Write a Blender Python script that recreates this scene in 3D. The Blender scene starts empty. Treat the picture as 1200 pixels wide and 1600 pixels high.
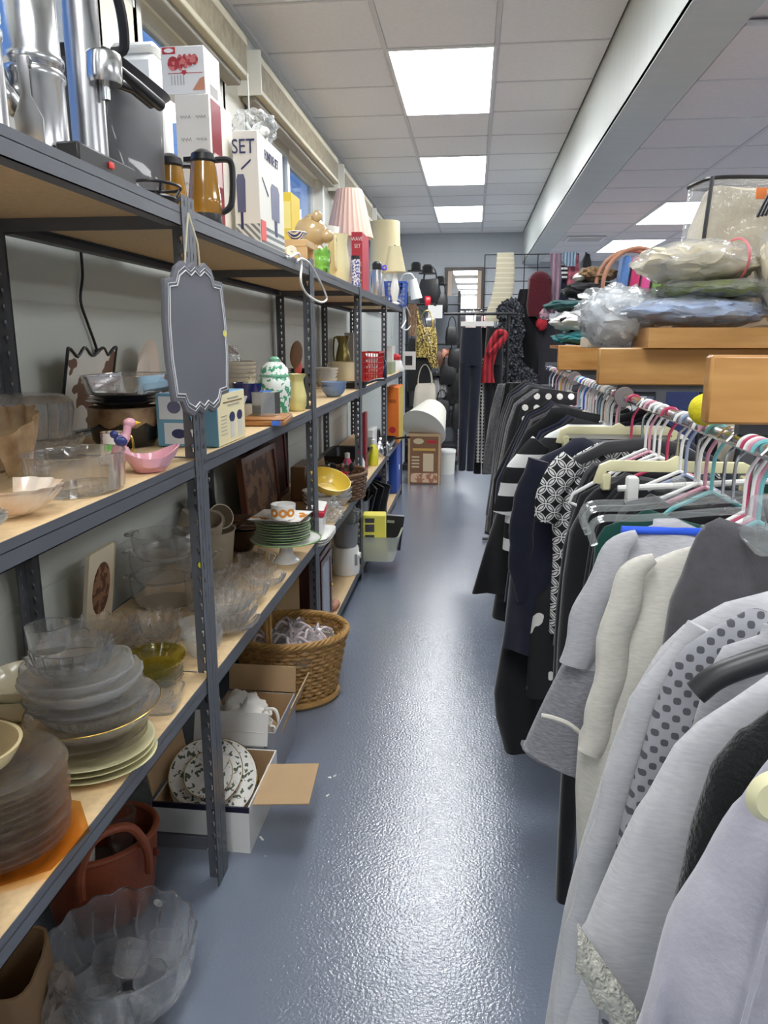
import bpy, bmesh, math, random
from mathutils import Vector, Matrix, noise
PI = math.pi
# ---------------------------------------------------------------- camera
FPX, VPX, VPY, CAMH = 1185.0, 740.0, 531.0, 1.5        # focal length in pixels and aisle vanishing point of the 1200x1600 frame
TH = math.atan((800 - VPY) / FPX)
PS = math.atan((VPX - 600) / FPX * math.cos(TH))
scene = bpy.context.scene
COL = scene.collection
cam_d = bpy.data.cameras.new('camera')
cam_d.sensor_fit = 'VERTICAL'; cam_d.sensor_height = 36.0; cam_d.lens = FPX / 1600 * 36.0
cam_d.clip_start = 0.02; cam_d.clip_end = 200
cam = bpy.data.objects.new('camera', cam_d); COL.objects.link(cam)
cam.location = (0, 0, CAMH); cam.rotation_euler = (PI / 2 - TH, 0, PS)
scene.camera = cam
# ---------------------------------------------------------------- world, exposure
w = bpy.data.worlds.new('dusk_sky'); scene.world = w; w.use_nodes = True
bg = w.node_tree.nodes['Background']; bg.inputs[0].default_value = (0.16, 0.33, 0.72, 1); bg.inputs[1].default_value = .8
scene.view_settings.view_transform = 'Standard'; scene.view_settings.look = 'None'
scene.view_settings.gamma = 1.0; scene.view_settings.use_curve_mapping = False
scene.view_settings.exposure = 0.95
PANEL = 8.2                                             # ceiling panel radiance
scene.cycles.max_bounces = 24; scene.cycles.diffuse_bounces = 5; scene.cycles.glossy_bounces = 6
scene.cycles.transmission_bounces = 22; scene.cycles.transparent_max_bounces = 40
scene.cycles.sample_clamp_indirect = 6.0

F_ = Vector((-math.sin(PS) * math.cos(TH), math.cos(PS) * math.cos(TH), -math.sin(TH)))
R_ = Vector((math.cos(PS), math.sin(PS), 0)); U_ = R_.cross(F_)
def at(x, y, X=None, Y=None, Z=None):
    """the place in the shop where the sight line of a photo point meets a plane of the room"""
    d = F_ + R_ * ((x - 600) / FPX) - U_ * ((y - 800) / FPX)
    t = X / d.x if X is not None else Y / d.y if Y is not None else (Z - CAMH) / d.z
    return Vector((d.x * t, d.y * t, CAMH + d.z * t))
def dep(p): return (Vector(p) - Vector((0, 0, CAMH))).dot(F_)
def wid(px, p): return px * dep(p) / FPX               # metres spanned by px photo pixels at place p

# ---------------------------------------------------------------- materials
MATS = {}
def sr(c):                                             # sRGB 0-255 to linear
    return tuple(((v / 255) / 12.92 if v / 255 <= .04045 else ((v / 255 + .055) / 1.055) ** 2.4) for v in c)
def new_mat(name):
    m = bpy.data.materials.new(name); m.use_nodes = True; MATS[name] = m
    nt = m.node_tree; return m, nt, nt.nodes['Principled BSDF'], nt.nodes.new, nt.links.new
def pm(name, c, rough=.5, metal=0., var=0., vs=6., bump=0., bs=60., spec=.5, coat=0., c2=None, sheen=0., alpha=1., stretch=None, tr=0.):
    """principled procedural material: colour c (sRGB) with noise variation towards c2, fine bump"""
    if name in MATS: return MATS[name]
    m, nt, b, N, L = new_mat(name)
    c = sr(c); b.inputs['Roughness'].default_value = rough; b.inputs['Metallic'].default_value = metal
    b.inputs['Specular IOR Level'].default_value = spec; b.inputs['Coat Weight'].default_value = coat
    b.inputs['Sheen Weight'].default_value = sheen; b.inputs['Alpha'].default_value = alpha
    if tr: b.inputs['Transmission Weight'].default_value = tr
    tc = N('ShaderNodeTexCoord'); vec = tc.outputs['Object']
    if stretch:
        mp = N('ShaderNodeMapping'); mp.inputs['Scale'].default_value = stretch; L(vec, mp.inputs[0]); vec = mp.outputs[0]
    if var or c2:
        n = N('ShaderNodeTexNoise'); n.inputs['Scale'].default_value = vs; n.inputs['Detail'].default_value = 4; L(vec, n.inputs['Vector'])
        r = N('ShaderNodeValToRGB'); r.color_ramp.elements[0].position = .3; r.color_ramp.elements[1].position = .7
        e = sr(c2) if c2 else tuple(v * (1 - var) for v in c)
        r.color_ramp.elements[0].color = (*e, 1); r.color_ramp.elements[1].color = (*c, 1)
        L(n.outputs['Fac'], r.inputs[0]); L(r.outputs[0], b.inputs['Base Color'])
    else: b.inputs['Base Color'].default_value = (*c, 1)
    if bump:
        n = N('ShaderNodeTexNoise'); n.inputs['Scale'].default_value = bs; n.inputs['Detail'].default_value = 3; L(vec, n.inputs['Vector'])
        bp = N('ShaderNodeBump'); bp.inputs['Strength'].default_value = bump; bp.inputs['Distance'].default_value = .01
        L(n.outputs['Fac'], bp.inputs['Height']); L(bp.outputs[0], b.inputs['Normal'])
    return m
def glass(name, tint=(253, 254, 253), refr=.06, rough=.02, bump=0., bs=60., ior=1.45, milky=0.):
    """pressed glass: clear film with Fresnel gloss, mixed with true refraction"""
    if name in MATS: return MATS[name]
    m, nt, b, N, L = new_mat(name); nt.nodes.remove(b)
    out = nt.nodes['Material Output']; t = (*sr(tint), 1)
    tr = N('ShaderNodeBsdfTransparent'); tr.inputs[0].default_value = t
    gl = N('ShaderNodeBsdfGlossy'); gl.inputs['Roughness'].default_value = rough
    fr = N('ShaderNodeLayerWeight'); fr.inputs[0].default_value = .5
    pw = N('ShaderNodeMath'); pw.operation = 'POWER'; L(fr.outputs['Facing'], pw.inputs[0]); pw.inputs[1].default_value = 3.2
    ma = N('ShaderNodeMath'); ma.operation = 'MULTIPLY_ADD'; L(pw.outputs[0], ma.inputs[0]); ma.inputs[1].default_value = .7; ma.inputs[2].default_value = .05
    mx = N('ShaderNodeMixShader'); L(ma.outputs[0], mx.inputs[0]); L(tr.outputs[0], mx.inputs[1]); L(gl.outputs[0], mx.inputs[2])
    g = N('ShaderNodeBsdfGlass'); g.inputs['Color'].default_value = t; g.inputs['Roughness'].default_value = rough; g.inputs['IOR'].default_value = ior
    m2 = N('ShaderNodeMixShader'); m2.inputs[0].default_value = refr; L(mx.outputs[0], m2.inputs[1]); L(g.outputs[0], m2.inputs[2])
    last = m2.outputs[0]
    if bump:
        tc = N('ShaderNodeTexCoord'); n = N('ShaderNodeTexNoise'); n.inputs['Scale'].default_value = bs; L(tc.outputs['Object'], n.inputs['Vector'])
        bp = N('ShaderNodeBump'); bp.inputs['Strength'].default_value = bump; bp.inputs['Distance'].default_value = .01; L(n.outputs['Fac'], bp.inputs['Height'])
        for q in (gl, g, fr): L(bp.outputs[0], q.inputs['Normal'])
    if milky:
        d = N('ShaderNodeBsdfDiffuse'); d.inputs[0].default_value = (.8, .82, .82, 1)
        m3 = N('ShaderNodeMixShader'); m3.inputs[0].default_value = milky; L(last, m3.inputs[1]); L(d.outputs[0], m3.inputs[2]); last = m3.outputs[0]
    L(last, out.inputs[0]); return m
def pattern(name, kind, c1, c2, scale=20., rough=.6, bump=0., frac=.5, axis='Z', coord='Object'):
    """two colour woven or printed patterns: stripes, checks, dots, rings, blotch"""
    if name in MATS: return MATS[name]
    m, nt, b, N, L = new_mat(name); b.inputs['Roughness'].default_value = rough
    tc = N('ShaderNodeTexCoord'); v = tc.outputs[coord]
    def math_(op, a, bb=None):
        n = N('ShaderNodeMath'); n.operation = op
        for i, q in enumerate((a, bb)):
            if q is None: continue
            if isinstance(q, (int, float)): n.inputs[i].default_value = q
            else: L(q, n.inputs[i])
        return n.outputs[0]
    sx = N('ShaderNodeSeparateXYZ'); L(v, sx.inputs[0]); X, Y, Z = sx.outputs
    ax = {'X': X, 'Y': Y, 'Z': Z}
    if kind == 'stripes':
        f = math_('LESS_THAN', math_('FRACT', math_('MULTIPLY', ax[axis], scale)), frac)
    elif kind == 'diag':
        f = math_('LESS_THAN', math_('FRACT', math_('MULTIPLY', math_('ADD', X, Z), scale)), frac)
    elif kind == 'checks':
        f = math_('MULTIPLY', math_('LESS_THAN', math_('FRACT', math_('MULTIPLY', X, scale)), frac), math_('LESS_THAN', math_('FRACT', math_('MULTIPLY', Z, scale)), frac))
    elif kind == 'tartan':
        f = math_('MULTIPLY', math_('ADD', math_('LESS_THAN', math_('FRACT', math_('MULTIPLY', X, scale)), frac), math_('LESS_THAN', math_('FRACT', math_('MULTIPLY', Z, scale)), frac)), .5)
    elif kind == 'dots':
        a = math_('SUBTRACT', math_('FRACT', math_('MULTIPLY', X, scale)), .5); c = math_('SUBTRACT', math_('FRACT', math_('MULTIPLY', Z, scale)), .5)
        f = math_('LESS_THAN', math_('ADD', math_('MULTIPLY', a, a), math_('MULTIPLY', c, c)), frac * frac)
    elif kind == 'rings':                              # interlaced circles with leaf shaped crossings
        def ring(ox, oz):
            a = math_('SUBTRACT', math_('FRACT', math_('ADD', math_('MULTIPLY', X, scale), ox)), .5); c = math_('SUBTRACT', math_('FRACT', math_('ADD', math_('MULTIPLY', Z, scale), oz)), .5)
            return math_('SQRT', math_('ADD', math_('MULTIPLY', a, a), math_('MULTIPLY', c, c)))
        d1, d2 = ring(0, 0), ring(.5, .5)
        t1 = math_('LESS_THAN', math_('ABSOLUTE', math_('SUBTRACT', d1, .5)), .03); t2 = math_('LESS_THAN', math_('ABSOLUTE', math_('SUBTRACT', d2, .5)), .03)
        leaf = math_('MULTIPLY', math_('LESS_THAN', d1, .42), math_('LESS_THAN', d2, .42))
        f = math_('MAXIMUM', math_('MAXIMUM', t1, t2), leaf)
    elif kind == 'knit':
        a = math_('SINE', math_('MULTIPLY', X, scale * 6.28)); c = math_('SINE', math_('MULTIPLY', Z, scale * 6.28))
        f = math_('GREATER_THAN', math_('MULTIPLY', a, c), .3)
    else:                                              # blotch
        n = N('ShaderNodeTexNoise'); n.inputs['Scale'].default_value = scale; n.inputs['Detail'].default_value = 2; L(v, n.inputs['Vector'])
        f = math_('GREATER_THAN', n.outputs['Fac'], frac)
    mx = N('ShaderNodeMix'); mx.data_type = 'RGBA'
    L(f, mx.inputs[0]); mx.inputs[6].default_value = (*sr(c1), 1); mx.inputs[7].default_value = (*sr(c2), 1); L(mx.outputs[2], b.inputs['Base Color'])
    if bump:
        bp = N('ShaderNodeBump'); bp.inputs['Strength'].default_value = bump; bp.inputs['Distance'].default_value = .004; L(f, bp.inputs['Height']); L(bp.outputs[0], b.inputs['Normal'])
    return m

# ---------------------------------------------------------------- geometry helpers: each returns (verts, faces)
def join(*gs):
    V, Fc = [], []
    for v, f in gs:
        o = len(V); V += list(v); Fc += [tuple(i + o for i in q) for q in f]
    return V, Fc
def xf(g, loc=(0, 0, 0), rot=(0, 0, 0), sc=(1, 1, 1)):
    from mathutils import Euler
    m = Matrix.Translation(loc) @ Euler(rot).to_matrix().to_4x4() @ Matrix.Diagonal((*sc, 1))
    return [tuple(m @ Vector(p)) for p in g[0]], g[1]
def warp(g, fn): return [tuple(fn(*p)) for p in g[0]], g[1]
def from_bm(bm):
    bm.verts.ensure_lookup_table(); bm.verts.index_update()
    r = [tuple(v.co) for v in bm.verts], [tuple(v.index for v in f.verts) for f in bm.faces]; bm.free(); return r
def box(x0, x1, y0, y1, z0, z1, bev=0., seg=1):
    v = [(x, y, z) for x in (x0, x1) for y in (y0, y1) for z in (z0, z1)]
    f = [(0, 1, 3, 2), (4, 6, 7, 5), (0, 4, 5, 1), (2, 3, 7, 6), (0, 2, 6, 4), (1, 5, 7, 3)]
    if not bev: return v, f
    bm = bmesh.new(); vs = [bm.verts.new(p) for p in v]
    for q in f: bm.faces.new([vs[i] for i in q])
    bmesh.ops.bevel(bm, geom=list(bm.edges), offset=bev, segments=seg, profile=.5, affect='EDGES'); return from_bm(bm)
def cbox(sx, sy, sz, bev=0., seg=1, z0=0.): return box(-sx / 2, sx / 2, -sy / 2, sy / 2, z0, z0 + sz, bev, seg)
def lathe(prof, n=32, rip=None, sx=1., sy=1.):
    """profile of (r, z) turned about Z; rip(phi, t) scales the radius; sx, sy make it oval"""
    V, Fc = [], []; m = len(prof)
    for i, (r, z) in enumerate(prof):
        for j in range(n):
            a = 2 * PI * j / n; k = rip(a, i / (m - 1)) if rip else 1.
            if isinstance(k, tuple): k, dz = k
            else: dz = 0
            V.append((r * k * math.cos(a) * sx, r * k * math.sin(a) * sy, z + dz))
    for i in range(m - 1):
        for j in range(n):
            Fc.append((i * n + j, i * n + (j + 1) % n, (i + 1) * n + (j + 1) % n, (i + 1) * n + j))
    if prof[0][0] > 1e-5: Fc.append(tuple(reversed(range(n))))
    if prof[-1][0] > 1e-5 and prof[-1] != prof[0]: Fc.append(tuple(range((m - 1) * n, m * n)))
    return V, Fc
def shell(out, t):
    """profile of a vessel wall: outer curve up from the foot, then back down inside at thickness t"""
    inn = [(max(r - t, 0.0004), z + (t if i == 0 else 0)) for i, (r, z) in enumerate(out)]
    inn[0] = (max(out[0][0] - t, .0004), out[0][1] + t)
    return [(0.0004, out[0][1])] + list(out) + inn[::-1] + [(0.0004, out[0][1] + t)]
def tube(pts, r, n=8, closed=False, caps=True):
    P = [Vector(p) for p in pts]; m = len(P); V, Fc = [], []
    rr = r if isinstance(r, (list, tuple)) else [r] * m
    u = None
    for i in range(m):
        a, b = (P[i - 1], P[(i + 1) % m]) if closed else (P[max(i - 1, 0)], P[min(i + 1, m - 1)])
        t = (b - a); t = t.normalized() if t.length > 1e-9 else Vector((0, 0, 1))
        if u is None: u = t.cross(Vector((0, 0, 1)) if abs(t.z) < .9 else Vector((1, 0, 0))).normalized()
        u = (u - t * u.dot(t)); u = u.normalized() if u.length > 1e-6 else t.orthogonal().normalized()
        w2 = t.cross(u)
        for j in range(n):
            q = 2 * PI * j / n; V.append(tuple(P[i] + (u * math.cos(q) + w2 * math.sin(q)) * rr[i]))
    for i in range(m if closed else m - 1):
        k = (i + 1) % m
        for j in range(n): Fc.append((i * n + j, i * n + (j + 1) % n, k * n + (j + 1) % n, k * n + j))
    if caps and not closed: Fc += [tuple(reversed(range(n))), tuple(range((m - 1) * n, m * n))]
    return V, Fc
def curve(pts, k=6, closed=False):
    """Catmull-Rom through pts"""
    P = [Vector(p) for p in pts]; m = len(P); out = []
    for i in range(m if closed else m - 1):
        g = (lambda q: P[q % m]) if closed else (lambda q: P[min(max(q, 0), m - 1)])
        a, b, c, d = g(i - 1), g(i), g(i + 1), g(i + 2)
        for s in range(k):
            t = s / k; out.append(.5 * ((2 * b) + (c - a) * t + (2 * a - 5 * b + 4 * c - d) * t * t + (3 * b - a - 3 * c + d) * t ** 3))
    if not closed: out.append(P[-1])
    return out
def prism(poly, d, axis='Y', bev=0.):
    """polygon of (u, v) extruded by d: axis Y puts u on X and v on Z, axis X puts u on Y, axis Z lies flat"""
    n = len(poly); mk = {'Y': lambda u, v, w: (u, w, v), 'X': lambda u, v, w: (w, u, v), 'Z': lambda u, v, w: (u, v, w)}[axis]
    V = [mk(u, v, -d / 2) for u, v in poly] + [mk(u, v, d / 2) for u, v in poly]
    Fc = [tuple(range(n)), tuple(range(2 * n - 1, n - 1, -1))] + [(i, i + n, (i + 1) % n + n, (i + 1) % n) for i in range(n)]
    bm = bmesh.new(); vs = [bm.verts.new(p) for p in V]
    for q in Fc: bm.faces.new([vs[i] for i in q])
    bmesh.ops.recalc_face_normals(bm, faces=list(bm.faces))
    if bev: bmesh.ops.bevel(bm, geom=[e for e in bm.edges if e.calc_face_angle(0) > .6], offset=bev, segments=2, profile=.5, affect='EDGES')
    bmesh.ops.triangulate(bm, faces=[f for f in bm.faces if len(f.verts) > 4])
    return from_bm(bm)
def ball(rx, ry, rz, sub=3, amp=0., fs=6., seed=0., flat=None):
    """lumpy ellipsoid (cloth, crumpled film, fruit)"""
    bm = bmesh.new(); bmesh.ops.create_icosphere(bm, subdivisions=sub, radius=1)
    for v in bm.verts:
        n = v.co.normalized(); k = 1 + amp * (noise.noise(n * fs * .5 + Vector((seed, 0, 0))) + .6 * noise.noise(n * fs + Vector((0, seed, 3))))
        v.co = Vector((n.x * rx, n.y * ry, n.z * rz)) * k
        if flat is not None and v.co.z < flat: v.co.z = flat
    return from_bm(bm)
def crumple(g, amp, fs, seed=0.):
    def fn(x, y, z):
        p = Vector((x, y, z)) * fs + Vector((seed, seed * 2, 0))
        return x + amp * noise.noise(p), y + amp * noise.noise(p + Vector((7, 0, 0))), z + amp * noise.noise(p + Vector((0, 9, 0)))
    return warp(g, fn)
def grid(nu, nv, fn, wrap_u=False):
    V = [tuple(fn(i / (nu if wrap_u else nu - 1), j / (nv - 1))) for j in range(nv) for i in range(nu)]
    Fc = [(j * nu + i, j * nu + (i + 1) % nu, (j + 1) * nu + (i + 1) % nu, (j + 1) * nu + i) for j in range(nv - 1) for i in range(nu if wrap_u else nu - 1)]
    return V, Fc
def text_geo(s, size, depth=.0006):
    cu = bpy.data.curves.new('letters', 'FONT'); cu.body = s; cu.size = size; cu.extrude = depth; cu.align_x = 'CENTER'; cu.align_y = 'CENTER'; cu.resolution_u = 3
    o = bpy.data.objects.new('letters', cu); COL.objects.link(o); bpy.context.view_layer.update()
    me = bpy.data.meshes.new_from_object(o.evaluated_get(bpy.context.evaluated_depsgraph_get()))
    r = [tuple(v.co) for v in me.vertices], [tuple(p.vertices) for p in me.polygons]
    bpy.data.objects.remove(o); bpy.data.curves.remove(cu); bpy.data.meshes.remove(me); return r

# ---------------------------------------------------------------- object helpers
def mesh_of(name, g, m, smooth=True, ang=40):
    me = bpy.data.meshes.new(name); me.from_pydata([tuple(p) for p in g[0]], [], g[1]); me.update()
    if m: me.materials.append(m)
    if smooth:
        me.shade_smooth(); me.set_sharp_from_angle(angle=math.radians(ang))
    return me
def obj(name, g, m, parent=None, loc=None, rot=None, smooth=True, ang=40, fix=True):
    me = g if isinstance(g, bpy.types.Mesh) else mesh_of(name, g, m, smooth, ang)
    if fix and not isinstance(g, bpy.types.Mesh):
        bm = bmesh.new(); bm.from_mesh(me); bmesh.ops.recalc_face_normals(bm, faces=list(bm.faces)); bm.to_mesh(me); bm.free()
    o = bpy.data.objects.new(name, me); COL.objects.link(o)
    if parent is not None: o.parent = parent
    if loc is not None: o.location = loc
    if rot is not None: o.rotation_euler = rot
    return o
def tag(o, label, cat, group=None):
    o['label'] = label; o['category'] = cat
    if group: o['group'] = group
    return o
def thing(name, label, cat, loc=(0, 0, 0), rot=0., group=None):
    o = bpy.data.objects.new(name, None); COL.objects.link(o); o.empty_display_size = .05
    o.location = loc; o.rotation_euler = rot if isinstance(rot, tuple) else (0, 0, rot)
    return tag(o, label, cat, group)
def solo(name, g, m, label, cat, loc=(0, 0, 0), rot=0., group=None, **k):
    return tag(obj(name, g, m, None, loc, rot if isinstance(rot, tuple) else (0, 0, rot), **k), label, cat, group)
def struct(name, g, m, label=None, parent=None, **k):
    o = obj(name, g, m, parent, **k)
    if parent is None:
        o['kind'] = 'structure'
        if label: o['label'] = label
    return o
def dup(root, loc, rot=None, label=None, group=None):
    r = root.copy(); COL.objects.link(r); r.location = loc
    if rot is not None: r.rotation_euler = rot if isinstance(rot, tuple) else (0, 0, rot)
    if label: r['label'] = label
    if group: r['group'] = group
    for ch in list(root.children):
        c = ch.copy(); COL.objects.link(c); c.parent = r
        for g in list(ch.children):
            d = g.copy(); COL.objects.link(d); d.parent = c
    return r
random.seed(7)
# ================================================================ the room
XW, XS, XE, YB, YF, ZC, ZL = -1.21, 0.70, 5.6, 12.1, -3.2, 3.06, 2.61
def floor_mat():
    m, nt, b, N, L = new_mat('painted_floor')
    tc = N('ShaderNodeTexCoord'); n = N('ShaderNodeTexNoise'); n.inputs['Scale'].default_value = 1.6; n.inputs['Detail'].default_value = 6; L(tc.outputs['Object'], n.inputs['Vector'])
    r = N('ShaderNodeValToRGB'); r.color_ramp.elements[0].color = (*sr((112, 122, 140)), 1); r.color_ramp.elements[1].color = (*sr((126, 135, 151)), 1)
    L(n.outputs['Fac'], r.inputs[0])
    s = N('ShaderNodeTexNoise'); s.inputs['Scale'].default_value = 34; s.inputs['Detail'].default_value = 2; L(tc.outputs['Object'], s.inputs['Vector'])   # pale chips and scuffs
    sr_ = N('ShaderNodeValToRGB'); sr_.color_ramp.elements[0].position = .775; sr_.color_ramp.elements[1].position = .79; L(s.outputs['Fac'], sr_.inputs[0])
    mx = N('ShaderNodeMix'); mx.data_type = 'RGBA'; L(sr_.outputs[0], mx.inputs[0]); L(r.outputs[0], mx.inputs[6]); mx.inputs[7].default_value = (.6, .62, .64, 1); L(mx.outputs[2], b.inputs['Base Color'])
    b.inputs['Roughness'].default_value = .2; b.inputs['Specular IOR Level'].default_value = .75; b.inputs['Coat Weight'].default_value = .9; b.inputs['Coat Roughness'].default_value = .14
    n2 = N('ShaderNodeTexNoise'); n2.inputs['Scale'].default_value = 118; n2.inputs['Detail'].default_value = 2; L(tc.outputs['Object'], n2.inputs['Vector'])
    bp = N('ShaderNodeBump'); bp.inputs['Strength'].default_value = .23; bp.inputs['Distance'].default_value = .006; L(n2.outputs['Fac'], bp.inputs['Height']); L(bp.outputs[0], b.inputs['Normal']); L(bp.outputs[0], b.inputs['Coat Normal'])
    return m
def block_wall_mat(name, c):
    m, nt, b, N, L = new_mat(name); b.inputs['Roughness'].default_value = .55
    tc = N('ShaderNodeTexCoord'); mp = N('ShaderNodeMapping'); L(tc.outputs['Object'], mp.inputs[0]); mp.inputs['Rotation'].default_value = (PI / 2, 0, 0) if 'back' in name else (PI / 2, 0, PI / 2)
    br = N('ShaderNodeTexBrick'); L(mp.outputs[0], br.inputs['Vector']); c = sr(c)
    br.inputs['Color1'].default_value = (*c, 1); br.inputs['Color2'].default_value = (*[v * .97 for v in c], 1); br.inputs['Mortar'].default_value = (*[v * .9 for v in c], 1)
    br.inputs['Scale'].default_value = 1; br.inputs['Brick Width'].default_value = .4; br.inputs['Row Height'].default_value = .2; br.inputs['Mortar Size'].default_value = .006; br.inputs['Mortar Smooth'].default_value = .8
    L(br.outputs['Color'], b.inputs['Base Color'])
    bp = N('ShaderNodeBump'); bp.inputs['Strength'].default_value = .25; bp.inputs['Distance'].default_value = .004; bp.invert = True; L(br.outputs['Fac'], bp.inputs['Height']); L(bp.outputs[0], b.inputs['Normal'])
    return m
struct('floor', box(XW - .3, XE, YF, YB + .2, -.1, 0), floor_mat(), 'glossy slate blue painted concrete floor of the aisle')
wallm = block_wall_mat('block_wall_back', (184, 189, 194)); wallL = block_wall_mat('block_wall_left', (198, 203, 198))
struct('wall_back', box(XW - .3, XE, YB, YB + .2, 0, ZC + .12), wallm, 'pale grey blue painted block wall')
struct('wall_right', box(XE, XE + .2, YF, YB + .2, 0, ZC + .12), pm('plaster', (214, 214, 210), .7, bump=.05, bs=40), 'off white wall')
struct('wall_front', box(XW - .3, XE, YF - .2, YF, 0, ZC + .12), MATS['plaster'], 'off white wall')
# left wall with window openings: (y0, y1) along the aisle
ZS, ZH = 1.86, 2.78
WINS = [(1.0, 2.55), (2.80, 3.80), (4.12, 6.25), (6.6, 8.3), (8.7, 10.4)]
segs = [box(XW - .11, XW, YF, YB + .2, 0, ZS), box(XW - .11, XW, YF, YB + .2, ZH, ZC + .1)]
yy = YF
for a, b_ in WINS: segs.append(box(XW - .11, XW, yy, a, ZS, ZH)); yy = b_
segs.append(box(XW - .11, XW, yy, YB + .2, ZS, ZH))
struct('wall_left', join(*segs), wallL, 'pale grey painted block wall with high windows')
# ceilings: lay-in tiles are separate children; grid bars carry them
tile_m = pm('ceiling_tile', (243, 242, 243), .85, var=.05, vs=40, bump=.12, bs=180)
tile_r = pm('ceiling_tile_right', (236, 231, 231), .85, var=.05, vs=40, bump=.12, bs=180)
bar_m = pm('grid_bar', (214, 214, 216), .5)
XG = [XW, -.525, .085, XS]; Y0, PY = 4.61 - 12 * .633, .633
lightsL = [4.61 + i * 2.532 for i in range(-3, 3)]
def skip(c, y): return c == 1 and any(l - .05 < y < l + 1.2 for l in lightsL)
cl = struct('ceiling', join(box(XW - .3, XS + .03, YF, YB + .2, ZC + .05, ZC + .12), box(XS, XE, YF, YB + .2, ZC + .05, ZC + .12)), tile_m, 'dropped ceiling of pale grey lay in panels')
tmesh = {}
for r in range(-1, 25):
    y = Y0 + r * PY
    if y > YB or y + PY < 1.2: continue                # rows behind the camera are never in view
    y1 = min(y + PY, YB)
    for c in range(3):
        if skip(c, y): continue
        key = (c, round(y1 - y, 3))
        if key not in tmesh: tmesh[key] = mesh_of('ceiling_tile', box(.012, XG[c + 1] - XG[c] - .012, .008, y1 - y - .008, 0, .02, .003), tile_m, False)
        obj('ceiling_tile', tmesh[key], None, cl, (XG[c], y, ZC + .004))
struct('plain_ceiling', box(XW, XS, YF, Y0 + 6 * PY, ZC + .01, ZC + .03), tile_m, None, cl)
struct('grid_bar', box(-.537, -.513, YF, YB, ZC - .001, ZC + .012), bar_m, None, cl); struct('grid_bar', box(.073, .097, YF, YB, ZC - .001, ZC + .012), bar_m, None, cl)
for r in range(6, 25):
    y = Y0 + r * PY
    if 1.2 < y < YB:
        for c in range(3):
            if c == 1 and any(l + .05 < y < l + 1.2 for l in lightsL): continue
            struct('grid_bar', box(XG[c] + .012, XG[c + 1] - .012, y - .008, y + .008, ZC + .001, ZC + .014), bar_m, None, cl)
struct('trim_3', join(box(XW, XW + .02, 2.52, 2.83, ZS - .03, ZH + .05), box(XW, XW + .02, 3.77, 4.15, ZS - .03, ZH + .05)), pm('cream_casing', (222, 220, 206), .4), 'cream casing between the windows')
struct('trim_1', join(box(XW, XW + .025, YF, YB, ZC - .02, ZC + .01)), bar_m, 'pale wall angle along the ceiling edge')
struct('trim_2', join(box(XS, XS + .02, YF, YB, ZL, ZC + .05), box(XS, XS + .24, YF, YB, ZL - .004, ZL + .02)), pm('soffit_paint', (206, 212, 209), .4, var=.06, vs=3, stretch=(1, 6, .4)), 'smooth painted step down of the ceiling')
XGR = [.94, 1.54, 2.15, 2.76, 3.37, 3.98, 4.59, XE]
lightsR = [(1.54, 6.88), (1.54, 9.33), (3.37, 6.88), (3.37, 9.33), (3.37, 4.43), (3.37, 1.98), (1.54, 1.9), (1.54, -.55), (3.37, -.47)]
cr = struct('ceiling_lower', join(box(XS + .02, XE, YF, YB + .2, ZL + .03, ZL + .06)), tile_r, 'lower dropped ceiling of pale panels')
tm2 = mesh_of('ceiling_tile', box(.010, .60, .006, .605, 0, .02, .003), tile_r, False)
for c in range(3):
    for r in range(0, 14):
        y = 4.43 + r * .6125 - .6125 * 2
        if y + .61 > YB: continue
        if any(abs(lx - XGR[c]) < .05 and l - .05 < y < l + 1.2 for lx, l in lightsR): continue
        obj('ceiling_tile', tm2, None, cr, (XGR[c], y, ZL + .004))
for c in range(1, 4): struct('grid_bar', box(XGR[c] - .012, XGR[c] + .012, 3, YB, ZL - .001, ZL + .01), bar_m, None, cr)
for r in range(0, 14):
    y = 4.43 + r * .6125 - .6125 * 2
    for c in range(3):
        if any(abs(lx - XGR[c]) < .05 and l + .05 < y < l + 1.2 for lx, l in lightsR): continue
        struct('grid_bar', box(XGR[c] + .012, XGR[c + 1] - .012, y - .01, y + .004, ZL + .001, ZL + .012), bar_m, None, cr)
# ceiling light panels
em, nt, b, N, L = new_mat('light_panel'); nt.nodes.remove(b); e = N('ShaderNodeEmission'); e.inputs[0].default_value = (.97, .985, 1, 1); e.inputs[1].default_value = PANEL; L(e.outputs[0], nt.nodes['Material Output'].inputs[0])
fr_m = pm('white_enamel', (235, 235, 235), .4)
gf = join(box(0, .61, 0, .018, -.006, .03), box(0, .61, 1.248, 1.266, -.006, .03), box(0, .018, .018, 1.248, -.006, .03), box(.592, .61, .018, 1.248, -.006, .03), box(0, .61, 0, 1.266, .03, .045))
def lamp(x, y, z, label, grp):
    t = thing('ceiling_light', label, 'light', (x, y, z), 0, grp)
    obj('frame', gf, fr_m, t); obj('diffuser', box(.018, .592, .018, 1.248, -.003, .01), em, t)
for y in lightsL: lamp(-.525, y, ZC, 'long white lit panel in the high ceiling above the aisle', 'panel lights above the aisle')
for x, y in lightsR: lamp(x, y, ZL, 'long white lit panel in the low ceiling beyond the step', 'panel lights in the low ceiling')
v = thing('ceiling_vent', 'grey slatted air vent in the low ceiling beside the panel lights', 'vent', (1.0, 8.98, ZL - .004))
obj('frame', join(box(0, .42, 0, .03, -.012, 0), box(0, .42, .37, .4, -.012, 0), box(0, .03, .03, .37, -.012, 0), box(.39, .42, .03, .37, -.012, 0)), fr_m, v)
for i in range(7): obj('slat', xf(cbox(.36, .036, .003), (.21, .055 + i * .048, -.004), (.5, 0, 0)), fr_m, v)
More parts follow.
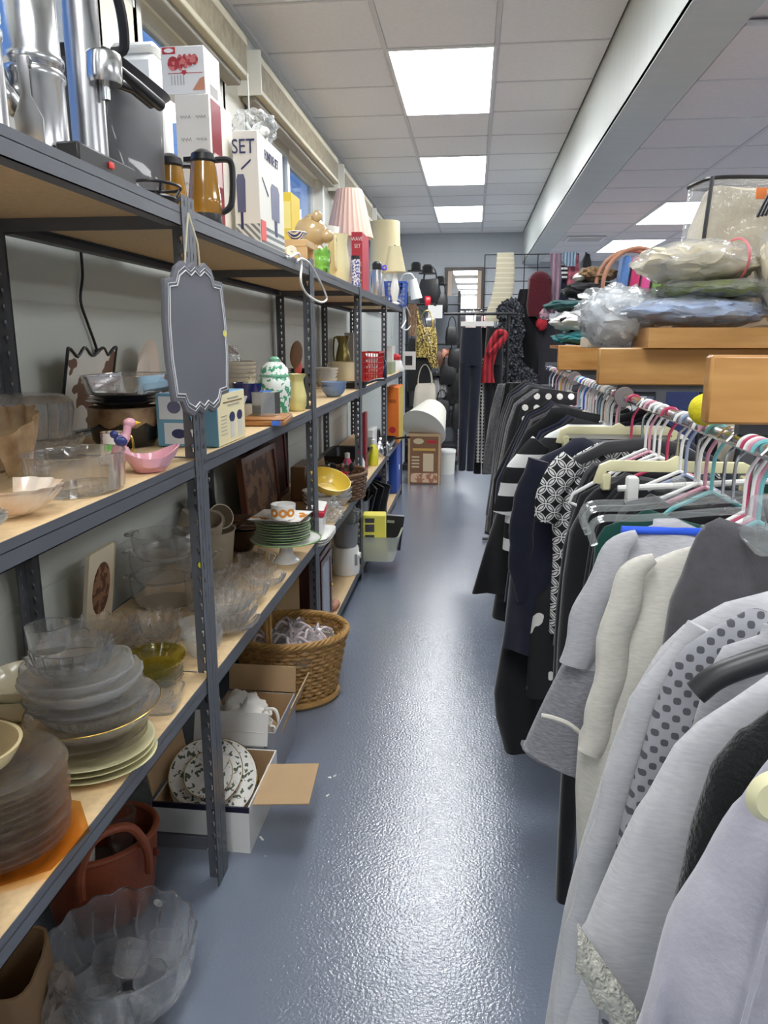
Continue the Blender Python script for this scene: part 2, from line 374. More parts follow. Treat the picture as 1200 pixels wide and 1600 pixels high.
# windows
wf_m = pm('window_vinyl', (226, 226, 218), .35); pane_m = glass('window_pane', (238, 244, 250), 0., .0)
head_m = pm('aged_cream_rail', (196, 189, 165), .5, var=.12, vs=9); rust_m = pm('shade_slat_bundle', (150, 140, 116), .7, var=.35, vs=25)
for i, (a, b_) in enumerate(WINS):
    wn = struct('window_%d' % (i + 1), join(box(XW - .10, XW + .02, a, a + .07, ZS, ZH), box(XW - .10, XW + .02, b_ - .07, b_, ZS, ZH), box(XW - .10, XW + .02, a + .07, b_ - .07, ZH - .07, ZH), box(XW - .10, XW + .04, a - .03, b_ + .03, ZS - .03, ZS + .04)), wf_m, 'white framed high window over the shelves')
    m_ = (a + b_) / 2
    for p, q, xo in ((a + .05, b_ - .05, -.05),) if i == 1 else ((a + .05, m_ + .03, -.03), (m_ - .03, b_ - .05, -.07)):
        s = obj('sash', join(box(XW + xo - .02, XW + xo + .02, p, p + .06, ZS + .04, ZH - .07), box(XW + xo - .02, XW + xo + .02, q - .06, q, ZS + .04, ZH - .07), box(XW + xo - .02, XW + xo + .02, p + .06, q - .06, ZH - .13, ZH - .07), box(XW + xo - .02, XW + xo + .02, p + .06, q - .06, ZS + .04, ZS + .1)), wf_m, wn)
        obj('pane', box(XW + xo - .003, XW + xo + .003, p + .06, q - .06, ZS + .1, ZH - .13), pane_m, s)
    # raised blind under a cream headrail
    t = thing('window_blind', ['raised blind over the window behind the coffee pots', 'raised blind under a cream headrail over the window behind the steak box', 'raised blind with a mottled valance over the window behind the fondue box', 'raised blind over the window behind the pink lamp shade', 'raised blind over the window behind the drum shade'][i], 'blind', (XW, a - .1, 0))
    ln = b_ - a + .12
    obj('headrail', box(.01, .13, 0, ln, 2.83, 2.87, .004), head_m, t); obj('valance', box(.115, .128, .01, ln - .01, 2.71, 2.83), rust_m, t)
    obj('slat_bundle', box(.03, .10, .02, ln - .02, 2.66, 2.83, .005), pm('blind_slats', (160, 156, 146), .6, var=.2, vs=30, stretch=(1, .2, 12)), t)
    obj('bottom_rail', box(.015, .135, .005, ln - .005, 2.685, 2.712, .004), head_m, t)
    obj('end_bracket', box(.005, .14, -.012, 0, 2.68, 2.88), wf_m, t)
    obj('cord', tube([(.14, ln - .05, 2.7), (.142, ln - .05, 2.5)], .004, 6), wf_m, t)
# foliage outside the first window
lv = []
for i in range(420):
    p = Vector((random.gauss(0, .9), random.gauss(0, .9), random.gauss(0, .9)))
    q = ball(.16, .10, .02, 1); lv.append(xf(q, p, (random.random() * 6, random.random() * 6, random.random() * 6)))
t = thing('tree', 'dark leafy tree outside the window', 'tree', (-4.6, 8.3, 0))
obj('foliage', xf(join(*lv), (0, 0, 5.0)), pm('leaf_dark', (38, 58, 70), .7), t)
obj('trunk', tube([(0, 0, 0), (.05, 0, 2), (0, .1, 4.5)], [.16, .13, .07], 8), pm('bark', (60, 52, 46), .9), t)
struct('ground', box(-30, XW - .3, -10, 40, -.3, -.2), pm('grass', (70, 90, 60), .9), 'ground outside')

# ================================================================ grey steel shelving along the left wall
XFR, XBK = -.671, -1.175
steel = pm('shelf_steel', (100, 103, 110), .42, .25, var=.08, vs=12, spec=.5)
chip = pm('particle_board', (226, 196, 150), .6, var=.16, vs=70, bump=.03, bs=200)
def flange(w, key):
    """perforated strip in the local (u, z) plane, holes every 38 mm; made as sheet"""
    V, Fc = [], []; P = .038; n = 48
    if key: hole = [(0, .0065), (.0045, .0045), (.006, 0), (.0028, -.005), (.0026, -.013), (0, -.0145), (-.0026, -.013), (-.0028, -.005), (-.006, 0), (-.0045, .0045)]
    else: hole = [(0, .008), (.0022, .0065), (.0026, 0), (.0026, -.004), (.0022, -.0075), (0, -.009), (-.0022, -.0075), (-.0026, -.004), (-.0026, 0), (-.0022, .0065)]
    for k in range(n):
        z = .02 + k * P; h = P / 2; u = w / 2
        outer = [(u, z + h), (w, z + h), (w, z + h * .3), (w, z - h * .3), (w, z - h), (u, z - h), (0, z - h), (0, z - h * .3), (0, z + h * .3), (0, z + h)]
        o = len(V); V += [(a, c) for a, c in outer] + [(u + a, z + .003 + c) for a, c in hole]
        Fc += [(o + i, o + (i + 1) % 10, o + 10 + (i + 1) % 10, o + 10 + i) for i in range(10)]
    return V, Fc
def post_mesh(sx, sy):
    """angle post with its corner at the origin, legs running along sx*X and sy*Y"""
    a, b_ = flange(.04, True), flange(.04, False); t = .002
    V = []; Fc = []
    for (fv, ff), mk in ((a, lambda u, z, o: (sx * u, sy * o, z)), (b_, lambda u, z, o: (sx * o, sy * u, z))):
        for o in (0, t):
            n = len(V); V += [mk(u, z, o) for u, z in fv]; Fc += [tuple(i + n for i in q) for q in ff]
    return mesh_of('post', (V, Fc), steel, False)
PM_ = {(sx, sy): post_mesh(sx, sy) for sx in (-1, 1) for sy in (-1, 1)}
UN = [(.42, 1.82, (1.80, 1.213, .634)), (1.82, 3.22, (1.80, 1.213, .620)), (3.22, 4.612, (1.80, 1.21, .59, .10)), (4.612, 6.0, (1.80, 1.21, .59, .10)), (6.0, 7.39, (1.80, 1.21, .59, .10))]
ULAB = ['grey steel shelving unit holding the coffee pots and brown glass plates', 'grey steel shelving unit with the chalkboard, cake stand and wicker basket', 'grey steel shelving unit holding the pink lamp shade and food steamer', 'grey steel shelving unit holding the blue basket and yellow tub', 'grey steel shelving unit at the far end beside the handbags']
for (y0, y1, lev), lab in zip(UN, ULAB):
    t = thing('shelving_unit', lab, 'shelf', (0, y0, 0), 0, 'grey steel shelving units'); ln = y1 - y0; g = .0015
    for x, sx in ((XFR, -1), (XBK, 1)):
        for y, sy in ((g, 1), (ln - g, -1)): obj('post', PM_[(sx, sy)], None, t, (x, y, 0))
    for z in lev:
        obj('board', box(XBK + .006, XFR - .006, .006, ln - .006, z - .016, z - .002), chip, t)
        for x, s in ((XFR - .0025, -1), (XBK + .0025, 1)):
            fx = sorted((x, x + s * .002)); lx = sorted((x, x + s * .035))
            obj('beam', join(box(*fx, .042, ln - .042, z - .045, z), box(*lx, .042, ln - .042, z - .045, z - .043), box(*lx, .042, ln - .042, z - .018, z - .0165)), steel, t)
        for y in (.004, ln - .006): obj('end_beam', box(XBK + .042, XFR - .042, y, y + .002, z - .045, z), steel, t)
    for y in (.004, ln - .006): obj('brace', box(XBK + .042, XFR - .042, y, y + .002, .09, .13), steel, t)
un0 = [o for o in COL.objects if o.name.startswith('shelving_unit')][0]; q = at(300, 902, X=XFR)
obj('price_dot', xf(lathe([(.001, 0), (.009, 0), (.009, .001), (.001, .001)], 16), (XFR - .012, 1.8155 - .42 - .0025, q.z), (PI / 2, 0, 0)), pm('yellow_dot', (234, 226, 40), .5), un0)
# ================================================================ makers for shop goods
W_CARD = pm('white_card', (232, 231, 228), .55, var=.04, vs=8); KRAFT = pm('kraft_card', (196, 164, 124), .75, var=.08, vs=14, bump=.05, bs=90)
CREAM = pm('cream_ceramic', (228, 218, 186), .25, coat=.5); WHITE = pm('white_ceramic', (238, 238, 234), .2, coat=.6); BLACKP = pm('black_plastic', (34, 34, 37), .35)
DARKP = pm('dark_grey_plastic', (62, 64, 70), .38, coat=.2); CHROME = pm('polished_metal', (205, 205, 206), .22, 1., var=.08, vs=4); BRUSH = pm('brushed_metal', (176, 176, 178), .3, 1., var=.12, vs=3, stretch=(1, 1, .2))
WOOD = pm('honey_wood', (176, 120, 66), .45, var=.25, vs=5, stretch=(1, 14, 14)); DWOOD = pm('dark_wood', (74, 40, 28), .35, var=.3, vs=5, stretch=(12, 12, 1), coat=.3)
WPL = pm('white_plastic', (236, 236, 232), .35); CLEAR = glass('clear_glass', (255, 255, 255), .85, .0, milky=.015); CUT = glass('cut_glass', (255, 255, 255), .75, .0, bump=.45, bs=55, milky=.05)
FILM = glass('clear_film', (250, 251, 252), 0., .06, bump=.5, bs=45, ior=1.5, milky=.13)
def C_(name, c, rough=.5, **k): return pm(name, c, rough, **k)
def spot(x, y, X, z): p = at(x, y, X=X); return Vector((X, p.y, z))
def flat_print(parent, name, g, m, **k): return obj(name, g, m, parent, smooth=False, **k)
class Carton:
    """box standing with its near right edge at photo column xe; faces 'F' towards the camera end of the aisle, 'R' towards the aisle"""
    def __init__(s, name, label, m, xl, xe, xs, ytop, Xr, z0, cat='box', rot=0., sy=None, bev=.002):
        c = at(xe, ytop, X=Xr); s.w = abs(c.x - at(xl, ytop, Y=c.y).x); s.d = sy or max(at(xs, ytop, X=Xr).y - c.y, .03); s.h = c.z - z0
        s.t = thing(name, label, cat, (Xr - s.w / 2, c.y + s.d / 2, z0), rot)
        s.body = obj('body', cbox(s.w, s.d, s.h, bev), m, s.t); s.top = z0 + s.h
    def panel(s, face, u0, u1, v0, v1, m, name='print', lift=.0008):
        if face == 'F': g = box(-s.w / 2 + u0 * s.w, -s.w / 2 + u1 * s.w, -s.d / 2 - lift, -s.d / 2 + .0005, v0 * s.h, v1 * s.h)
        elif face == 'R': g = box(s.w / 2 - .0005, s.w / 2 + lift, -s.d / 2 + u0 * s.d, -s.d / 2 + u1 * s.d, v0 * s.h, v1 * s.h)
        else: g = box(-s.w / 2 + u0 * s.w, -s.w / 2 + u1 * s.w, -s.d / 2 + v0 * s.d, -s.d / 2 + v1 * s.d, s.h - .0005, s.h + lift)
        return obj(name, g, m, s.t, smooth=False)
    def poly(s, face, pts, m, name='print', lift=.0014):
        if face == 'F': g = xf(prism([((u - .5) * s.w, v * s.h) for u, v in pts], .001, 'Y'), (0, -s.d / 2 - lift / 2, 0))
        else: g = xf(prism([((u - .5) * s.d, v * s.h) for u, v in pts], .001, 'X'), (s.w / 2 + lift / 2, 0, 0))
        return obj(name, g, m, s.t, smooth=False)
    def text(s, face, u, v, txt, size, m, name='lettering', sx=1.):
        g = xf(text_geo(txt, size), sc=(sx, 1, 1)); g = xf(g, (0, 0, 0), (PI / 2, 0, 0))
        if face == 'R': g = xf(xf(g, rot=(0, 0, PI / 2)), (s.w / 2 + .0016, (u - .5) * s.d, v * s.h))
        else: g = xf(g, ((u - .5) * s.w, -s.d / 2 - .0016, v * s.h))
        return obj(name, g, m, s.t, smooth=False)
def oval(cx, cy, rx, ry, n=18): return [(cx + rx * math.cos(2 * PI * i / n), cy + ry * math.sin(2 * PI * i / n)) for i in range(n)]
def handle(x, z0, z1, out, r=.006, axis=0., k=8): # ear shaped handle standing out along +X from radius x
    pts = curve([(x - .004, 0, z1), (x + out * .75, 0, z1 + (z1 - z0) * .08), (x + out, 0, (z0 + z1) / 2), (x + out * .7, 0, z0 + (z1 - z0) * .1), (x - .006, 0, z0)], 6)
    return xf(tube(pts, r, k), rot=(0, 0, axis))
ZT = 1.80
# ================================================================ top shelf: coffee gear and boxes
def flip_pot(x, X, label, grp):
    p = spot(x, 215, X, ZT); r = wid(46, p); t = thing('coffee_pot', label, 'coffee pot', p, .3, grp)
    obj('lower_body', lathe([(.001, 0), (r * .98, 0), (r * 1.02, .006), (r, .02), (r * .97, .15), (r * 1.03, .155), (r * 1.03, .165), (r * .96, .17), (.001, .17)], 40), CHROME, t)
    obj('upper_body', lathe([(r * .94, .17), (r * .98, .176), (r * 1.02, .18), (r * 1.02, .19), (r * .93, .196), (r * .9, .36), (r * .94, .365), (r * .7, .385), (.001, .40)], 40), CHROME, t)
    obj('spout', xf(tube(curve([(r * .9, 0, .10), (r * 1.35, 0, .125), (r * 1.75, 0, .19), (r * 2.1, 0, .215)], 6), [.024] * 6 + [.02] * 6 + [.014] * 7, 12), rot=(0, 0, -2.2)), CHROME, t)
    obj('handle', xf(prism([(-.009, .17), (.009, .17), (.008, .11), (.024, .075), (.021, .025), (-.021, .025), (-.024, .075), (-.008, .11)], .008, 'Y', .002), (.004, -r * 1.25, .0), (.12, 0, 0)), BRUSH, t)
    obj('lug', xf(cbox(.016, .03, .014), (.004, -r * 1.1, .158)), BRUSH, t)
    return t
flip_pot(60, -.80, 'polished aluminium flip coffee pot with flat handle beside the espresso maker', None)
flip_pot(-32, -.78, 'polished aluminium coffee pot at the open end of the top shelf', None)
p = spot(142, 232, -.77, ZT); r = wid(26, p)
t = thing('espresso_maker', 'chrome column espresso maker with black portafilter and red switch base', 'coffee maker', p)
obj('column', lathe([(r, 0), (r, .38), (r * .9, .40), (.001, .405)], 36), BRUSH, t)
c0 = at(122, 222, X=-.705); c1 = at(212, 250, X=-.705)
bs_ = obj('base', box(-.705 - p.x - .045, -.705 - p.x, c0.y - p.y, c1.y - p.y, .002, .045, .004), BLACKP, t)
q = at(172, 249, X=-.705); obj('switch', xf(cbox(.006, .018, .012, .002), (-.705 - p.x + .002, q.y - p.y, .022)), C_('red_switch', (226, 66, 62), .35), bs_)
gh = obj('group_head', xf(lathe([(.001, 0), (.03, 0), (.034, .01), (.034, .05), (.03, .055), (.001, .055)], 24), (.045, -.01, .185)), CHROME, t)
obj('portafilter_spout', xf(lathe([(.001, -.03), (.008, -.03), (.008, 0)], 12), (.045, -.01, .187)), CHROME, gh)
obj('portafilter_handle', tube([(.07, .0, .215), (.078, .05, .205), (.09, .15, .19)], [.008, .011, .012], 12), BLACKP, t)
obj('steam_knob', tube(curve([(.05, -.05, .34), (.075, -.04, .37), (.085, -.01, .32), (.075, .02, .26), (.05, .02, .25)], 5), .010, 8), BLACKP, t)
# wire ring stand hanging over the shelf edge
p = spot(252, 290, -.70, ZT); r = wid(45, p)
t = thing('carafe_stand', 'black wire ring stand lying at the shelf edge below the dark fryer', 'stand', (p.x - .01, p.y, ZT))
obj('ring', tube([(r * .75 * math.cos(a), r * 1.05 * math.sin(a), .034) for a in [i * PI / 12 for i in range(24)]], .0035, 8, True), BLACKP, t)
obj('plate', lathe([(.001, .002), (r * .6, .002), (r * .64, .008), (r * .6, .012), (.001, .012)], 28, sy=1.3), BLACKP, t)
for a in (.6, 2.2, 3.9, 5.4): obj('strut', tube([(r * .45 * math.cos(a), r * .7 * math.sin(a), .006), (r * .75 * math.cos(a), r * 1.05 * math.sin(a), .034)], .003, 6), BLACKP, t)
# deep black fryer
y0, y1 = at(158, 110, X=-.76).y, at(268, 160, X=-.76).y; zt = at(262, 148, X=-.76).z
t = thing('deep_fryer', 'tall dark grey deep fryer with flared lip between pots and carton', 'fryer', (-.885, (y0 + y1) / 2 + .04, ZT)); ly = (y1 - y0) / 2; hh = zt - ZT
def rbox(lx, ly, z, k=5): return [(lx * math.copysign(abs(math.cos(a)) ** (2 / k), math.cos(a)), ly * math.copysign(abs(math.sin(a)) ** (2 / k), math.sin(a)), z) for a in [2 * PI * i / 48 for i in range(48)]]
def stack_rings(rings, cap0=True, cap1=True):
    n = len(rings[0]); V = [q for r_ in rings for q in r_]
    Fc = [(i * n + j, i * n + (j + 1) % n, (i + 1) * n + (j + 1) % n, (i + 1) * n + j) for i in range(len(rings) - 1) for j in range(n)]
    if cap0: Fc.append(tuple(reversed(range(n))))
    if cap1: Fc.append(tuple(range((len(rings) - 1) * n, len(rings) * n)))
    return V, Fc
obj('body', stack_rings([rbox(.10, ly * .92, .0), rbox(.105, ly * .95, .02), rbox(.108, ly, hh), rbox(.103, ly * .97, hh), rbox(.1, ly * .93, .03)]), DARKP, t)
obj('rim', stack_rings([rbox(.108, ly, hh - .012), rbox(.125, ly * 1.12, hh + .004), rbox(.121, ly * 1.08, hh + .008), rbox(.104, ly * .97, hh)], False, False), DARKP, t)
obj('grip', tube([(.11, -ly * .8, hh - .05), (.13, -ly * .5, hh - .05), (.132, .0, hh - .055)], .011, 10), BLACKP, t)
c = Carton('bread_machine', 'white rounded kitchen appliance standing behind the dark fryer', WPL, 165, 245, 268, 75, -1.0, ZT, 'appliance', bev=.03)
obj('lid', xf(cbox(c.w * .9, c.d * .9, .03, .012), (0, 0, c.h - .004)), WPL, c.t); c.panel('F', .25, .8, .55, .85, C_('grey_panel', (196, 198, 202), .4), 'display')
# cartons
mar = C_('maroon_print', (134, 52, 62), .5); red = C_('red_print', (190, 44, 52), .5); meat = pattern('meat_print', 'blotch', (172, 52, 58), (214, 120, 116), 60); ink = C_('grey_ink', (150, 148, 146), .6); navy = C_('navy_ink', (44, 48, 92), .5)
c = Carton('product_carton', 'tall cream carton with maroon side band under the steak box', pm('cream_card', (226, 221, 211), .6, var=.03), 272, 326, 360, 146, -.80, ZT); top2 = c.top
c.panel('R', .06, .48, .10, .98, mar); c.panel('R', .12, .42, .40, .62, C_('pink_oval', (214, 190, 188), .5), lift=.0016)
for i in range(5):
    for j in range(2): obj('script_print', tube([((-.36 + .45 * j + .03 * q) * c.w, -c.d / 2 - .001, (.25 + .15 * i + .012 * math.sin(q * 2.3)) * c.h) for q in range(11)], .0009, 4), ink, c.t)
c = Carton('product_carton', 'white carton with sliced steak picture and red logo square', W_CARD, 250, 318, 341, 70, -.81, top2 + .001)
c.panel('F', .04, .34, .84, .98, red); c.poly('F', oval(.19, .91, .11, .045), W_CARD, 'logo_oval', .002)
for i, (u, v, a, b_) in enumerate([(.28, .64, .13, .15), (.44, .66, .07, .17), (.56, .68, .07, .15), (.67, .70, .07, .13), (.78, .71, .08, .11)]): c.poly('F', oval(u, v, a, b_), meat, 'steak_slice', .002 + .0004 * i)
c.panel('F', .15, .46, .435, .447, red); c.panel('F', .58, .95, .435, .447, red); c.poly('F', [(.47, .5), (.57, .5), (.57, .46), (.60, .46), (.52, .40), (.44, .46), (.47, .46)], red, 'arrow')
for i in range(5): c.panel('F', .22 + .07 * i, .235 + .07 * i, .2, .40, ink)
c.poly('F', [(.7, .08), (.98, .08), (.98, .36), (.88, .32)], C_('skin_print', (206, 140, 108), .5), 'hand_print'); c.panel('R', .3, .8, .08, .3, ink)
def carafe(x, y, X, label, ang):
    p = spot(x, y, X, ZT); r = wid(25, p); t = thing('coffee_carafe', label, 'carafe', p, ang, 'amber coffee carafes'); H = wid(100, p) * 1.05
    obj('jug', lathe(shell([(r * .9, H * .16), (r * 1.02, H * .2), (r, H * .4), (r * .78, H * .85), (r * .72, H * .92)], .003), 36), pm('amber_glass', (176, 128, 44), .12, coat=.6, tr=.25), t)
    obj('base', lathe([(.001, 0), (r * .95, 0), (r * 1.03, .01), (r * 1.0, H * .19), (.001, H * .19)], 36), BLACKP, t)
    l = obj('lid', lathe([(r * .74, H * .9), (r * .8, H * .93), (r * .7, H * 1.02), (r * .3, H * 1.08), (.001, H * 1.09)], 32), BLACKP, t); obj('spout', xf(prism([(-r * .3, 0), (r * .3, 0), (0, r * .55)], .012, 'Z'), (0, r * .62, H * .94)), BLACKP, l)
    obj('handle', tube(curve([(0, -r * .7, H * .95), (0, -r * 1.6, H * .95), (0, -r * 1.75, H * .75), (0, -r * 1.6, H * .35), (0, -r * .98, H * .22)], 6), .0085, 8), BLACKP, t)
carafe(321, 330, -.74, 'amber coffee carafe with black base in front of the maroon carton', 1.9); carafe(268, 300, -.86, 'amber coffee carafe half hidden by the dark fryer', 2.4)
c = Carton('fondue_carton', 'pale fondue set carton with navy lettering and pot picture', pm('grey_white_card', (224, 223, 214), .5, var=.03), 362, 402, 440, 203, -.70, ZT); tf = c.top; pf = c.t.location.copy()
c.text('F', .42, .86, 'SET', .062, navy, sx=.8); c.text('R', .5, .84, 'FONDUE SET', .042, navy, sx=.72)
blue = C_('blue_grey_print', (92, 96, 124), .4); stri = pattern('stripe_cloth_print', 'diag', (112, 120, 122), (206, 208, 206), 45)
for f_, u in (('F', .28), ('R', .62)):
    c.panel(f_, .02, .98, .02, .2, stri, 'cloth_print'); c.poly(f_, [(u - .16, .3), (u + .16, .3), (u + .18, .58), (u + .12, .63), (u - .12, .63), (u - .18, .58)], blue, 'pot_print'); c.panel(f_, u - .05, u + .05, .15, .3, navy, 'pot_print', .0016)
c.poly('R', [(.1, .62), (.13, .62), (.35, .5), (.33, .48)], navy, 'fork_print'); c.poly('F', [(.3, .68), (.7, .76), (.7, .74), (.33, .665)], navy, 'fork_print'); c.panel('R', .02, .2, .06, .24, C_('coral_tag', (222, 92, 92), .5), 'price_tag', .002)
t = thing('plastic_bag', 'clear plastic bag of white hooks on top of the fondue carton', 'bag', (pf.x - .01, pf.y, tf + .002))
obj('film', xf(crumple(ball(.072, .10, .05, 4, .25, 7, 2., -.045), .012, 22, 1.), (0, 0, .047)), FILM, t)
for i in range(9): obj('hook', tube(curve([(random.uniform(-.03, .03), random.uniform(-.05, .05), .015), (random.uniform(-.03, .03), random.uniform(-.05, .05), .05), (random.uniform(-.04, .04), random.uniform(-.06, .06), .03)], 5), .004, 6), WPL, t)
obj('toggle', xf(lathe([(.001, 0), (.014, 0), (.016, .02), (.008, .03), (.001, .03)], 14), (.045, -.055, .01), (1.2, 0, .4)), WPL, t)
# chalkboard sign hung on the post
t = thing('chalkboard_sign', 'grey ornate chalkboard sign hanging from the shelf post by string', 'sign', (-.634, 1.735, 1.50), (0, -.03, 1.30))
def ornate(w_, h_):
    q = [(0, 1.0), (.16, .93), (.34, 1.0), (.56, .92), (.66, .78), (.92, .76), (.95, .55), (1.0, .25)]
    r_ = q + [(u, -v) for u, v in q[::-1]]; l_ = [(-u, v) for u, v in r_[::-1]][1:-1]
    return [(u * w_, v * h_) for u, v in r_ + l_]
slate = pm('slate_board', (108, 109, 116), .75, var=.10, vs=5); chalk = C_('chalk_line', (214, 214, 216), .8)
obj('board', prism(ornate(.118, .172), .012, 'Y', .002), slate, t)
for k_, r_ in ((.88, .0016), (.93, .0008)):
    obj('chalk_border', tube([(u, -.0075, v) for u, v in ornate(.118 * k_, .172 * k_)], r_, 5, True), chalk, t)
for s_ in (-1, 1): obj('string', tube([(s_ * .03, 0, .15), (s_ * .022, -.004, .21), (.0, .0, .275)], .0022, 6), C_('twine', (206, 198, 170), .8), t)
obj('price_dot', xf(lathe([(.001, 0), (.008, 0), (.008, .001), (.001, .001)], 16), (.104, -.0065, .012), (PI / 2, 0, 0)), C_('yellow_dot', (234, 226, 40), .5), t)
# clutter beyond the fondue carton
c = Carton('yellow_carton', 'bright yellow carton tucked behind the fondue box', C_('yellow_card', (236, 208, 74), .5), 436, 455, 468, 300, -.95, ZT); c.panel('F', .1, .9, .6, .9, C_('pale_yellow', (244, 232, 150), .5))
t = thing('wooden_riser', 'small plain wooden riser standing on the top shelf', 'riser', spot(468, 392, -.74, ZT)); obj('top', cbox(.10, .16, .028, .002, z0=.075), pm('pale_ply', (206, 172, 124), .6, var=.12, vs=6, stretch=(1, 10, 1)), t)
for y_ in (-.07, .07): obj('leg', xf(cbox(.095, .016, .075), (0, y_, 0)), MATS['pale_ply'], t)
pr = Vector(t.location)
t = thing('striped_dish', 'white boat dish with blue stripes on the wooden riser', 'dish', (pr.x - .005, pr.y - .02, ZT + .104)); obj('bowl', lathe(shell([(.018, 0), (.03, .012), (.042, .032)], .003), 28, sy=1.5), pattern('blue_stripe_glaze', 'stripes', (44, 74, 150), (240, 240, 236), 70, .2, axis='Y'), t); obj('rim', tube([(.041 * math.cos(a), .062 * math.sin(a), .032) for a in [i * PI / 14 for i in range(28)]], .002, 6, True), WHITE, t)
t = thing('candle', 'ivory pillar candle lying under the wooden riser', 'candle', spot(452, 396, -.70, ZT + .022), (PI / 2, 0, .5)); obj('wax', lathe([(.001, -.035), (.02, -.035), (.022, -.03), (.022, .03), (.02, .035), (.001, .033)], 24), C_('ivory_wax', (236, 228, 204), .5), t); obj('wick', tube([(0, 0, .033), (.002, 0, .042)], .001, 5), BLACKP, t)
p = spot(486, 385, -.83, ZT); tan = pm('tan_glaze', (200, 170, 122), .18, coat=.7)
t = thing('ceramic_bear', 'glossy tan ceramic bear jar with round snout', 'jar', p, .5); s_ = wid(48, p)
obj('body', xf(ball(s_ * .46, s_ * .46, s_ * .62, 3), (0, 0, s_ * .6)), tan, t); hd = obj('head', xf(ball(s_ * .52, s_ * .5, s_ * .5, 3), (0, 0, s_ * 1.45)), tan, t); obj('snout', xf(ball(s_ * .26, s_ * .25, s_ * .22, 3), (s_ * .42, -s_ * .25, s_ * 1.33)), tan, hd)
for q in (-1, 1): obj('ear', xf(ball(s_ * .18, s_ * .1, s_ * .18, 2), (s_ * .1, q * s_ * .38, s_ * 1.9)), tan, hd); obj('arm', tube(curve([(s_ * .1, q * s_ * .42, s_ * .95), (s_ * .35, q * s_ * .5, s_ * .7), (s_ * .45, q * s_ * .3, s_ * .55)], 5), s_ * .13, 8), tan, t)
p = spot(500, 415, -.72, ZT); t = thing('cabbage_jar', 'bright green ceramic cabbage jar beside the bear', 'jar', p); r = wid(15, p); grn = pm('green_glaze', (126, 190, 74), .22, coat=.6, var=.3, vs=30)
obj('pot', lathe(shell([(r * .6, 0), (r * 1.0, r * .8), (r * 1.05, r * 1.6), (r * .7, r * 2.3)], .003), 28), grn, t)
for i in range(9):
    a = i * .7; obj('leaf', xf(grid(5, 6, lambda u, v: ((u - .5) * r * 1.1 * math.sin(PI * (.15 + .8 * v)), r * .12 * math.sin(v * 3) + r * .1 * (2 * u - 1) ** 2, v * r * 2.2)), (r * .98 * math.cos(a), r * .98 * math.sin(a), (i % 3) * r * .25), (.1, 0, a + PI / 2)), grn, t, fix=False)
def pitcher(x, y, X, label, rpx, hpx, m, z=ZT, hang=1.6, group=None, name='pitcher'):
    p = spot(x, y, X, z); r = wid(rpx, p); H = wid(hpx, p); t = thing(name, label, name, p, hang, group)
    obj('body', lathe(shell([(r * .8, 0), (r * .98, H * .1), (r, H * .45), (r * .8, H * .8), (r * .9, H)], .004), 32, lambda a, s: 1 + (.25 * max(0, math.cos(a)) ** 8 if .3 < s < .72 else 0)), m, t)
    obj('handle', handle(r * .86, H * .25, H * .85, r * .7, r * .12, PI), m, t); return t
pitcher(528, 432, -.74, 'cream plastic pitcher with a thin red band', 18, 72, C_('cream_plastic', (232, 222, 176), .4)); pitcher(512, 405, -.92, 'tall white pitcher behind the cream pitcher', 17, 95, WHITE, hang=.4)
def table_lamp(x0, x1, ytop, ybot, rt, X, label, m, base_m, pleats=0):
    """standing lamp whose shade covers photo columns x0..x1"""
    xc = (x0 + x1) / 2; p = spot(xc, (ytop + ybot) / 2, X, ZT); R = wid((x1 - x0) / 2, p); H = wid(ybot - ytop, p); h0 = at(xc, ybot, X=X).z - ZT
    t = thing('table_lamp', label, 'lamp', p); rp = (lambda a, s: 1 + .022 * math.cos(pleats * a)) if pleats else None; th = .003
    b_ = R * .42
    obj('base', lathe([(.001, 0), (b_, 0), (b_ * 1.05, .01), (b_ * .5, .025), (b_ * .9, h0 * .35), (b_ * .95, h0 * .5), (.02, h0 * .85), (.013, h0), (.012, h0 + H * .3), (.001, h0 + H * .3)], 28), base_m, t)
    obj('pole', tube([(0, 0, h0 + H * .28), (0, 0, h0 + H * .96)], .004, 8), CHROME, t)
    s = obj('shade', xf(lathe([(R, 0), (R * rt, H), (R * rt - th, H), (R - th, 0), (R, 0)], max(48, pleats * 4), rp), (0, 0, h0)), m, t)
    for z_, r_ in ((0, R), (H, R * rt)): obj('wire_ring', tube([((r_ - .003) * math.cos(a), (r_ - .003) * math.sin(a), z_ + h0) for a in [i * PI / 18 for i in range(36)]], .003, 6, True), m, s)
    obj('fitter', join(tube([(-R * rt, 0, h0 + H * .92), (R * rt, 0, h0 + H * .92)], .0025, 6), tube([(0, -R * rt, h0 + H * .92), (0, R * rt, h0 + H * .92)], .0025, 6)), BRUSH, s)
    obj('finial', xf(lathe([(.001, 0), (.007, .004), (.004, .012), (.009, .02), (.001, .028)], 12), (0, 0, h0 + H * .95)), BLACKP, t)
LIN = C_('cream_linen', (232, 220, 178), .75)
table_lamp(510, 582, 303, 372, .55, -.84, 'table lamp with a pink pleated cone shade', C_('pink_fabric', (222, 188, 172), .7), WHITE, 26)
table_lamp(578, 626, 352, 425, .92, -.84, 'table lamp with a plain cream drum shade', LIN, WHITE); table_lamp(600, 634, 388, 425, .55, -.69, 'small table lamp with cream bell shade and black finial', LIN, WHITE)
c = Carton('wave_carton', 'red wave set carton with white lettering under the pink shade', C_('crimson_card', (182, 44, 62), .45), 549, 566, 576, 362, -.70, ZT); c.text('F', .5, .88, 'WAVE', .032, W_CARD, sx=.8); c.text('F', .55, .76, 'SET', .032, W_CARD, sx=.8); c.panel('F', .08, .92, .05, .5, pattern('face_print', 'blotch', (206, 150, 122), (120, 70, 60), 50), 'photo_print')
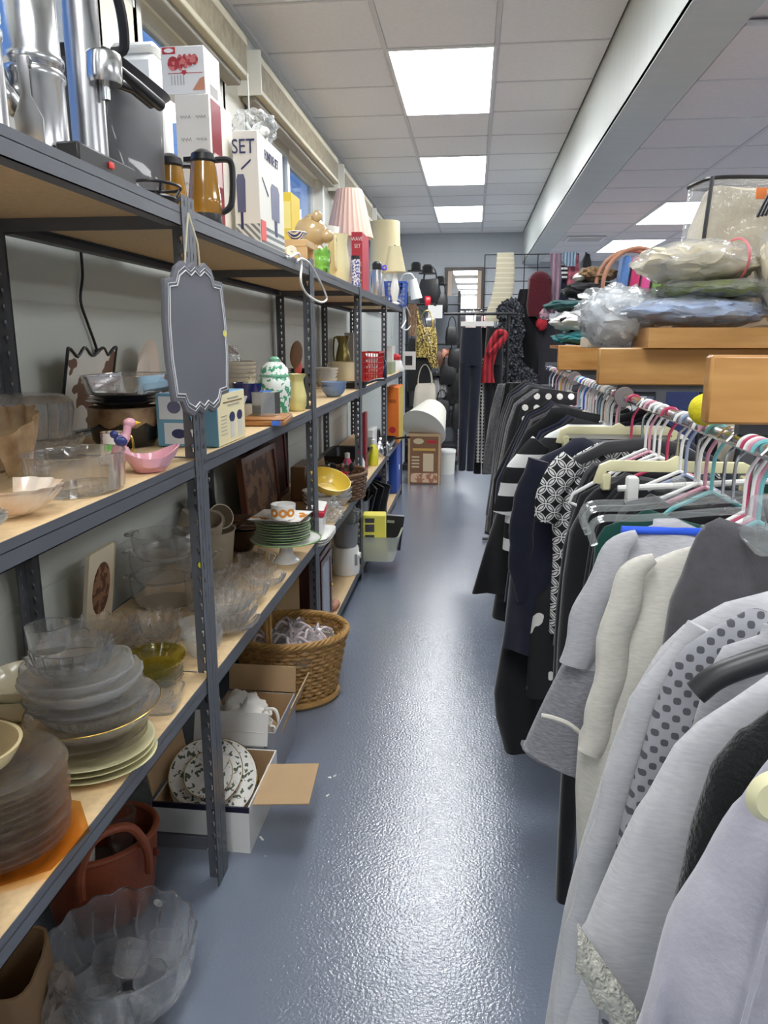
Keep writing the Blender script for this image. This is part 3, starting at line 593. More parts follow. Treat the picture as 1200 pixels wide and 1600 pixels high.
t = thing('patterned_can', 'tall tin can patterned in blue and red flowers', 'tin', spot(556, 428, -.685, ZT)); obj('can', lathe([(.001, 0), (.024, 0), (.024, .15), (.001, .15)], 28), pattern('floral_tin', 'blotch', (232, 232, 238), (60, 70, 160), 90, .35, frac=.52), t); obj('lid', lathe([(.001, .15), (.0255, .15), (.0255, .17), (.001, .172)], 28), BLACKP, t)
p = spot(589, 462, -.70, ZT); t = thing('thermos', 'steel thermos with black top and purple ribbon', 'thermos', p); obj('flask', lathe([(.001, 0), (.034, 0), (.036, .01), (.036, .17), (.03, .19), (.001, .19)], 28), BRUSH, t); obj('cap', lathe([(.031, .188), (.034, .195), (.034, .23), (.02, .245), (.001, .246)], 28), BLACKP, t); obj('handle', handle(.034, .05, .16, .04, .006, 2.2), BLACKP, t)
pu = C_('purple_ribbon', (84, 66, 176), .5)
for a in (0, 1.2, 2.4): obj('ribbon', xf(tube(curve([(0, 0, 0), (.03, .01, .02), (.035, 0, -.01), (0, 0, 0)], 6), .006, 6), (.03, 0, .2), (0, 0, a)), pu, t)
def slot_basket(x0, x1, ytop, ybot, X, z, label, m, d=.16, name='plastic_basket'):
    xc = (x0 + x1) / 2; p = spot(xc, ybot, X, z); w_ = wid(x1 - x0, p); H = wid(ybot - ytop, p); t = thing(name, label, 'basket', p)
    bars = []; n = 7
    def wall(a, b_):                                   # tapering open lattice wall between two lower corners
        A, B = Vector(a), Vector(b_); g = []
        for i in range(n + 1):
            q = A.lerp(B, i / n); o = Vector((q.x * 1.18, q.y * 1.18, H)); g.append(tube([q, o], .0035, 5))
        for k in (0, .22, .42, .62, .82): g.append(tube([Vector((A.x * (1 + .18 * k), A.y * (1 + .18 * k), H * k + .002)), Vector((B.x * (1 + .18 * k), B.y * (1 + .18 * k), H * k + .002))], .0035, 5))
        return join(*g)
    cs = [(-w_ * .42, -d / 2, 0), (w_ * .42, -d / 2, 0), (w_ * .42, d / 2, 0), (-w_ * .42, d / 2, 0)]
    for i in range(4): obj('lattice_wall', wall(cs[i], cs[(i + 1) % 4]), m, t)
    obj('bottom', box(-w_ * .42, w_ * .42, -d / 2, d / 2, 0, .004), m, t)
    obj('rim', tube([(x_ * 1.18, y_ * 1.18, H) for x_, y_, _ in cs], .008, 6, True), m, t); return t, p, H
t, p, H = slot_basket(602, 636, 432, 468, -.72, ZT, 'bright blue slotted plastic basket on the top shelf edge', C_('blue_plastic', (58, 100, 196), .4))
solo('dark_tumbler', xf(lathe(shell([(.03, 0), (.036, .10), (.037, .105)], .002), 24), rot=(.2, .25, 0)), pm('navy_gloss', (24, 26, 52), .2, coat=.5), 'dark navy tumbler sitting in the blue basket', 'cup', (p.x + .01, p.y, ZT + .11))
solo('folded_paper', xf(cbox(.06, .03, .12, .004), rot=(.1, -.15, .3)), W_CARD, 'white folded card standing in the blue basket', 'card', (p.x - .04, p.y, ZT + .10))
# white cord loops hanging over the shelf edge
q = [at(x_, y_, X=-.655) for x_, y_ in ((462, 400), (452, 402), (466, 396), (471, 412), (470, 440), (480, 460), (500, 472), (510, 468), (507, 455), (496, 432), (484, 412), (471, 404), (464, 408))]
solo('power_cord', tube(curve([(-.70, q[0].y, ZT + .004)] + q[1:], 6), .0045, 8), WPL, 'cream power cord looping down over the shelf edge', 'cord')
q = [at(x_, y_, X=-.66) for x_, y_ in ((622, 468), (632, 475), (640, 490), (643, 505), (636, 515), (628, 512), (634, 500), (630, 480))]
solo('power_cord', tube(curve(q, 6), .006, 8), WPL, 'white power cord tangled at the far shelf end', 'cord')
# ================================================================ crockery and glass on the lower shelves
def plate_p(R, h): return [(R * .56, 0), (R * .6, h * .12), (R * .7, h * .35), (R * .98, h * .95), (R, h)]
def bowl_p(R, h): return [(R * .45, 0), (R * .55, h * .06), (R * .82, h * .42), (R * .95, h * .8), (R, h)]
def cup_p(R, h): return [(R * .82, 0), (R * .9, h * .06), (R * .94, h * .5), (R, h)]
def flute(k, a): return lambda ph, s: 1 + a * math.cos(k * ph) * (1 if .12 < s < .88 else 0)
def scal(k, a, dz): return lambda ph, s: (1 + a * math.cos(k * ph) * (.3 + (1 if .25 < s < .75 else 0)), dz * math.cos(k * ph) if .38 < s < .62 else 0)
def vessel(name, label, cat, loc, prof, m, t=.003, n=40, rip=None, group=None, rot=0., sx=1., sy=1.):
    return solo(name, lathe(shell(prof, t), n, rip, sx, sy), m, label, cat, loc, rot, group)
def stack(name, label, cat, loc, R, h, step, n, m, group, rip=None, jit=.004, pf=plate_p, t=.003, seg=40):
    me = mesh_of(name, lathe(shell(pf(R, h), t), seg, rip), m)
    bm = bmesh.new(); bm.from_mesh(me); bmesh.ops.recalc_face_normals(bm, faces=list(bm.faces)); bm.to_mesh(me); bm.free()
    for i in range(n): tag(obj(name, me, None, None, (loc[0] + random.uniform(-jit, jit), loc[1] + random.uniform(-jit, jit), loc[2] + i * step), (0, 0, random.random() * 6)), label, cat, group)
    return loc[2] + (n - 1) * step + h
def mug(label, loc, R, H, m, ang=0., hm=None, name='mug', group=None):
    t = thing(name, label, 'mug', loc, ang, group); obj('cup', lathe(shell([(R * .86, 0), (R * .92, H * .05), (R * .97, H * .4), (R, H)], .003), 32), m, t); obj('handle', handle(R * .94, H * .25, H * .8, R * .65, R * .11), hm or m, t); return t
Z2, Z3, Z3B = 1.213, .634, .620
PINKG = glass('pinkish_glass', (254, 253, 253), .75, .0, bump=.3, bs=30, milky=.05); FROST = glass('frosted_glass', (255, 255, 255), .45, .04, milky=.10, bump=.2, bs=40); SMOKE = glass('smoky_brown_glass', (253, 250, 246), .5, .0, bump=.1, bs=30, milky=.025)
AMB = glass('amber_sheet_glass', (250, 224, 176), .15, .02); OLIVE = glass('olive_glass', (236, 232, 160), .15, .02, bump=.15, bs=40); GOLD = pm('gold_rim', (214, 180, 92), .25, 1.)
# ---- second shelf, first bay
def shell_dish(name, label, loc, L, Wd, H, m, rot):
    def fn(u, v):
        a = (u - .5) * PI * 1.1; rr = (.15 + .85 * v); k = 1 + .05 * math.cos(a * 14) * v
        return (math.cos(a) * L * rr * k - L * .35, math.sin(a) * Wd * rr * k, H * (v ** 2.2) + .006)
    g = grid(40, 12, fn); top = g; bot = ([(x * .97, y * .97, z - .006) for x, y, z in g[0]], [tuple(reversed(f)) for f in g[1]])
    return solo(name, join(top, bot), m, label, 'shell', loc, rot)
shell_dish('conch_shell', 'large brown mottled seashell half resting behind the small shell dishes', (-.905, 1.43, Z2 + .035), .105, .085, .10, pm('brown_shell', (196, 172, 134), .45, c2=(116, 84, 58), vs=14), (.15, -.35, .9))
shell_dish('shell_dish', 'pale white and peach shell dish at the shelf edge', (-.735, 1.17, Z2 + .001), .085, .075, .045, pm('pearl_shell', (238, 228, 214), .25, c2=(216, 182, 150), vs=18, coat=.4), (0, 0, .3))
shell_dish('leaf_dish', 'clear glass leaf dish beside the peach shell', (-.72, 1.00, Z2 + .001), .07, .06, .03, CUT, (0, 0, -.2))
vessel('glass_dish', 'clear oval straight sided glass dish beside the pink swan', 'dish', (-.765, 1.385, Z2), [(.078, 0), (.084, .006), (.088, .07), (.09, .075)], CLEAR, .005, 48, flute(16, .012), sy=1.25)
vessel('glass_dish', 'clear footed glass plate under the inverted bowl', 'dish', (-1.03, 1.68, Z2), plate_p(.125, .035), CUT, .004, 48, flute(24, .02)); vessel('glass_dish', 'scalloped glass bowl nested on the footed plate', 'dish', (-1.03, 1.68, Z2 + .012), bowl_p(.115, .05), CUT, .004, 48, scal(16, .03, .004))
o = vessel('glass_bowl', 'large ribbed pinkish glass bowl standing upside down on glass plates', 'bowl', (-1.03, 1.68, Z2 + .165), [(.055, 0), (.075, .004), (.094, .02), (.096, .04), (.085, .10)], PINKG, .004, 60, flute(20, .03), rot=(PI, 0, 0))
t = mug('white floral mug with gold handle and green price sticker', (-.84, 1.70, Z2), .028, .075, pattern('floral_china', 'blotch', (240, 238, 232), (170, 118, 138), 55, .2, frac=.62), .5, GOLD); obj('sticker', xf(box(-.009, .009, -.001, 0, -.007, .007), (-.006, -.0285, .04)), C_('green_sticker', (70, 210, 50), .5), t); obj('rim', tube([(.0275 * math.cos(a), .0275 * math.sin(a), .0755) for a in [i * PI / 14 for i in range(28)]], .001, 5, True), GOLD, t)
PINK = pm('pink_glaze', (232, 172, 184), .25, coat=.5, var=.1, vs=10)
t = thing('swan_dish', 'pink ceramic swan dish with small blue bird at the shelf edge', 'dish', (-.715, 1.61, Z2), .6); obj('bowl', lathe(shell([(.032, 0), (.036, .005), (.058, .025), (.066, .045)], .004), 40, lambda a, s: (1 + .05 * math.cos(3 * a), .012 * math.cos(2 * a) if .3 < s < .7 else 0), sy=.8), PINK, t)
obj('neck', tube(curve([(-.05, 0, .035), (-.058, 0, .06), (-.045, 0, .085), (-.04, 0, .105)], 5), [.016] * 5 + [.012] * 5 + [.009] * 6, 10), PINK, t); hd = obj('head', xf(ball(.014, .011, .011, 2), (-.036, 0, .11)), PINK, t); obj('beak', xf(lathe([(.001, 0), (.005, 0), (.001, .014)], 8), (-.026, 0, .109), (0, PI / 2, 0)), C_('orange_yellow', (240, 190, 40), .4), hd)
b_ = obj('bird', xf(ball(.017, .01, .012, 2), (-.062, -.03, .075), (0, .5, .4)), C_('blue_glaze', (48, 58, 116), .25), t); obj('bird_head', xf(ball(.009, .009, .009, 2), (-.075, -.034, .09)), MATS['blue_glaze'], b_)
t = thing('casserole', 'dark casserole with tan dripping glaze on the second shelf', 'casserole', (-.96, 2.02, Z2)); obj('pot', lathe(shell([(.075, 0), (.088, .02), (.092, .06), (.094, .075)], .005), 40), pm('black_glaze', (30, 28, 30), .25, coat=.4), t); obj('drip_band', lathe([(.0925, .06), (.0955, .075), (.0955, .105), (.091, .108), (.09, .075)], 60, lambda a, s: (1, .006 * math.sin(9 * a) if s < .2 else 0)), pm('tan_drip', (176, 152, 122), .35, c2=(110, 80, 56), vs=24), t)
for i in range(3): vessel('dark_plate', 'slate blue plate stacked on the casserole', 'plate', (-.96 + .004 * i, 2.02, Z2 + .109 + i * .009), plate_p(.10 - .004 * i, .016), pm('slate_glaze', (62, 68, 84), .25, coat=.4), .004, 36, group='slate plates on the casserole')
t = thing('baking_dish', 'clear rectangular glass baking dish on the slate plates', 'dish', (-.955, 2.06, Z2 + .144)); obj('dish', stack_rings([rbox(.08, .13, 0), rbox(.092, .145, .05), rbox(.10, .15, .05), rbox(.09, .143, .048), rbox(.078, .128, .005)]), CLEAR, t)
solo('platter', xf(lathe(shell(plate_p(.10, .02), .004), 44, sy=1.35), rot=(PI / 2, 0, PI / 2 + .0)), pm('ivory_china', (226, 216, 206), .25, coat=.5), 'ivory oval platter leaning upright against the wall', 'plate', (-1.165, 2.62, Z2 + .16), (0, .12, 0))
def sheet(u, v): return (.004 * math.sin(u * 12), (u - .5) * .30, (v - .5) * .24 + .012 * math.cos(u * 19) * v)
t = thing('picture_cushion', 'thin white cloth panel with brown horse and wavy black edge leaning on the wall', 'cloth', (-1.15, 2.20, Z2 + .135), (0, .2, 0)); g = grid(24, 10, sheet)
obj('panel', join(g, ([(x - .004, y, z) for x, y, z in g[0]], g[1])), pattern('horse_print', 'blotch', (214, 212, 206), (112, 84, 68), 9, .7, frac=.56), t); ed = [sheet(u / 23, 0) for u in range(24)] + [sheet(1, v / 9) for v in range(10)] + [sheet(1 - u / 23, 1) for u in range(24)] + [sheet(0, 1 - v / 9) for v in range(10)]
obj('border', tube(ed, .005, 6, True), BLACKP, t)
t = thing('power_cord', 'black power cord hanging down the wall with a plug', 'cord', (0, 0, 0)); pts = [at(x_, y_, X=-1.198) for x_, y_ in ((126, 388), (129, 430), (126, 470), (137, 505), (146, 530), (151, 545))]; obj('cable', tube(curve(pts, 5), .0045, 8), BLACKP, t); obj('plug', tube([pts[-1], pts[-1] + Vector((.003, .004, -.02)), pts[-1] + Vector((.004, .006, -.035))], [.008, .011, .008], 10), BLACKP, t)
c = Carton('blender_carton', 'blue product carton with cream side showing two hand blenders', C_('sky_card', (104, 158, 190), .5, var=.15), 242, 338, 381, 616, -.685, Z2)
cr_ = pm('butter_card', (240, 228, 184), .5); c.panel('R', .01, .99, .01, .985, cr_, 'side_panel'); c.panel('F', .05, .5, .52, .95, C_('pale_photo', (206, 214, 222), .4), 'photo_print'); c.panel('F', .12, .62, .05, .45, C_('pale_photo', (206, 214, 222), .4), 'photo_print'); c.poly('F', oval(.3, .75, .11, .12), blue, 'gadget_print', .003); c.poly('F', oval(.36, .25, .12, .09), navy, 'gadget_print', .003)
for k_, (u0, u1) in enumerate(((.35, .75), (.2, .9), (.35, .78))): c.panel('R', u0, u1, .86 - .065 * k_, .885 - .065 * k_, [ink, C_('brown_ink', (120, 98, 70), .6), ink][k_], 'small_print', .0018)
for u in (.5, .78): c.panel('R', u - .07, u + .07, .08, .42, C_('pale_print', (222, 218, 210), .4), 'blender_print', .0018); c.poly('R', oval(u, .5, .10, .10), navy, 'blender_print', .0026)
for i in range(6): c.panel('R', .1, .3, .2 + .07 * i, .212 + .07 * i, ink, 'small_print', .0018)
# ---- second shelf, second bay
vessel('compote', 'white footed compote bowl beside the hand blender carton', 'bowl', (-.75, 2.31, Z2), [(.028, 0), (.03, .006), (.012, .014), (.012, .03), (.03, .05), (.055, .115)], WHITE, .003, 40)
vessel('deep_bowl', 'deep greige bowl carrying the cream bowl stack', 'bowl', (-.975, 3.01, Z2), [(.075, 0), (.085, .02), (.095, .10), (.098, .105)], pm('greige_china', (206, 198, 184), .3, coat=.3), .006)
zz = stack('oval_bowl', 'cream oval bowl in the stack behind the blue bowl', 'bowl', (-.975, 3.01, Z2 + .085), .112, .055, .016, 5, pm('greige_china', (206, 198, 184), .3, coat=.3), 'cream bowls in one stack', pf=bowl_p)
vessel('glass_cloche', 'cut glass lid lying on the cream bowls', 'lid', (-.975, 3.01, zz), [(.05, 0), (.045, .03), (.02, .045), (.008, .06)], CUT, .003)
p = spot(390, 608, -.835, Z2); vessel('blue_bowl', 'deep cobalt blue faceted bowl', 'bowl', (p.x, p.y, Z2 + .055), bowl_p(wid(28, p), .075), pm('cobalt_glaze', (34, 48, 120), .12, coat=.8), .004, 16)
vessel('rice_bowl', 'white bowl under the cobalt blue bowl', 'bowl', (p.x, p.y, Z2), bowl_p(.05, .054), WHITE, .003)
t = thing('trinket_box', 'small ivory lidded trinket box sitting in the cobalt bowl', 'box', (p.x + .005, p.y, Z2 + .105)); obj('box', lathe([(.001, 0), (.024, 0), (.028, .02), (.001, .02)], 24, flute(8, .05)), CREAM, t); obj('lid', lathe([(.001, .02), (.03, .02), (.027, .032), (.006, .038), (.008, .046), (.001, .05)], 24, flute(8, .05)), CREAM, t)
p = spot(431, 652, -.74, Z2); r = wid(24, p); t = thing('ginger_jar', 'green and white lidded ginger jar on the second shelf', 'jar', p); GW = pattern('green_vine_glaze', 'blotch', (232, 238, 230), (78, 156, 118), 42, .18, frac=.52); GB = pm('celadon_glaze', (120, 182, 150), .2, coat=.5)
obj('jar', lathe([(.001, 0), (r * .8, 0), (r * .85, .01), (r * 1.0, .08), (r * 1.05, .125), (r * .95, .15), (r * .9, .155), (.001, .155)], 36), GW, t); obj('band', lathe([(r * .9, .15), (r * .97, .152), (r * .97, .16), (r * .9, .162)], 36), GB, t); l = obj('lid', lathe([(r * .93, .16), (r * .85, .185), (r * .5, .205), (r * .3, .208), (.001, .208)], 36), GW, t); obj('knob', lathe([(r * .3, .206), (r * .34, .218), (r * .2, .226), (.001, .227)], 24), GB, l)
p = spot(464, 648, -.725, Z2); r = wid(16, p); t = thing('vase', 'pale yellow vase with flared wavy mouth', 'vase', p); obj('body', lathe(shell([(r * .72, 0), (r * .95, .02), (r, .06), (r * .72, .115), (r * .7, .13), (r * 1.0, .15)], .003), 40, lambda a, s: 1 + (.05 * math.cos(8 * a) if .36 < s < .64 else .015 * math.cos(8 * a))), pm('straw_glaze', (216, 206, 138), .2, coat=.6), t)
p = at(421, 664, X=-.715); t = thing('cutting_board', 'honey wood board with blue tape at the shelf edge', 'board', (-.72, p.y, Z2), .12); bd = obj('board', cbox(.15, .24, .018, .004), WOOD, t); obj('tape', box(.03, .06, -.1205, -.119, .002, .0185), C_('blue_tape', (70, 120, 220), .5), t); obj('moulding', cbox(.145, .235, .006, .002, z0=.018), WOOD, t); pb = p
t = thing('mirror_box', 'small six sided mirrored glass box on the wooden board', 'box', (-.73, pb.y + .02, Z2 + .025), .4); obj('case', lathe([(.001, 0), (.05, 0), (.05, .075), (.001, .075)], 6), pm('mirror_glass', (200, 204, 204), .06, .85, var=.1), t, ang=20); obj('lid', lathe([(.051, .075), (.051, .082), (.02, .084), (.001, .084)], 6), MATS['mirror_glass'], t, ang=20); obj('tape', box(-.02, .02, -.012, .012, .084, .0855), C_('blue_tape', (70, 120, 220), .5), t)
# utensil crock with paddles
p = spot(452, 600, -.88, Z2); t = thing('utensil_crock', 'cream crock holding wooden paddles behind the ginger jar', 'crock', p); obj('pot', lathe(shell([(.045, 0), (.05, .01), (.05, .13)], .004), 30), CREAM, t)
def paddle(label, loc, L, Wd, m, rot): # spatula standing on its handle
    t = thing('wooden_spoon', label, 'spoon', loc, rot); obj('handle', tube([(0, 0, 0), (0, 0, L * .6)], .006, 8), m, t); obj('blade', xf(ball(Wd / 2, .007, L * .24, 3), (0, 0, L * .78)), m, t)
paddle('large dark wooden paddle spoon standing in the crock', (p.x + .015, p.y - .01, Z2 + .01), .27, .062, pm('brown_spoon_wood', (122, 88, 62), .5, var=.2, vs=8, stretch=(8, 8, 1)), (.08, .10, .5)); paddle('white slotted spatula standing in the crock', (p.x - .02, p.y - .01, Z2 + .01), .20, .05, WPL, (.05, -.2, .2)); paddle('red spatula standing in the crock', (p.x + .02, p.y + .02, Z2 + .01), .19, .05, C_('coral_red', (190, 62, 52), .4), (-.1, .25, .9))
p = spot(368, 545, -1.15, Z2); t = thing('etched_tray', 'etched clear glass panel leaning on the wall', 'tray', (-1.15, p.y, Z2), (0, -.08, 0)); obj('sheet', cbox(.012, .16, .26, .003), CUT, t); obj('band', box(-.008, .008, -.078, .078, .17, .2), FROST, t)
solo('wooden_disc', xf(lathe([(.001, 0), (.07, 0), (.073, .006), (.07, .012), (.001, .012)], 36), rot=(0, 1.15, 0)), pm('walnut', (110, 66, 42), .45, var=.2, vs=8), 'round walnut board leaning behind the cream bowls', 'board', (-1.10, 2.72, Z2 + .07), 0)
stack('black_plate', 'black plate in the tall stack by the second post', 'plate', tuple(spot(469, 570, -.97, 1.21)), .07, .012, .010, 13, BLACKP, 'black plates in a tall stack', seg=28)
# ---- second shelf, third to fifth bay
def S2(x, X, y=600): return spot(x, y, X, 1.21)
p = S2(508, -.95); stack('white_dish', 'white square baking dish in the stack by the second post', 'dish', p, .09, .05, .022, 4, WHITE, 'white dishes by the second post', seg=8)
p = S2(522, -.72, 612); stack('blue_bowl', 'pale blue bowl stacked at the shelf edge', 'bowl', p, wid(20, p), .055, .022, 2, pm('powder_blue', (124, 148, 184), .3, coat=.3), 'powder blue bowls', pf=bowl_p)
p = S2(538, -.93); t = thing('cream_pot', 'cream enamel pot with ear handles behind the blue bowls', 'pot', p); obj('pot', lathe(shell([(.08, 0), (.09, .02), (.095, .13), (.10, .135)], .004), 32), CREAM, t)
for s_ in (0, PI): obj('ear', handle(.092, .08, .12, .03, .006, s_), CREAM, t)
p = S2(536, -1.02, 560); t = thing('brass_jug', 'tall brass jug standing near the wall', 'jug', p); obj('body', lathe(shell([(.05, 0), (.04, .02), (.07, .1), (.05, .2), (.035, .26), (.055, .32)], .003), 30), pm('old_brass', (150, 136, 84), .3, .9, var=.2), t); obj('handle', handle(.05, .1, .29, .06, .007, 2.5), MATS['old_brass'], t)
p = S2(551, -.74, 600); t = thing('frying_pan', 'black frying pan lying on the shelf', 'pan', p); obj('pan', lathe(shell([(.08, 0), (.10, .035)], .003), 30), BLACKP, t); obj('handle', tube([(.09, 0, .03), (.14, .07, .045), (.18, .13, .045)], .009, 8), BLACKP, t)
c = Carton('grey_carton', 'plain grey carton at the back of the third bay', C_('stone_card', (166, 164, 156), .7), 538, 552, 560, 520, -1.0, 1.21)
t, p, H = slot_basket(568, 596, 562, 604, -.74, 1.21, 'red slotted plastic crate on the second shelf', C_('red_plastic', (190, 34, 40), .4), .3, 'red_crate'); 
for i in range(4): vessel('white_saucer', 'white dish piled in the red crate', 'dish', (p.x, p.y - .05 + .02 * i, 1.24 + .045 * i), plate_p(.055, .02), WHITE, .004, 24, group='white dishes in the red crate', rot=(.1 * i, .05, 0))
p = S2(598, -.69, 600); t = thing('bottle', 'navy blue bottle with silver cap on the second shelf', 'bottle', p); obj('body', lathe([(.001, 0), (.03, 0), (.032, .01), (.032, .12), (.012, .15), (.001, .15)], 24), pm('navy_gloss', (24, 26, 52), .2, coat=.5), t); obj('cap', lathe([(.014, .15), (.014, .18), (.001, .18)], 16), CHROME, t)
c = Carton('white_carton', 'narrow white carton standing on the second shelf', W_CARD, 604, 613, 618, 541, -.74, 1.21); c.panel('F', .1, .9, .1, .4, C_('sage_print', (150, 160, 130), .5))
c = Carton('sage_carton', 'short sage green carton in front of the white carton', C_('sage_print', (150, 160, 130), .5), 603, 612, 618, 566, -.70, 1.21)
p = S2(619, -.72, 590); t = thing('mixer', 'white kitchen mixer with red top at the shelf end', 'appliance', p); obj('body', lathe([(.001, 0), (.07, 0), (.075, .02), (.05, .1), (.001, .11)], 24), WPL, t); obj('top', xf(ball(.045, .05, .035, 2), (0, 0, .13)), C_('red_plastic', (190, 34, 40), .4), t)
p = at(641, 564, X=-.60); t = thing('white_display_box', 'white window carton hung at the far shelf end', 'box', (-.63, p.y, 1.22)); w_ = wid(26, p); obj('frame', join(box(-w_ / 2, w_ / 2, 0, .03, 0, .04), box(-w_ / 2, w_ / 2, 0, .03, .13, .17), box(-w_ / 2, -w_ / 2 + .06, 0, .03, .04, .13), box(w_ / 2 - .03, w_ / 2, 0, .03, .04, .13)), W_CARD, t); obj('window', box(-w_ / 2 + .06, w_ / 2 - .03, .012, .02, .04, .13), BLACKP, t)
# ---- third shelf, first bay
vessel('white_bowl', 'deep plain white ceramic bowl near the brown plates', 'bowl', (-.735, .835, Z3), [(.055, 0), (.07, .01), (.078, .05), (.082, .115), (.084, .118)], WHITE, .005, 48)
t = solo('octagonal_plate', lathe(shell([(.09, 0), (.10, .004), (.136, .016)], .004), 8), AMB, 'amber octagonal glass plate under the smoky plates', 'plate', (-.785, 1.085, Z3), .25, ang=20)
zz = stack('smoky_plate', 'smoky brown glass plate in the tall stack', 'plate', (-.795, 1.075, Z3 + .012), .118, .017, .0115, 13, SMOKE, 'smoky brown glass plates', jit=.005)
vessel('cream_bowl', 'cream pottery bowl on the smoky plate stack', 'bowl', (-.815, 1.04, zz), bowl_p(.09, .05), pm('cream_pottery', (226, 208, 160), .3, coat=.3), .006)
for i in range(2):
    t = thing('pottery_bowl', ['tan pottery bowl with navy lining nested in the cream bowl', 'topmost tan pottery bowl with navy lining'][i], 'bowl', (-.825, 1.03, zz + .014 + .026 * i), 0, 'navy and tan pottery bowls'); R = .062 - .004 * i
    obj('bowl', lathe(shell(bowl_p(R, .038), .004), 40), pm('tan_pottery', (168, 128, 84), .35), t); obj('lining', lathe([(.001, .0055), (R * .5, .0065), (R * .76, .018), (R * .91, .0375), (R * .89, .0375), (R * .74, .019), (.001, .007)], 36), pm('navy_lining', (36, 44, 78), .2, coat=.5), t)
sx_, sy_ = -.775, 1.375
zz = stack('sage_plate', 'cream plate with sage rim at the bottom of the glass pile', 'plate', (sx_, sy_, Z3), .128, .016, .013, 3, pm('sage_cream', (214, 208, 166), .25, coat=.4), 'sage rimmed plates')
zz = stack('brown_glass_plate', 'brown glass plate in the big glass pile', 'plate', (sx_, sy_, zz - .004), .115, .022, .016, 2, SMOKE, 'brown glass plates in the pile')
t = thing('gold_rim_bowl', 'wide clear glass bowl with gold rim in the big glass pile', 'bowl', (sx_ + .005, sy_ + .01, zz - .006), (.04, -.05, 0)); obj('bowl', lathe(shell(bowl_p(.137, .052), .003), 48), PINKG, t); obj('gold_band', tube([(.137 * math.cos(a), .137 * math.sin(a), .052) for a in [i * PI / 24 for i in range(48)]], .0013, 5, True), GOLD, t)
z_ = zz + .012
for i, (R, h, k, a, m, lab, pf) in enumerate([(.112, .05, 30, .03, CUT, 'ribbed pressed glass bowl in the big glass pile', bowl_p), (.118, .03, 22, .025, CUT, 'crimped glass plate in the big glass pile', plate_p), (.124, .022, 12, .02, CUT, 'plain edged glass plate in the big glass pile', plate_p), (.122, .05, 40, .006, FROST, 'frosted glass bowl in the big glass pile', bowl_p), (.113, .04, 6, .03, FROST, 'frosted glass dish above the frosted bowl', bowl_p), (.085, .045, 14, .04, CUT, 'small fluted glass bowl high on the glass pile', bowl_p), (.078, .04, 18, .04, CLEAR, 'clear fluted glass bowl near the top of the pile', cup_p)]):
    vessel('glass_bowl' if h > .035 else 'glass_plate', lab, 'bowl' if h > .035 else 'plate', (sx_ - .012 * (i > 3) + .004 * (-1) ** i, sy_ - .006 * i, z_), pf(R, h), m, .004, 60, scal(k, a, .002)); z_ += h * .62
vessel('glass_bowl', 'small plain glass bowl crowning the big glass pile', 'bowl', (sx_ - .04, sy_ - .06, z_ + .012), cup_p(.042, .05), CLEAR, .005, 40)
t = thing('butter_dish', 'square pressed glass dish at the shelf edge', 'dish', (-.735, 1.62, Z3), .15); obj('dish', stack_rings([rbox(.045, .055, 0), rbox(.055, .065, .035), rbox(.05, .06, .035), rbox(.042, .052, .006)]), CUT, t); obj('insert', xf(lathe(shell(bowl_p(.035, .02), .003), 24, flute(12, .05)), (0, 0, .008)), CUT, t)
for i in range(3): vessel('glass_plate', 'clear glass plate under the olive oval dish', 'plate', (-.80, 1.735, Z3 + .010 * i), plate_p(.075, .016), CUT, .003, 40, flute(20, .02), 'clear plates under the olive dish', sy=1.15)
vessel('oval_dish', 'olive green oval glass dish with ribbed sides', 'dish', (-.80, 1.735, Z3 + .038), [(.055, 0), (.065, .004), (.08, .03), (.083, .034)], OLIVE, .003, 60, flute(30, .02), sy=1.2)
for k, (x_, y_, R, h, m, lab) in enumerate([(-.90, 2.00, .085, .05, CUT, 'cut crystal bowl with pointed rim behind the post'), (-.90, 2.00, .075, .06, CUT, 'flared crystal bowl stacked behind the post'), (-1.05, 1.92, .125, .06, FROST, 'wide hazy glass bowl behind the glass pile'), (-1.05, 1.92, .12, .05, CUT, 'wide crystal platter bowl stacked on the hazy bowl'), (-1.03, 1.55, .10, .07, CREAM, 'cream bowl behind the glass pile'), (-1.03, 1.55, .10, .06, CREAM, 'cream bowl stacked behind the glass pile'), (-1.0, 1.18, .11, .06, PINKG, 'pinkish glass bowl behind the smoky plates')]):
    vessel('glass_bowl' if m is not CREAM else 'cream_bowl', lab, 'bowl', (x_, y_, (Z3 if y_ < 1.82 else Z3B) + (.035 if k in (1, 3, 5) else 0)), bowl_p(R, h), m, .004, 60, scal(14, .05, .006) if m is CUT else None)
for i, (R, h) in enumerate([(.115, .10), (.112, .10), (.10, .08)]):
    t = thing('glass_casserole', ['large lidless glass casserole at the bottom of a stack near the wall', 'large glass casserole in the middle of a stack near the wall', 'glass bowl on top of the casserole stack near the wall'][i], 'casserole', (-1.03, 2.38 - .0 * i, Z3B + [0, .085, .165][i])); obj('pot', lathe(shell([(R * .85, 0), (R * .95, .015), (R, h * .6), (R * 1.02, h)], .004), 48), CLEAR, t)
    for s_ in (0, PI): obj('ear', xf(cbox(.03, .06, .012, .004), ((R + .008) * math.cos(s_), 0, h * .85)), CLEAR, t)
t = thing('jug_placard', 'cream placard with brown jug picture leaning on the wall', 'placard', (-1.14, 2.10, Z3B), (0, .14, 0)); obj('card', cbox(.012, .17, .27, .012, 2), pm('aged_cream_tin', (222, 210, 184), .45), t); obj('jug_print', xf(prism(oval(0, .14, .055, .085), .002, 'X'), (.0072, 0, 0)), pattern('brown_jug_print', 'blotch', (92, 58, 40), (150, 112, 84), 30), t)
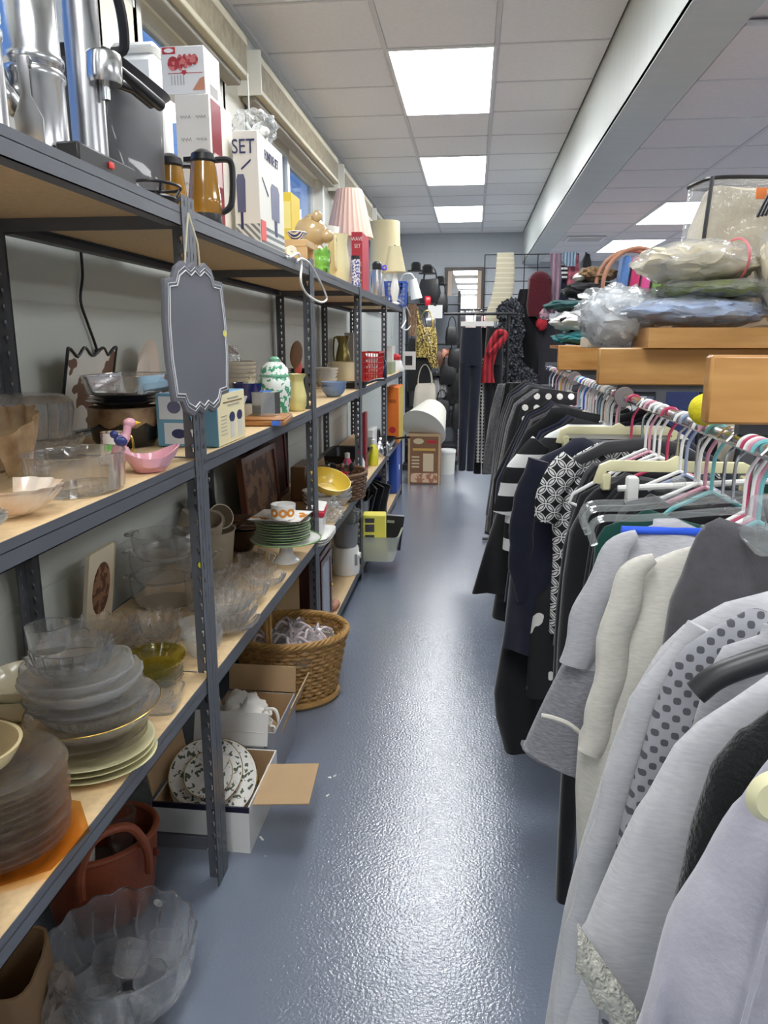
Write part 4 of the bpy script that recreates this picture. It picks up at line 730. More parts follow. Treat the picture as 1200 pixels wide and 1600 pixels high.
# ---- third shelf, second bay
STONE = pm('stoneware', (168, 156, 136), .5, var=.12, vs=20)
t = thing('muffin_crock', 'large stoneware crock on the third shelf', 'crock', (-1.01, 2.73, Z3B)); obj('pot', lathe(shell([(.09, 0), (.10, .02), (.115, .16), (.12, .17)], .005), 36), STONE, t)
for i, (x_, y_, z_, rx, ry) in enumerate([(-.97, 2.68, .172, .5, .2), (-1.07, 2.70, .172, -.2, .5), (-.99, 2.80, .19, .7, 1.0)]): vessel('stone_cup', 'stoneware cup tumbled on the crock', 'cup', (x_, y_, Z3B + z_), cup_p(.05, .065), STONE, .004, 28, group='stoneware cups on the crock', rot=(rx, ry, 0))
t = thing('roasting_pan', 'dark roasting pan leaning on its side near the wall', 'pan', (-1.135, 3.02, Z3B + .118), (0, -.12, 0)); obj('pan', stack_rings([[(z, x, y) for x, y, z in r_] for r_ in (rbox(.10, .14, 0), rbox(.11, .15, .04), rbox(.118, .158, .042), rbox(.106, .146, .036), rbox(.097, .137, .004))]), pm('dark_tin', (70, 70, 74), .3, .8), t)
solo('iron_trivet', join(*[tube([(.0, .045 * math.cos(a) + ox, .045 * math.sin(a) + oz) for a in [i * PI / 8 for i in range(16)]], .004, 6, True) for ox, oz in ((0, .05), (.06, .08), (-.05, .1), (.02, .13))]), BLACKP, 'black curled iron trivet leaning upright', 'trivet', (-1.09, 3.08, Z3B))
vessel('serving_tray', 'dark brown oval tray with thin gold rim behind the cake stand', 'tray', (-.965, 3.05, Z3B + .103), plate_p(.115, .022), pm('dark_lacquer', (52, 32, 26), .15, coat=.8), .004, 48, rot=(.0, .12, 0), sy=1.1)
vessel('mixing_bowl', 'brown mixing bowl under the dark oval tray', 'bowl', (-.965, 3.05, Z3B), bowl_p(.085, .10), pm('brown_glaze', (70, 46, 36), .25, coat=.4), .005)
cx, cy = -.735, 2.905
t = thing('cake_stand', 'white pedestal cake stand with green rim carrying plates', 'cake stand', (cx, cy, Z3B)); obj('foot', lathe([(.001, 0), (.055, 0), (.056, .006), (.03, .03), (.024, .06), (.03, .082), (.001, .082)], 36), WHITE, t); obj('plate', lathe(shell([(.05, .08), (.10, .086), (.142, .098)], .004), 48), WHITE, t); obj('rim_band', tube([(.142 * math.cos(a), .142 * math.sin(a), .0985) for a in [i * PI / 24 for i in range(48)]], .0028, 6, True), C_('green_rim', (128, 170, 104), .3), t)
zz = Z3B + .092
for i in range(8):
    t = thing('dinner_plate', 'white plate with green rim stacked on the cake stand', 'plate', (cx - .008 + random.uniform(-.004, .004), cy - .01 + random.uniform(-.004, .004), zz + i * .0105), 0, 'green rimmed plates on the cake stand'); obj('plate', lathe(shell(plate_p(.108, .014), .003), 44), WHITE, t); obj('rim_band', tube([(.108 * math.cos(a), .108 * math.sin(a), .0135) for a in [q * PI / 22 for q in range(44)]], .0013, 6, True), C_('green_rim', (128, 170, 104), .3), t)
zz += 7 * .0105 + .016
t = thing('square_plate', 'square white plate with orange and black print on the green plates', 'plate', (cx - .012, cy - .02, zz), .72); obj('plate', lathe(shell([(.10, 0), (.11, .003), (.15, .014)], .003), 4), pattern('orange_floral', 'blotch', (234, 232, 226), (206, 132, 52), 16, .2, frac=.6), t, ang=20); obj('edge', tube([(.15 * math.cos(a), .15 * math.sin(a), .0145) for a in (0, PI / 2, PI, 1.5 * PI)], .002, 5, True), BLACKP, t)
t = mug('white cup printed with orange flowers on the square plate', (cx + .0, cy - .03, zz + .005), .05, .06, WHITE, 2.2, name='flower_cup')
for a in (-2.05, -1.35, -.7): 
    f = obj('flower_print', xf(xf(lathe([(.001, 0), (.017, 0), (.017, .0012), (.001, .0012)], 20), rot=(PI / 2, 0, 0)), (0, -.0495, .03)), C_('orange_flower', (212, 138, 56), .3), t); f.rotation_euler = (0, 0, a + PI / 2 - 2.2); obj('flower_eye', xf(xf(lathe([(.001, 0), (.007, 0), (.007, .0008), (.001, .0008)], 14), rot=(PI / 2, 0, 0)), (0, -.0508, .03)), WHITE, f)
GP = [(-.735, 2.16, .095, .035, 26, .03, 'ribbed cut glass platter at the bottom of a shelf edge pile'), (-.74, 2.17, .09, .05, 20, .05, 'cut glass bowl in the shelf edge pile'), (-.745, 2.165, .085, .05, 16, .05, 'scalloped cut glass bowl in the shelf edge pile'), (-.75, 2.17, .08, .045, 24, .04, 'fan cut glass bowl topping the shelf edge pile'), (-.745, 1.95, .06, .07, 6, .01, 'frosted glass bowl next to the post'), (-.76, 2.42, .08, .055, 30, .05, 'straight ribbed glass dish behind the edge pile'), (-.74, 2.60, .075, .04, 36, .05, 'spiky pressed glass relish dish'), (-.87, 2.50, .07, .06, 18, .05, 'crystal bowl beside the stoneware crock'), (-.90, 2.60, .045, .05, 12, .05, 'small glass bowl with curled rim'), (-.83, 2.36, .045, .045, 10, .06, 'tiny crimped glass bowl')]
zc = {}
for x_, y_, R, h, k, a, lab in GP:
    key = (round(x_, 1), round(y_, 1)); z_ = zc.get(key, Z3B); vessel('glass_bowl' if h > .036 else 'glass_plate', lab, 'dish', (x_, y_, z_), bowl_p(R, h), FROST if 'frosted' in lab else CUT, .004, 72, scal(k, a, .003)); zc[key] = z_ + h * .62
vessel('frosted_bowl', 'second frosted glass bowl stacked next to the post', 'bowl', (-.745, 1.95, Z3B + .035), bowl_p(.062, .07), FROST, .004, 40)
for i in range(3):
    t = thing('glass_swan', ['curled glass swan dish near the cake stand', 'clear glass candy dish with loop handles', 'small glass basket with loop handle'][i], 'dish', [(-.87, 2.84, Z3B), (-.78, 2.73, Z3B), (-.86, 2.70, Z3B)][i], i); obj('bowl', lathe(shell(bowl_p(.05, .04), .003), 40, scal(8, .06, .004)), CUT, t); obj('loop', tube(curve([(.045, 0, .035), (.065, 0, .06), (.04, 0, .075), (.03, 0, .05)], 6), .004, 8), CLEAR, t)
t = thing('wire_tongs', 'pair of steel tongs resting on the glass dishes', 'tongs', (-.86, 2.32, Z3B + .14), (0, -.9, -.3))
for s_ in (-1, 1): obj('arm', tube([(-.10, 0, 0), (0, s_ * .006, .004), (.09, s_ * .014, 0)], .003, 6), CHROME, t)
stand = solo('glass_tumbler', lathe(shell(cup_p(.035, .12), .003), 28), CLEAR, 'tall glass tumbler holding the steel tongs', 'glass', (-.90, 2.32, Z3B))
# ================================================================ goods on the floor and low shelves
def wicker(rx, ry, h, rows, k, m, t, flare=.8, amp=.006, sr_=.0045, part='weave', n=None, base=0.):
    """woven oval basket wall: strands passing in front of and behind upright stakes, each strand a part"""
    n = n or 2 * k
    for i in range(rows):
        f = flare + (1 - flare) * (i + .5) / rows; z = base + (i + .5) * h / rows
        obj(part, tube([((rx * f + amp * math.cos(k * a + PI * i)) * math.cos(a), (ry * f + amp * math.cos(k * a + PI * i)) * math.sin(a), z) for a in [2 * PI * j / n for j in range(n)]], sr_, 5, True), m, t)
    st = [tube([(rx * flare * math.cos(a), ry * flare * math.sin(a), base), (rx * math.cos(a), ry * math.sin(a), base + h)], sr_ * .8, 5) for a in [2 * PI * (j + .0) / k for j in range(k)]]
    obj('stakes', join(*st), m, t)
WK = pm('golden_wicker', (190, 146, 84), .55, var=.25, vs=30); WKD = pm('brown_wicker', (128, 94, 66), .6, var=.3, vs=40)
# big oval wicker basket
t = thing('wicker_basket', 'large oval golden wicker basket with hoop handle on the floor', 'basket', (-.745, 2.98, .015), .25); H = .27
wicker(.235, .20, H, 15, 26, WK, t, .78, .006, .0085, n=104)
for i in range(4): obj('rim_braid', tube([((.238 + .010 * math.cos(13 * a + i * PI / 2)) * math.cos(a), (.203 + .010 * math.cos(13 * a + i * PI / 2)) * math.sin(a), H + .01 + .010 * math.sin(13 * a + i * PI / 2)) for a in [2 * PI * j / 130 for j in range(130)]], .0075, 6, True), WK, t)
obj('bottom', lathe([(.001, 0), (.19, 0), (.195, .012), (.001, .012)], 36, sy=.85), WK, t); obj('foot', tube([(.195 * math.cos(a), .168 * math.sin(a), .0) for a in [i * PI / 24 for i in range(48)]], .014, 8, True), WK, t)
for s_ in (-1, 1): obj('hoop_handle', tube([(-.09 + s_ * .008, -.165 * math.cos(a), H - .01 + .24 * math.sin(a)) for a in [PI * i / 24 for i in range(25)]], .008, 6), WK, t)
PW = pm('pinkish_white_ribbon', (226, 210, 212), .6, var=.12, vs=30)
for i, (x_, y_, z_, r) in enumerate([(-.84, 2.94, .225, .08), (-.72, 2.90, .235, .085), (-.64, 2.99, .24, .08), (-.76, 3.06, .235, .085), (-.68, 2.86, .225, .065)]):
    t = thing('wrapped_bundle', 'film wrapped pinkish gift bundle lying in the wicker basket', 'bundle', (x_, y_, z_), i, 'wrapped bundles in the wicker basket'); obj('content', crumple(ball(r * .6, r * .55, r * .45, 3, .3, 6, i), .012, 24, i), PW, t); obj('film', crumple(ball(r * 1.0, r, r * .7, 4, .35, 9, i + 5.), .02, 26, i), FILM, t)
    for q in range(5): a = q * 1.25 + i; obj('ribbon_curl', tube(curve([(0, 0, r * .4), (r * .5 * math.cos(a), r * .5 * math.sin(a), r * .8), (r * .9 * math.cos(a + .3), r * .9 * math.sin(a + .3), r * .5)], 5), .006, 5), PW, t)
obj('padding', xf(ball(.175, .145, .085, 3, .2, 7, 3.), (0, 0, .115)), pm('shred_fill', (110, 86, 74), .8, var=.4, vs=30), [o for o in COL.objects if o.name == 'wicker_basket'][0])
# open carton with china plates
def open_carton(name, label, x0, x1, y0, y1, h, mo, mi, th=.004):
    t = thing(name, label, 'box', ((x0 + x1) / 2, (y0 + y1) / 2, 0)); a, b_ = (x1 - x0) / 2, (y1 - y0) / 2
    obj('side_panel', box(-a, a, -b_, -b_ + th, 0, h), mo, t); obj('side_panel', box(-a, a, b_ - th, b_, 0, h), mo, t); obj('side_panel', box(-a, -a + th, -b_ + th, b_ - th, 0, h), mo, t); obj('side_panel', box(a - th, a, -b_ + th, b_ - th, 0, h), mo, t); obj('bottom', box(-a + th, a - th, -b_ + th, b_ - th, .001, .005), mi, t)
    for g in (box(-a + th, a - th, -b_ + th, -b_ + th + .001, .005, h - .001), box(-a + th, a - th, b_ - th - .001, b_ - th, .005, h - .001), box(-a + th, -a + th + .001, -b_ + th + .001, b_ - th - .001, .005, h - .001), box(a - th - .001, a - th, -b_ + th + .001, b_ - th - .001, .005, h - .001)): obj('lining', g, mi, t)
    return t, a, b_
t, a, b_ = open_carton('china_carton', 'open white carton of china plates with one flap out beside the post', -.92, -.625, 1.93, 2.26, .15, W_CARD, KRAFT)
obj('flap', xf(cbox(.17, .22, .004), (a + .082, -.02, .146), (0, -.05, .06)), KRAFT, t); obj('flap', xf(cbox(.004, .28, .12), (-a - .012, 0, .15), (0, -.15, 0)), KRAFT, t); obj('edge_tape', box(-a - .001, a + .001, -b_ - .0015, -b_ + .005, .135, .152), C_('navy_tape', (28, 30, 52), .4), t)
obj('flap', xf(cbox(.26, .004, .11), (-.02, b_ + .02, .15), (-.3, 0, 0)), W_CARD, t)
CH = pm('white_china', (236, 234, 228), .18, coat=.6); FLB = pattern('sprig_border', 'blotch', (236, 234, 228), (96, 104, 92), 70, .2, frac=.57)
def china(label, loc, R, rot, grp):
    t = thing('china_plate', label, 'plate', loc, rot, grp); obj('plate', lathe(shell(plate_p(R, R * .13), .003), 48), CH, t); obj('border', lathe([(R * .74, R * .062), (R * .96, R * .131), (R * .955, R * .136), (R * .735, R * .067)], 48), FLB, t); obj('gold_line', tube([(R * math.cos(a) * .995, R * math.sin(a) * .995, R * .134) for a in [i * PI / 24 for i in range(48)]], .0012, 5, True), GOLD, t)
tl = (.62, .12, 0)
for i in range(6): china('large white china plate with grey sprig border in the open carton', (-.775, 2.085 - .004 * i, .085 + .012 * i), .135, tl, 'large sprig plates in the carton')
china('medium sprig china plate laid on the large ones', (-.80, 2.065, .168), .115, tl, None); china('small sprig saucer laid on the china plates', (-.785, 2.045, .178), .075, tl, None)
mug('white china cup with gold rim resting on the saucer', (-.775, 2.055, .195), .036, .055, CH, 2.4, name='china_cup').rotation_euler = (.62, .12, 2.4)
t, a, b_ = open_carton('teapot_carton', 'open kraft carton with flaps up holding a wrapped teapot', -.90, -.64, 2.30, 2.60, .19, pm('grey_card', (150, 152, 160), .7), KRAFT)
obj('flap', xf(cbox(.26, .004, .10), (0, b_ + .012, .19), (-.12, 0, 0)), KRAFT, t); obj('flap', xf(cbox(.004, .29, .10), (a + .022, 0, .188), (0, .35, 0)), KRAFT, t); obj('flap', xf(cbox(.22, .004, .06), (-.02, -b_ - .004, .135), (.06, 0, 0)), W_CARD, t)
t = thing('teapot', 'white china teapot wrapped in tissue in the kraft carton', 'teapot', (-.775, 2.43, .09), -.3); obj('pot', xf(ball(.085, .08, .075, 3), (0, 0, .075)), CH, t); obj('tissue', xf(crumple(ball(.09, .085, .07, 4, .18, 6, 4.), .014, 18, 2.), (-.01, 0, .10)), pm('tissue_paper', (240, 238, 232), .8), t); obj('handle', handle(.08, .05, .13, .05, .006), CH, t); obj('spout', tube(curve([(-.07, 0, .06), (-.11, 0, .09), (-.13, 0, .14)], 5), [.018] * 4 + [.012] * 3 + [.009] * 4, 10), CH, t)
mug('white china cup beside the wrapped teapot', (-.70, 2.36, .15), .036, .05, CH, -.4, name='china_cup'); t = thing('packing_paper', 'crumpled brown packing paper stuffed under the teapot', 'paper', (-.77, 2.45, .006)); obj('wad', xf(crumple(ball(.10, .12, .065, 4, .2, 8, 6.), .02, 16, 3.), (0, 0, .075)), KRAFT, t)
obj('wad', xf(crumple(ball(.045, .05, .04, 3, .2, 8, 6.), .02, 16, 3.), (.075, -.10, .10)), KRAFT, t)
# crystal punch bowl with cups
PB = glass('punch_bowl_glass', (255, 255, 255), .75, .0, bump=.4, bs=28, milky=.03)
cx, cy = -.755, 1.375
t = thing('punch_bowl', 'large cut crystal punch bowl full of glass cups on the floor', 'bowl', (cx, cy, 0)); obj('bowl', lathe(shell([(.075, 0), (.08, .01), (.09, .02), (.13, .055), (.155, .11), (.162, .17), (.166, .185)], .006), 96, lambda a, s: (1 + .018 * math.cos(16 * a) * (1 if .1 < s < .9 else 0), .004 * math.cos(16 * a) if .4 < s < .62 else 0)), PB, t); obj('price_dot', xf(lathe([(.001, 0), (.012, 0), (.012, .001), (.001, .001)], 18), (.02, .158, .15), (PI / 2 + .2, 0, 0)), C_('white_sticker', (240, 240, 240), .6), t)
for i in range(18): a = 2 * PI * i / 18; obj('cut_star', tube([(.125 * math.cos(a), .125 * math.sin(a), .045), (.152 * math.cos(a + .06), .152 * math.sin(a + .06), .09), (.163 * math.cos(a), .163 * math.sin(a), .15)], [.001, .004, .001], 6), PB, t)
for i, (x_, y_, z_, rx, ry, rz) in enumerate([(-.06, .06, .035, .1, -.1, 1.), (.06, .075, .06, -.3, .2, .4), (.0, .02, .075, .35, .3, 2.2), (.085, .0, .055, .3, .25, 5.), (-.085, -.03, .04, .25, .5, 3.), (-.02, -.085, .045, .4, -.2, 4.), (.07, -.075, .06, .6, .3, 5.6), (-.04, -.03, .02, 0, .1, 0)]):
    t = mug('clear glass punch cup tumbled in the crystal bowl', (cx + x_, cy + y_, z_), .04, .062, PB, 0, name='punch_cup', group='punch cups in the crystal bowl'); t.rotation_euler = (rx, ry, rz)
# terracotta leather tote with mugs, brown paper bag
TER = pm('terracotta_leather', (150, 74, 44), .5, var=.25, vs=10, bump=.2, bs=60)
t = thing('leather_tote', 'terracotta leather tote basket with strap handles on the floor', 'basket', (-.955, 1.675, 0), .75)
obj('body', lathe(shell([(.12, 0), (.13, .01), (.145, .12), (.152, .22)], .006), 48, sy=.82), TER, t); obj('rim', tube([(.15 * math.cos(a), .123 * math.sin(a), .222) for a in [i * PI / 24 for i in range(48)]], .009, 8, True), TER, t)
for s_ in (-1, 1): obj('strap_handle', tube(curve([(-.085, s_ * .13, .15), (-.08, s_ * .134, .23), (-.04, s_ * .13, .30), (.04, s_ * .13, .30), (.08, s_ * .134, .23), (.085, s_ * .13, .15)], 6), .0115, 8), TER, t)
obj('tooled_flower', join(*[xf(ball(.016, .004, .009, 2), (.12 + .0 * k, -.075, .16 + .0 * k), (0, k * 1.05, -.7)) for k in range(3)]), pm('dark_terracotta', (110, 50, 30), .5), t)
for i, (x_, y_, m, lab) in enumerate([(-.03, -.02, pattern('shamrock_china', 'blotch', (230, 228, 218), (52, 92, 56), 32, .25, frac=.58), 'white mug with green clover print in the leather tote'), (.05, .03, CLEAR, 'clear glass tumbler in the leather tote'), (-.06, .05, CLEAR, 'second clear tumbler beside the clover mug in the tote')]):
    if i == 0: mug(lab, (-.955 + x_, 1.675 + y_ - .03, .165), .04, .085, m, 4, name='clover_mug')
    else: vessel('tumbler', lab, 'glass', (-.955 + x_, 1.675 + y_, .165), cup_p(.04, .11), m, .003, 28)
solo('tote_padding', xf(ball(.115, .095, .075, 3, .12, 6), (0, 0, .085)), pm('dark_padding', (70, 50, 40), .9), 'dark cloth padding inside the leather tote', 'cloth', (-.955, 1.675, .003))
t = thing('paper_bag', 'brown paper bag with lace edged cloth on the floor', 'bag', (-.96, 1.22, 0), .3); obj('bag', crumple(stack_rings([rbox(.10, .10, 0), rbox(.105, .105, .12), rbox(.10, .10, .24), rbox(.095, .095, .24), rbox(.095, .095, .01)]), .012, 12, 5.), pm('brown_paper', (142, 112, 80), .8, var=.12, vs=8), t); obj('lace', xf(crumple(ball(.05, .10, .08, 4, .2, 9), .012, 30), (.10, 0, .10)), pm('grey_lace', (150, 140, 132), .8, var=.3, vs=60), t)
# ---- third bay low shelves
Z4 = .59
t = thing('wicker_tray', 'brown wicker basket of cutlery on the low shelf of the third bay', 'basket', (-.78, 4.36, Z4), .08); wicker(.17, .20, .15, 9, 18, WKD, t, .9, .006, .008, n=72); obj('bottom', lathe([(.001, 0), (.155, 0), (.155, .01), (.001, .01)], 30, sy=1.15), WKD, t); obj('rim_braid', tube([(.172 * math.cos(a), .202 * math.sin(a), .153) for a in [i * PI / 24 for i in range(48)]], .010, 6, True), WKD, t)
for i in range(7): solo('serving_spoon', join(tube([(0, 0, 0), (0, 0, .16)], .004, 6), xf(ball(.018, .006, .028, 2), (0, 0, .18))), CHROME if i % 2 else BLACKP, 'steel serving spoon standing in the cutlery basket' if i % 2 else 'black serving spoon standing in the cutlery basket', 'spoon', (-.84 + .02 * i, 4.30 + .03 * (i % 3), Z4 + .012), (.2 * math.sin(i * 2), .25 * math.cos(i * 3), i), group='spoons in the cutlery basket')
YEL = pm('yellow_glaze', (240, 208, 84), .25, coat=.4)
p = spot(508, 790, -.76, Z4); vessel('yellow_bowl', 'bright yellow bowl tilted against the basket', 'bowl', (p.x, p.y + .05, Z4 + .13), bowl_p(.115, .07), YEL, .004, 40, rot=(.3, .35, 0))
zz = stack('white_baking_dish', 'white baking dish stacked under the yellow bowl', 'dish', (-.80, p.y + .06, Z4), .095, .05, .025, 4, WHITE, 'white dishes under the yellow bowl', seg=36)
t = thing('red_bowl', 'small red bowl with white pattern on the white dishes', 'bowl', (-.74, p.y + .28, Z4 + .13)); obj('bowl', lathe(shell(bowl_p(.06, .05), .003), 30), pattern('red_white_glaze', 'blotch', (206, 48, 66), (240, 220, 220), 50, .25, frac=.62), t)
zz2 = stack('white_plate', 'white serving plate under the red bowl', 'plate', (-.74, p.y + .28, Z4), .085, .05, .026, 4, WHITE, 'white plates under the red bowl', seg=8)
t = thing('cake_tin', 'white tin box with red lid edge at the shelf edge', 'tin', (-.715, 3.36, Z4 + .035), (0, .12, .1)); obj('box', cbox(.085, .20, .10, .006), WPL, t); obj('lid', cbox(.09, .205, .028, .006, z0=.10), C_('crimson_plastic', (206, 40, 66), .35), t); obj('lid_top', cbox(.08, .195, .006, .004, z0=.128), WPL, t)
for i in range(3): t = solo('serving_tray', stack_rings([rbox(.075, .13, 0), rbox(.09, .15, .014), rbox(.084, .144, .014), rbox(.072, .127, .003)]), WPL, 'white serving tray under the red lidded tin', 'tray', (-.72, 3.37, Z4 + .011 * i), 0, 'white trays under the tin')
t = thing('crystal_cluster', 'tangle of clear plastic wrap by the white plates', 'wrap', (-.70, 3.72, Z4)); obj('film', xf(crumple(ball(.06, .08, .05, 4, .3, 9, 8.), .015, 28), (0, 0, .055)), FILM, t)
FRM = pm('walnut_frame', (96, 58, 40), .35, coat=.3, var=.2, vs=6)
def frame(label, x, y, z, L, H, rot, pic, m=FRM, d=.03): # picture frame standing along the shelf
    t = thing('framed_picture', label, 'frame', (x, y, z), rot)
    obj('moulding', join(box(-d / 2, d / 2, -L / 2, L / 2, 0, .03), box(-d / 2, d / 2, -L / 2, L / 2, H - .03, H), box(-d / 2, d / 2, -L / 2, -L / 2 + .03, .03, H - .03), box(-d / 2, d / 2, L / 2 - .03, L / 2, .03, H - .03)), m, t); obj('picture', box(-d / 2 + .004, d / 2 - .01, -L / 2 + .03, L / 2 - .03, .03, H - .03), pic, t)
frame('large brown framed picture standing behind the cutlery basket', -1.06, 3.75, Z4, .62, .36, (0, -.08, 0), pattern('sepia_print', 'blotch', (112, 84, 62), (66, 46, 36), 12, .6)); frame('wide dark red picture leaning near the wall', -1.12, 4.15, Z4, .7, .50, (0, -.05, 0), pattern('maroon_print_art', 'blotch', (92, 40, 40), (60, 46, 42), 9, .6), C_('maroon_paint', (84, 36, 40), .4))
t = thing('gilt_box', 'brown lacquer box with gold curls behind the spoons', 'box', (-.98, 4.35, Z4)); obj('body', cbox(.09, .30, .20, .006), pm('brown_lacquer', (112, 82, 52), .35, coat=.3), t); obj('scroll', join(*[xf(tube([(0, .03 * math.cos(a) * (1 - a / 9), .03 * math.sin(a) * (1 - a / 9)) for a in [i * .4 for i in range(18)]], .004, 6), (.049, -.08 + .08 * k, .12)) for k in range(3)]), GOLD, t)
# bottom shelf of the third bay
t = thing('wooden_cabinet', 'dark red wood display cabinet standing on the bottom shelf', 'cabinet', (-.735, 3.47, .10)); MH = pm('mahogany', (84, 40, 34), .35, coat=.4, var=.2, vs=6, stretch=(8, 8, 1))
obj('case', box(-.05, .045, -.14, .14, .0, .40), MH, t); obj('plinth', box(-.06, .06, -.15, .15, 0, .03, .004), MH, t); obj('cornice', box(-.06, .055, -.15, .15, .395, .42, .004), MH, t); d_ = obj('door', join(box(.045, .056, -.13, -.10, .04, .385), box(.045, .056, .10, .13, .04, .385), box(.045, .056, -.10, .10, .04, .07), box(.045, .056, -.10, .10, .355, .385)), MH, t); obj('pane', box(.047, .052, -.10, .10, .07, .355), pm('grey_pane', (150, 156, 166), .1, coat=.5), d_); obj('knob', xf(ball(.006, .006, .006, 2), (.06, .115, .2)), GOLD, d_)
p = spot(541, 900, -.745, .10); t = thing('food_steamer', 'white food steamer with grey clear bowl under plastic wrap', 'appliance', p); r = wid(20, p)
obj('base', lathe([(.001, 0), (r, 0), (r * 1.05, .02), (r * 1.02, .15), (r * .95, .17), (.001, .17)], 36), WPL, t); obj('dial', xf(lathe([(.001, 0), (.02, 0), (.018, .02), (.001, .02)], 20), (r * .95, -.02, .12), (0, PI / 2, 0)), WPL, t); obj('scale_print', xf(box(0, .002, -.012, .012, 0, .07), (r * .86, -r * .56, .06), (0, 0, -.6)), ink, t)
obj('bowl', lathe(shell([(r * .8, .17), (r * .92, .19), (r * 1.0, .32)], .003), 36), pm('smoke_plastic', (150, 152, 156), .2, alpha=.75), t); obj('wrap', xf(crumple(ball(r * 1.05, r * 1.05, .07, 4, .2, 8, 3.), .014, 24), (0, 0, .36)), FILM, t)
t = thing('terracotta_figure', 'small pink clay figure lying on the bottom shelf', 'figurine', (-.70, 3.80, .10)); obj('body', xf(ball(.025, .05, .022, 2, .15), (0, 0, .022)), pm('clay_pink', (196, 140, 118), .7), t); obj('head', xf(ball(.02, .02, .02, 2), (0, -.055, .022)), MATS['clay_pink'], t)
# fourth bay: yellow tub pulled out, storage bins
t = thing('storage_bin', 'translucent white plastic bin pulled out into the aisle', 'bin', (-.60, 4.84, .10), .0); TP = pm('milky_plastic', (216, 220, 206), .3, alpha=.55); obj('tub', stack_rings([rbox(.12, .16, 0, 8), rbox(.155, .20, .17, 8), rbox(.165, .21, .175, 8), rbox(.15, .195, .17, 8), rbox(.115, .155, .005, 8)]), TP, t)
t = thing('yellow_carton', 'bright yellow carton with black panels standing in the pulled out bin', 'box', (-.61, 4.76, .112), (0, 0, .1)); obj('body', cbox(.15, .12, .29, .006), C_('lemon_card', (236, 226, 96), .5), t)
for z_ in (.11, .18): obj('print', box(-.06, .0, -.0612, -.0595, z_, z_ + .05), C_('charcoal_print', (70, 70, 80), .5), t)
obj('print', box(-.06, .0, -.0612, -.0595, .24, .27), C_('charcoal_print', (70, 70, 80), .5), t)
t = thing('black_folder', 'black folder leaning in the pulled out bin', 'folder', (-.55, 4.95, .112), (.15, .1, .2)); obj('cover', cbox(.18, .03, .25, .003), BLACKP, t); obj('clip', xf(cbox(.05, .008, .02), (0, -.018, .2)), CHROME, t)
def bin_(label, x, y, z, sx, sy, h, m, rot=0.):
    t = thing('storage_bin', label, 'bin', (x, y, z), rot); obj('tub', stack_rings([rbox(sx * .42, sy * .42, 0, 7), rbox(sx * .48, sy * .48, h * .95, 7), rbox(sx * .53, sy * .53, h, 7), rbox(sx * .46, sy * .46, h * .95, 7), rbox(sx * .4, sy * .4, .006, 7)]), m, t); return t
GP_ = pm('grey_clear_plastic', (170, 176, 182), .25, alpha=.65)
bin_('grey clear bin holding black trays on the bottom shelf', -.85, 5.42, .10, .28, .55, .30, GP_); bin_('dark bin of kitchen gear on the low shelf of the fourth bay', -.87, 5.3, .59, .30, .5, .14, BLACKP)
for i in range(5): t = thing('oven_tray', 'black oven tray leaning in the grey bin', 'tray', (-.84 + .03 * i, 5.32 + .05 * i, .13), (.0, .25, .15 * i), 'black trays in the grey bin'); obj('tray', box(-.004, .004, -.13, .13, 0, .33, .003), BLACKP if i % 2 else DARKP, t); obj('lip', box(-.012, .004, -.135, .135, .325, .335, .002), BLACKP, t)
c = Carton('tall_book', 'tall red book standing at the fourth bay', C_('red_cover', (150, 40, 44), .5), 566, 571, 574, 645, -.72, Z4); c = Carton('white_panel_box', 'white and grey slim carton beside the red book', W_CARD, 573, 583, 589, 672, -.72, Z4); c.panel('F', .1, .9, .2, .8, C_('stone_card', (166, 164, 156), .7))
for i, (x_, y_, lab, m) in enumerate([(-.80, 4.85, 'pink and white spray bottle on the low shelf', C_('pink_plastic', (216, 70, 110), .4)), (-.74, 4.98, 'white spray bottle on the low shelf', WPL), (-.72, 5.55, 'yellow and black detergent bottle at the low shelf end', C_('lemon_plastic', (232, 226, 60), .4))]):
    t = thing('spray_bottle', lab, 'bottle', (x_, y_, Z4)); obj('bottle', lathe([(.001, 0), (.035, 0), (.038, .01), (.038, .11), (.015, .16), (.001, .16)], 24), m, t); obj('cap', lathe([(.017, .158), (.017, .19), (.001, .195)], 16), WPL if m is not WPL else C_('pink_plastic', (216, 70, 110), .4), t)
t = thing('orange_book', 'tall orange and yellow game box standing at the far shelf end', 'box', (-.70, 6.95, Z4 + .004)); obj('body', cbox(.11, .42, .50, .004), C_('orange_card', (232, 122, 42), .45), t); obj('spine', box(.0545, .0565, -.205, .205, .005, .495), C_('mustard_card', (206, 176, 62), .5), t); obj('print', xf(lathe([(.001, 0), (.03, 0), (.03, .001), (.001, .001)], 16), (0, -.2105, .12), (PI / 2, 0, 0)), C_('red_print', (190, 44, 52), .5), t); obj('letters_print', box(-.03, .03, -.2112, -.2098, .36, .39), C_('dark_orange', (176, 84, 24), .5), t)
t = thing('blue_case', 'tall blue plastic case standing on the bottom shelf', 'case', (-.715, 7.1, .10)); obj('shell', cbox(.08, .40, .46, .01, 2), C_('royal_blue', (38, 78, 168), .4), t); obj('latch', box(.04, .046, -.03, .03, .2, .24), WPL, t)
for i, (x_, y_, a, lab) in enumerate([(-.78, 6.3, .5, 'steel handled frying pan hanging out of the low shelf'), (-.74, 6.6, .9, 'long handled black pan resting on the low shelf')]):
    t = thing('saucepan', lab, 'pan', (x_, y_, Z4), a); obj('pan', lathe(shell([(.08, 0), (.085, .01), (.09, .08)], .003), 30), CHROME if i == 0 else BLACKP, t); obj('handle', tube([(0, -.09, .07), (0, -.20, .09), (0, -.28, .10)], [.008, .009, .011], 8), BLACKP, t)
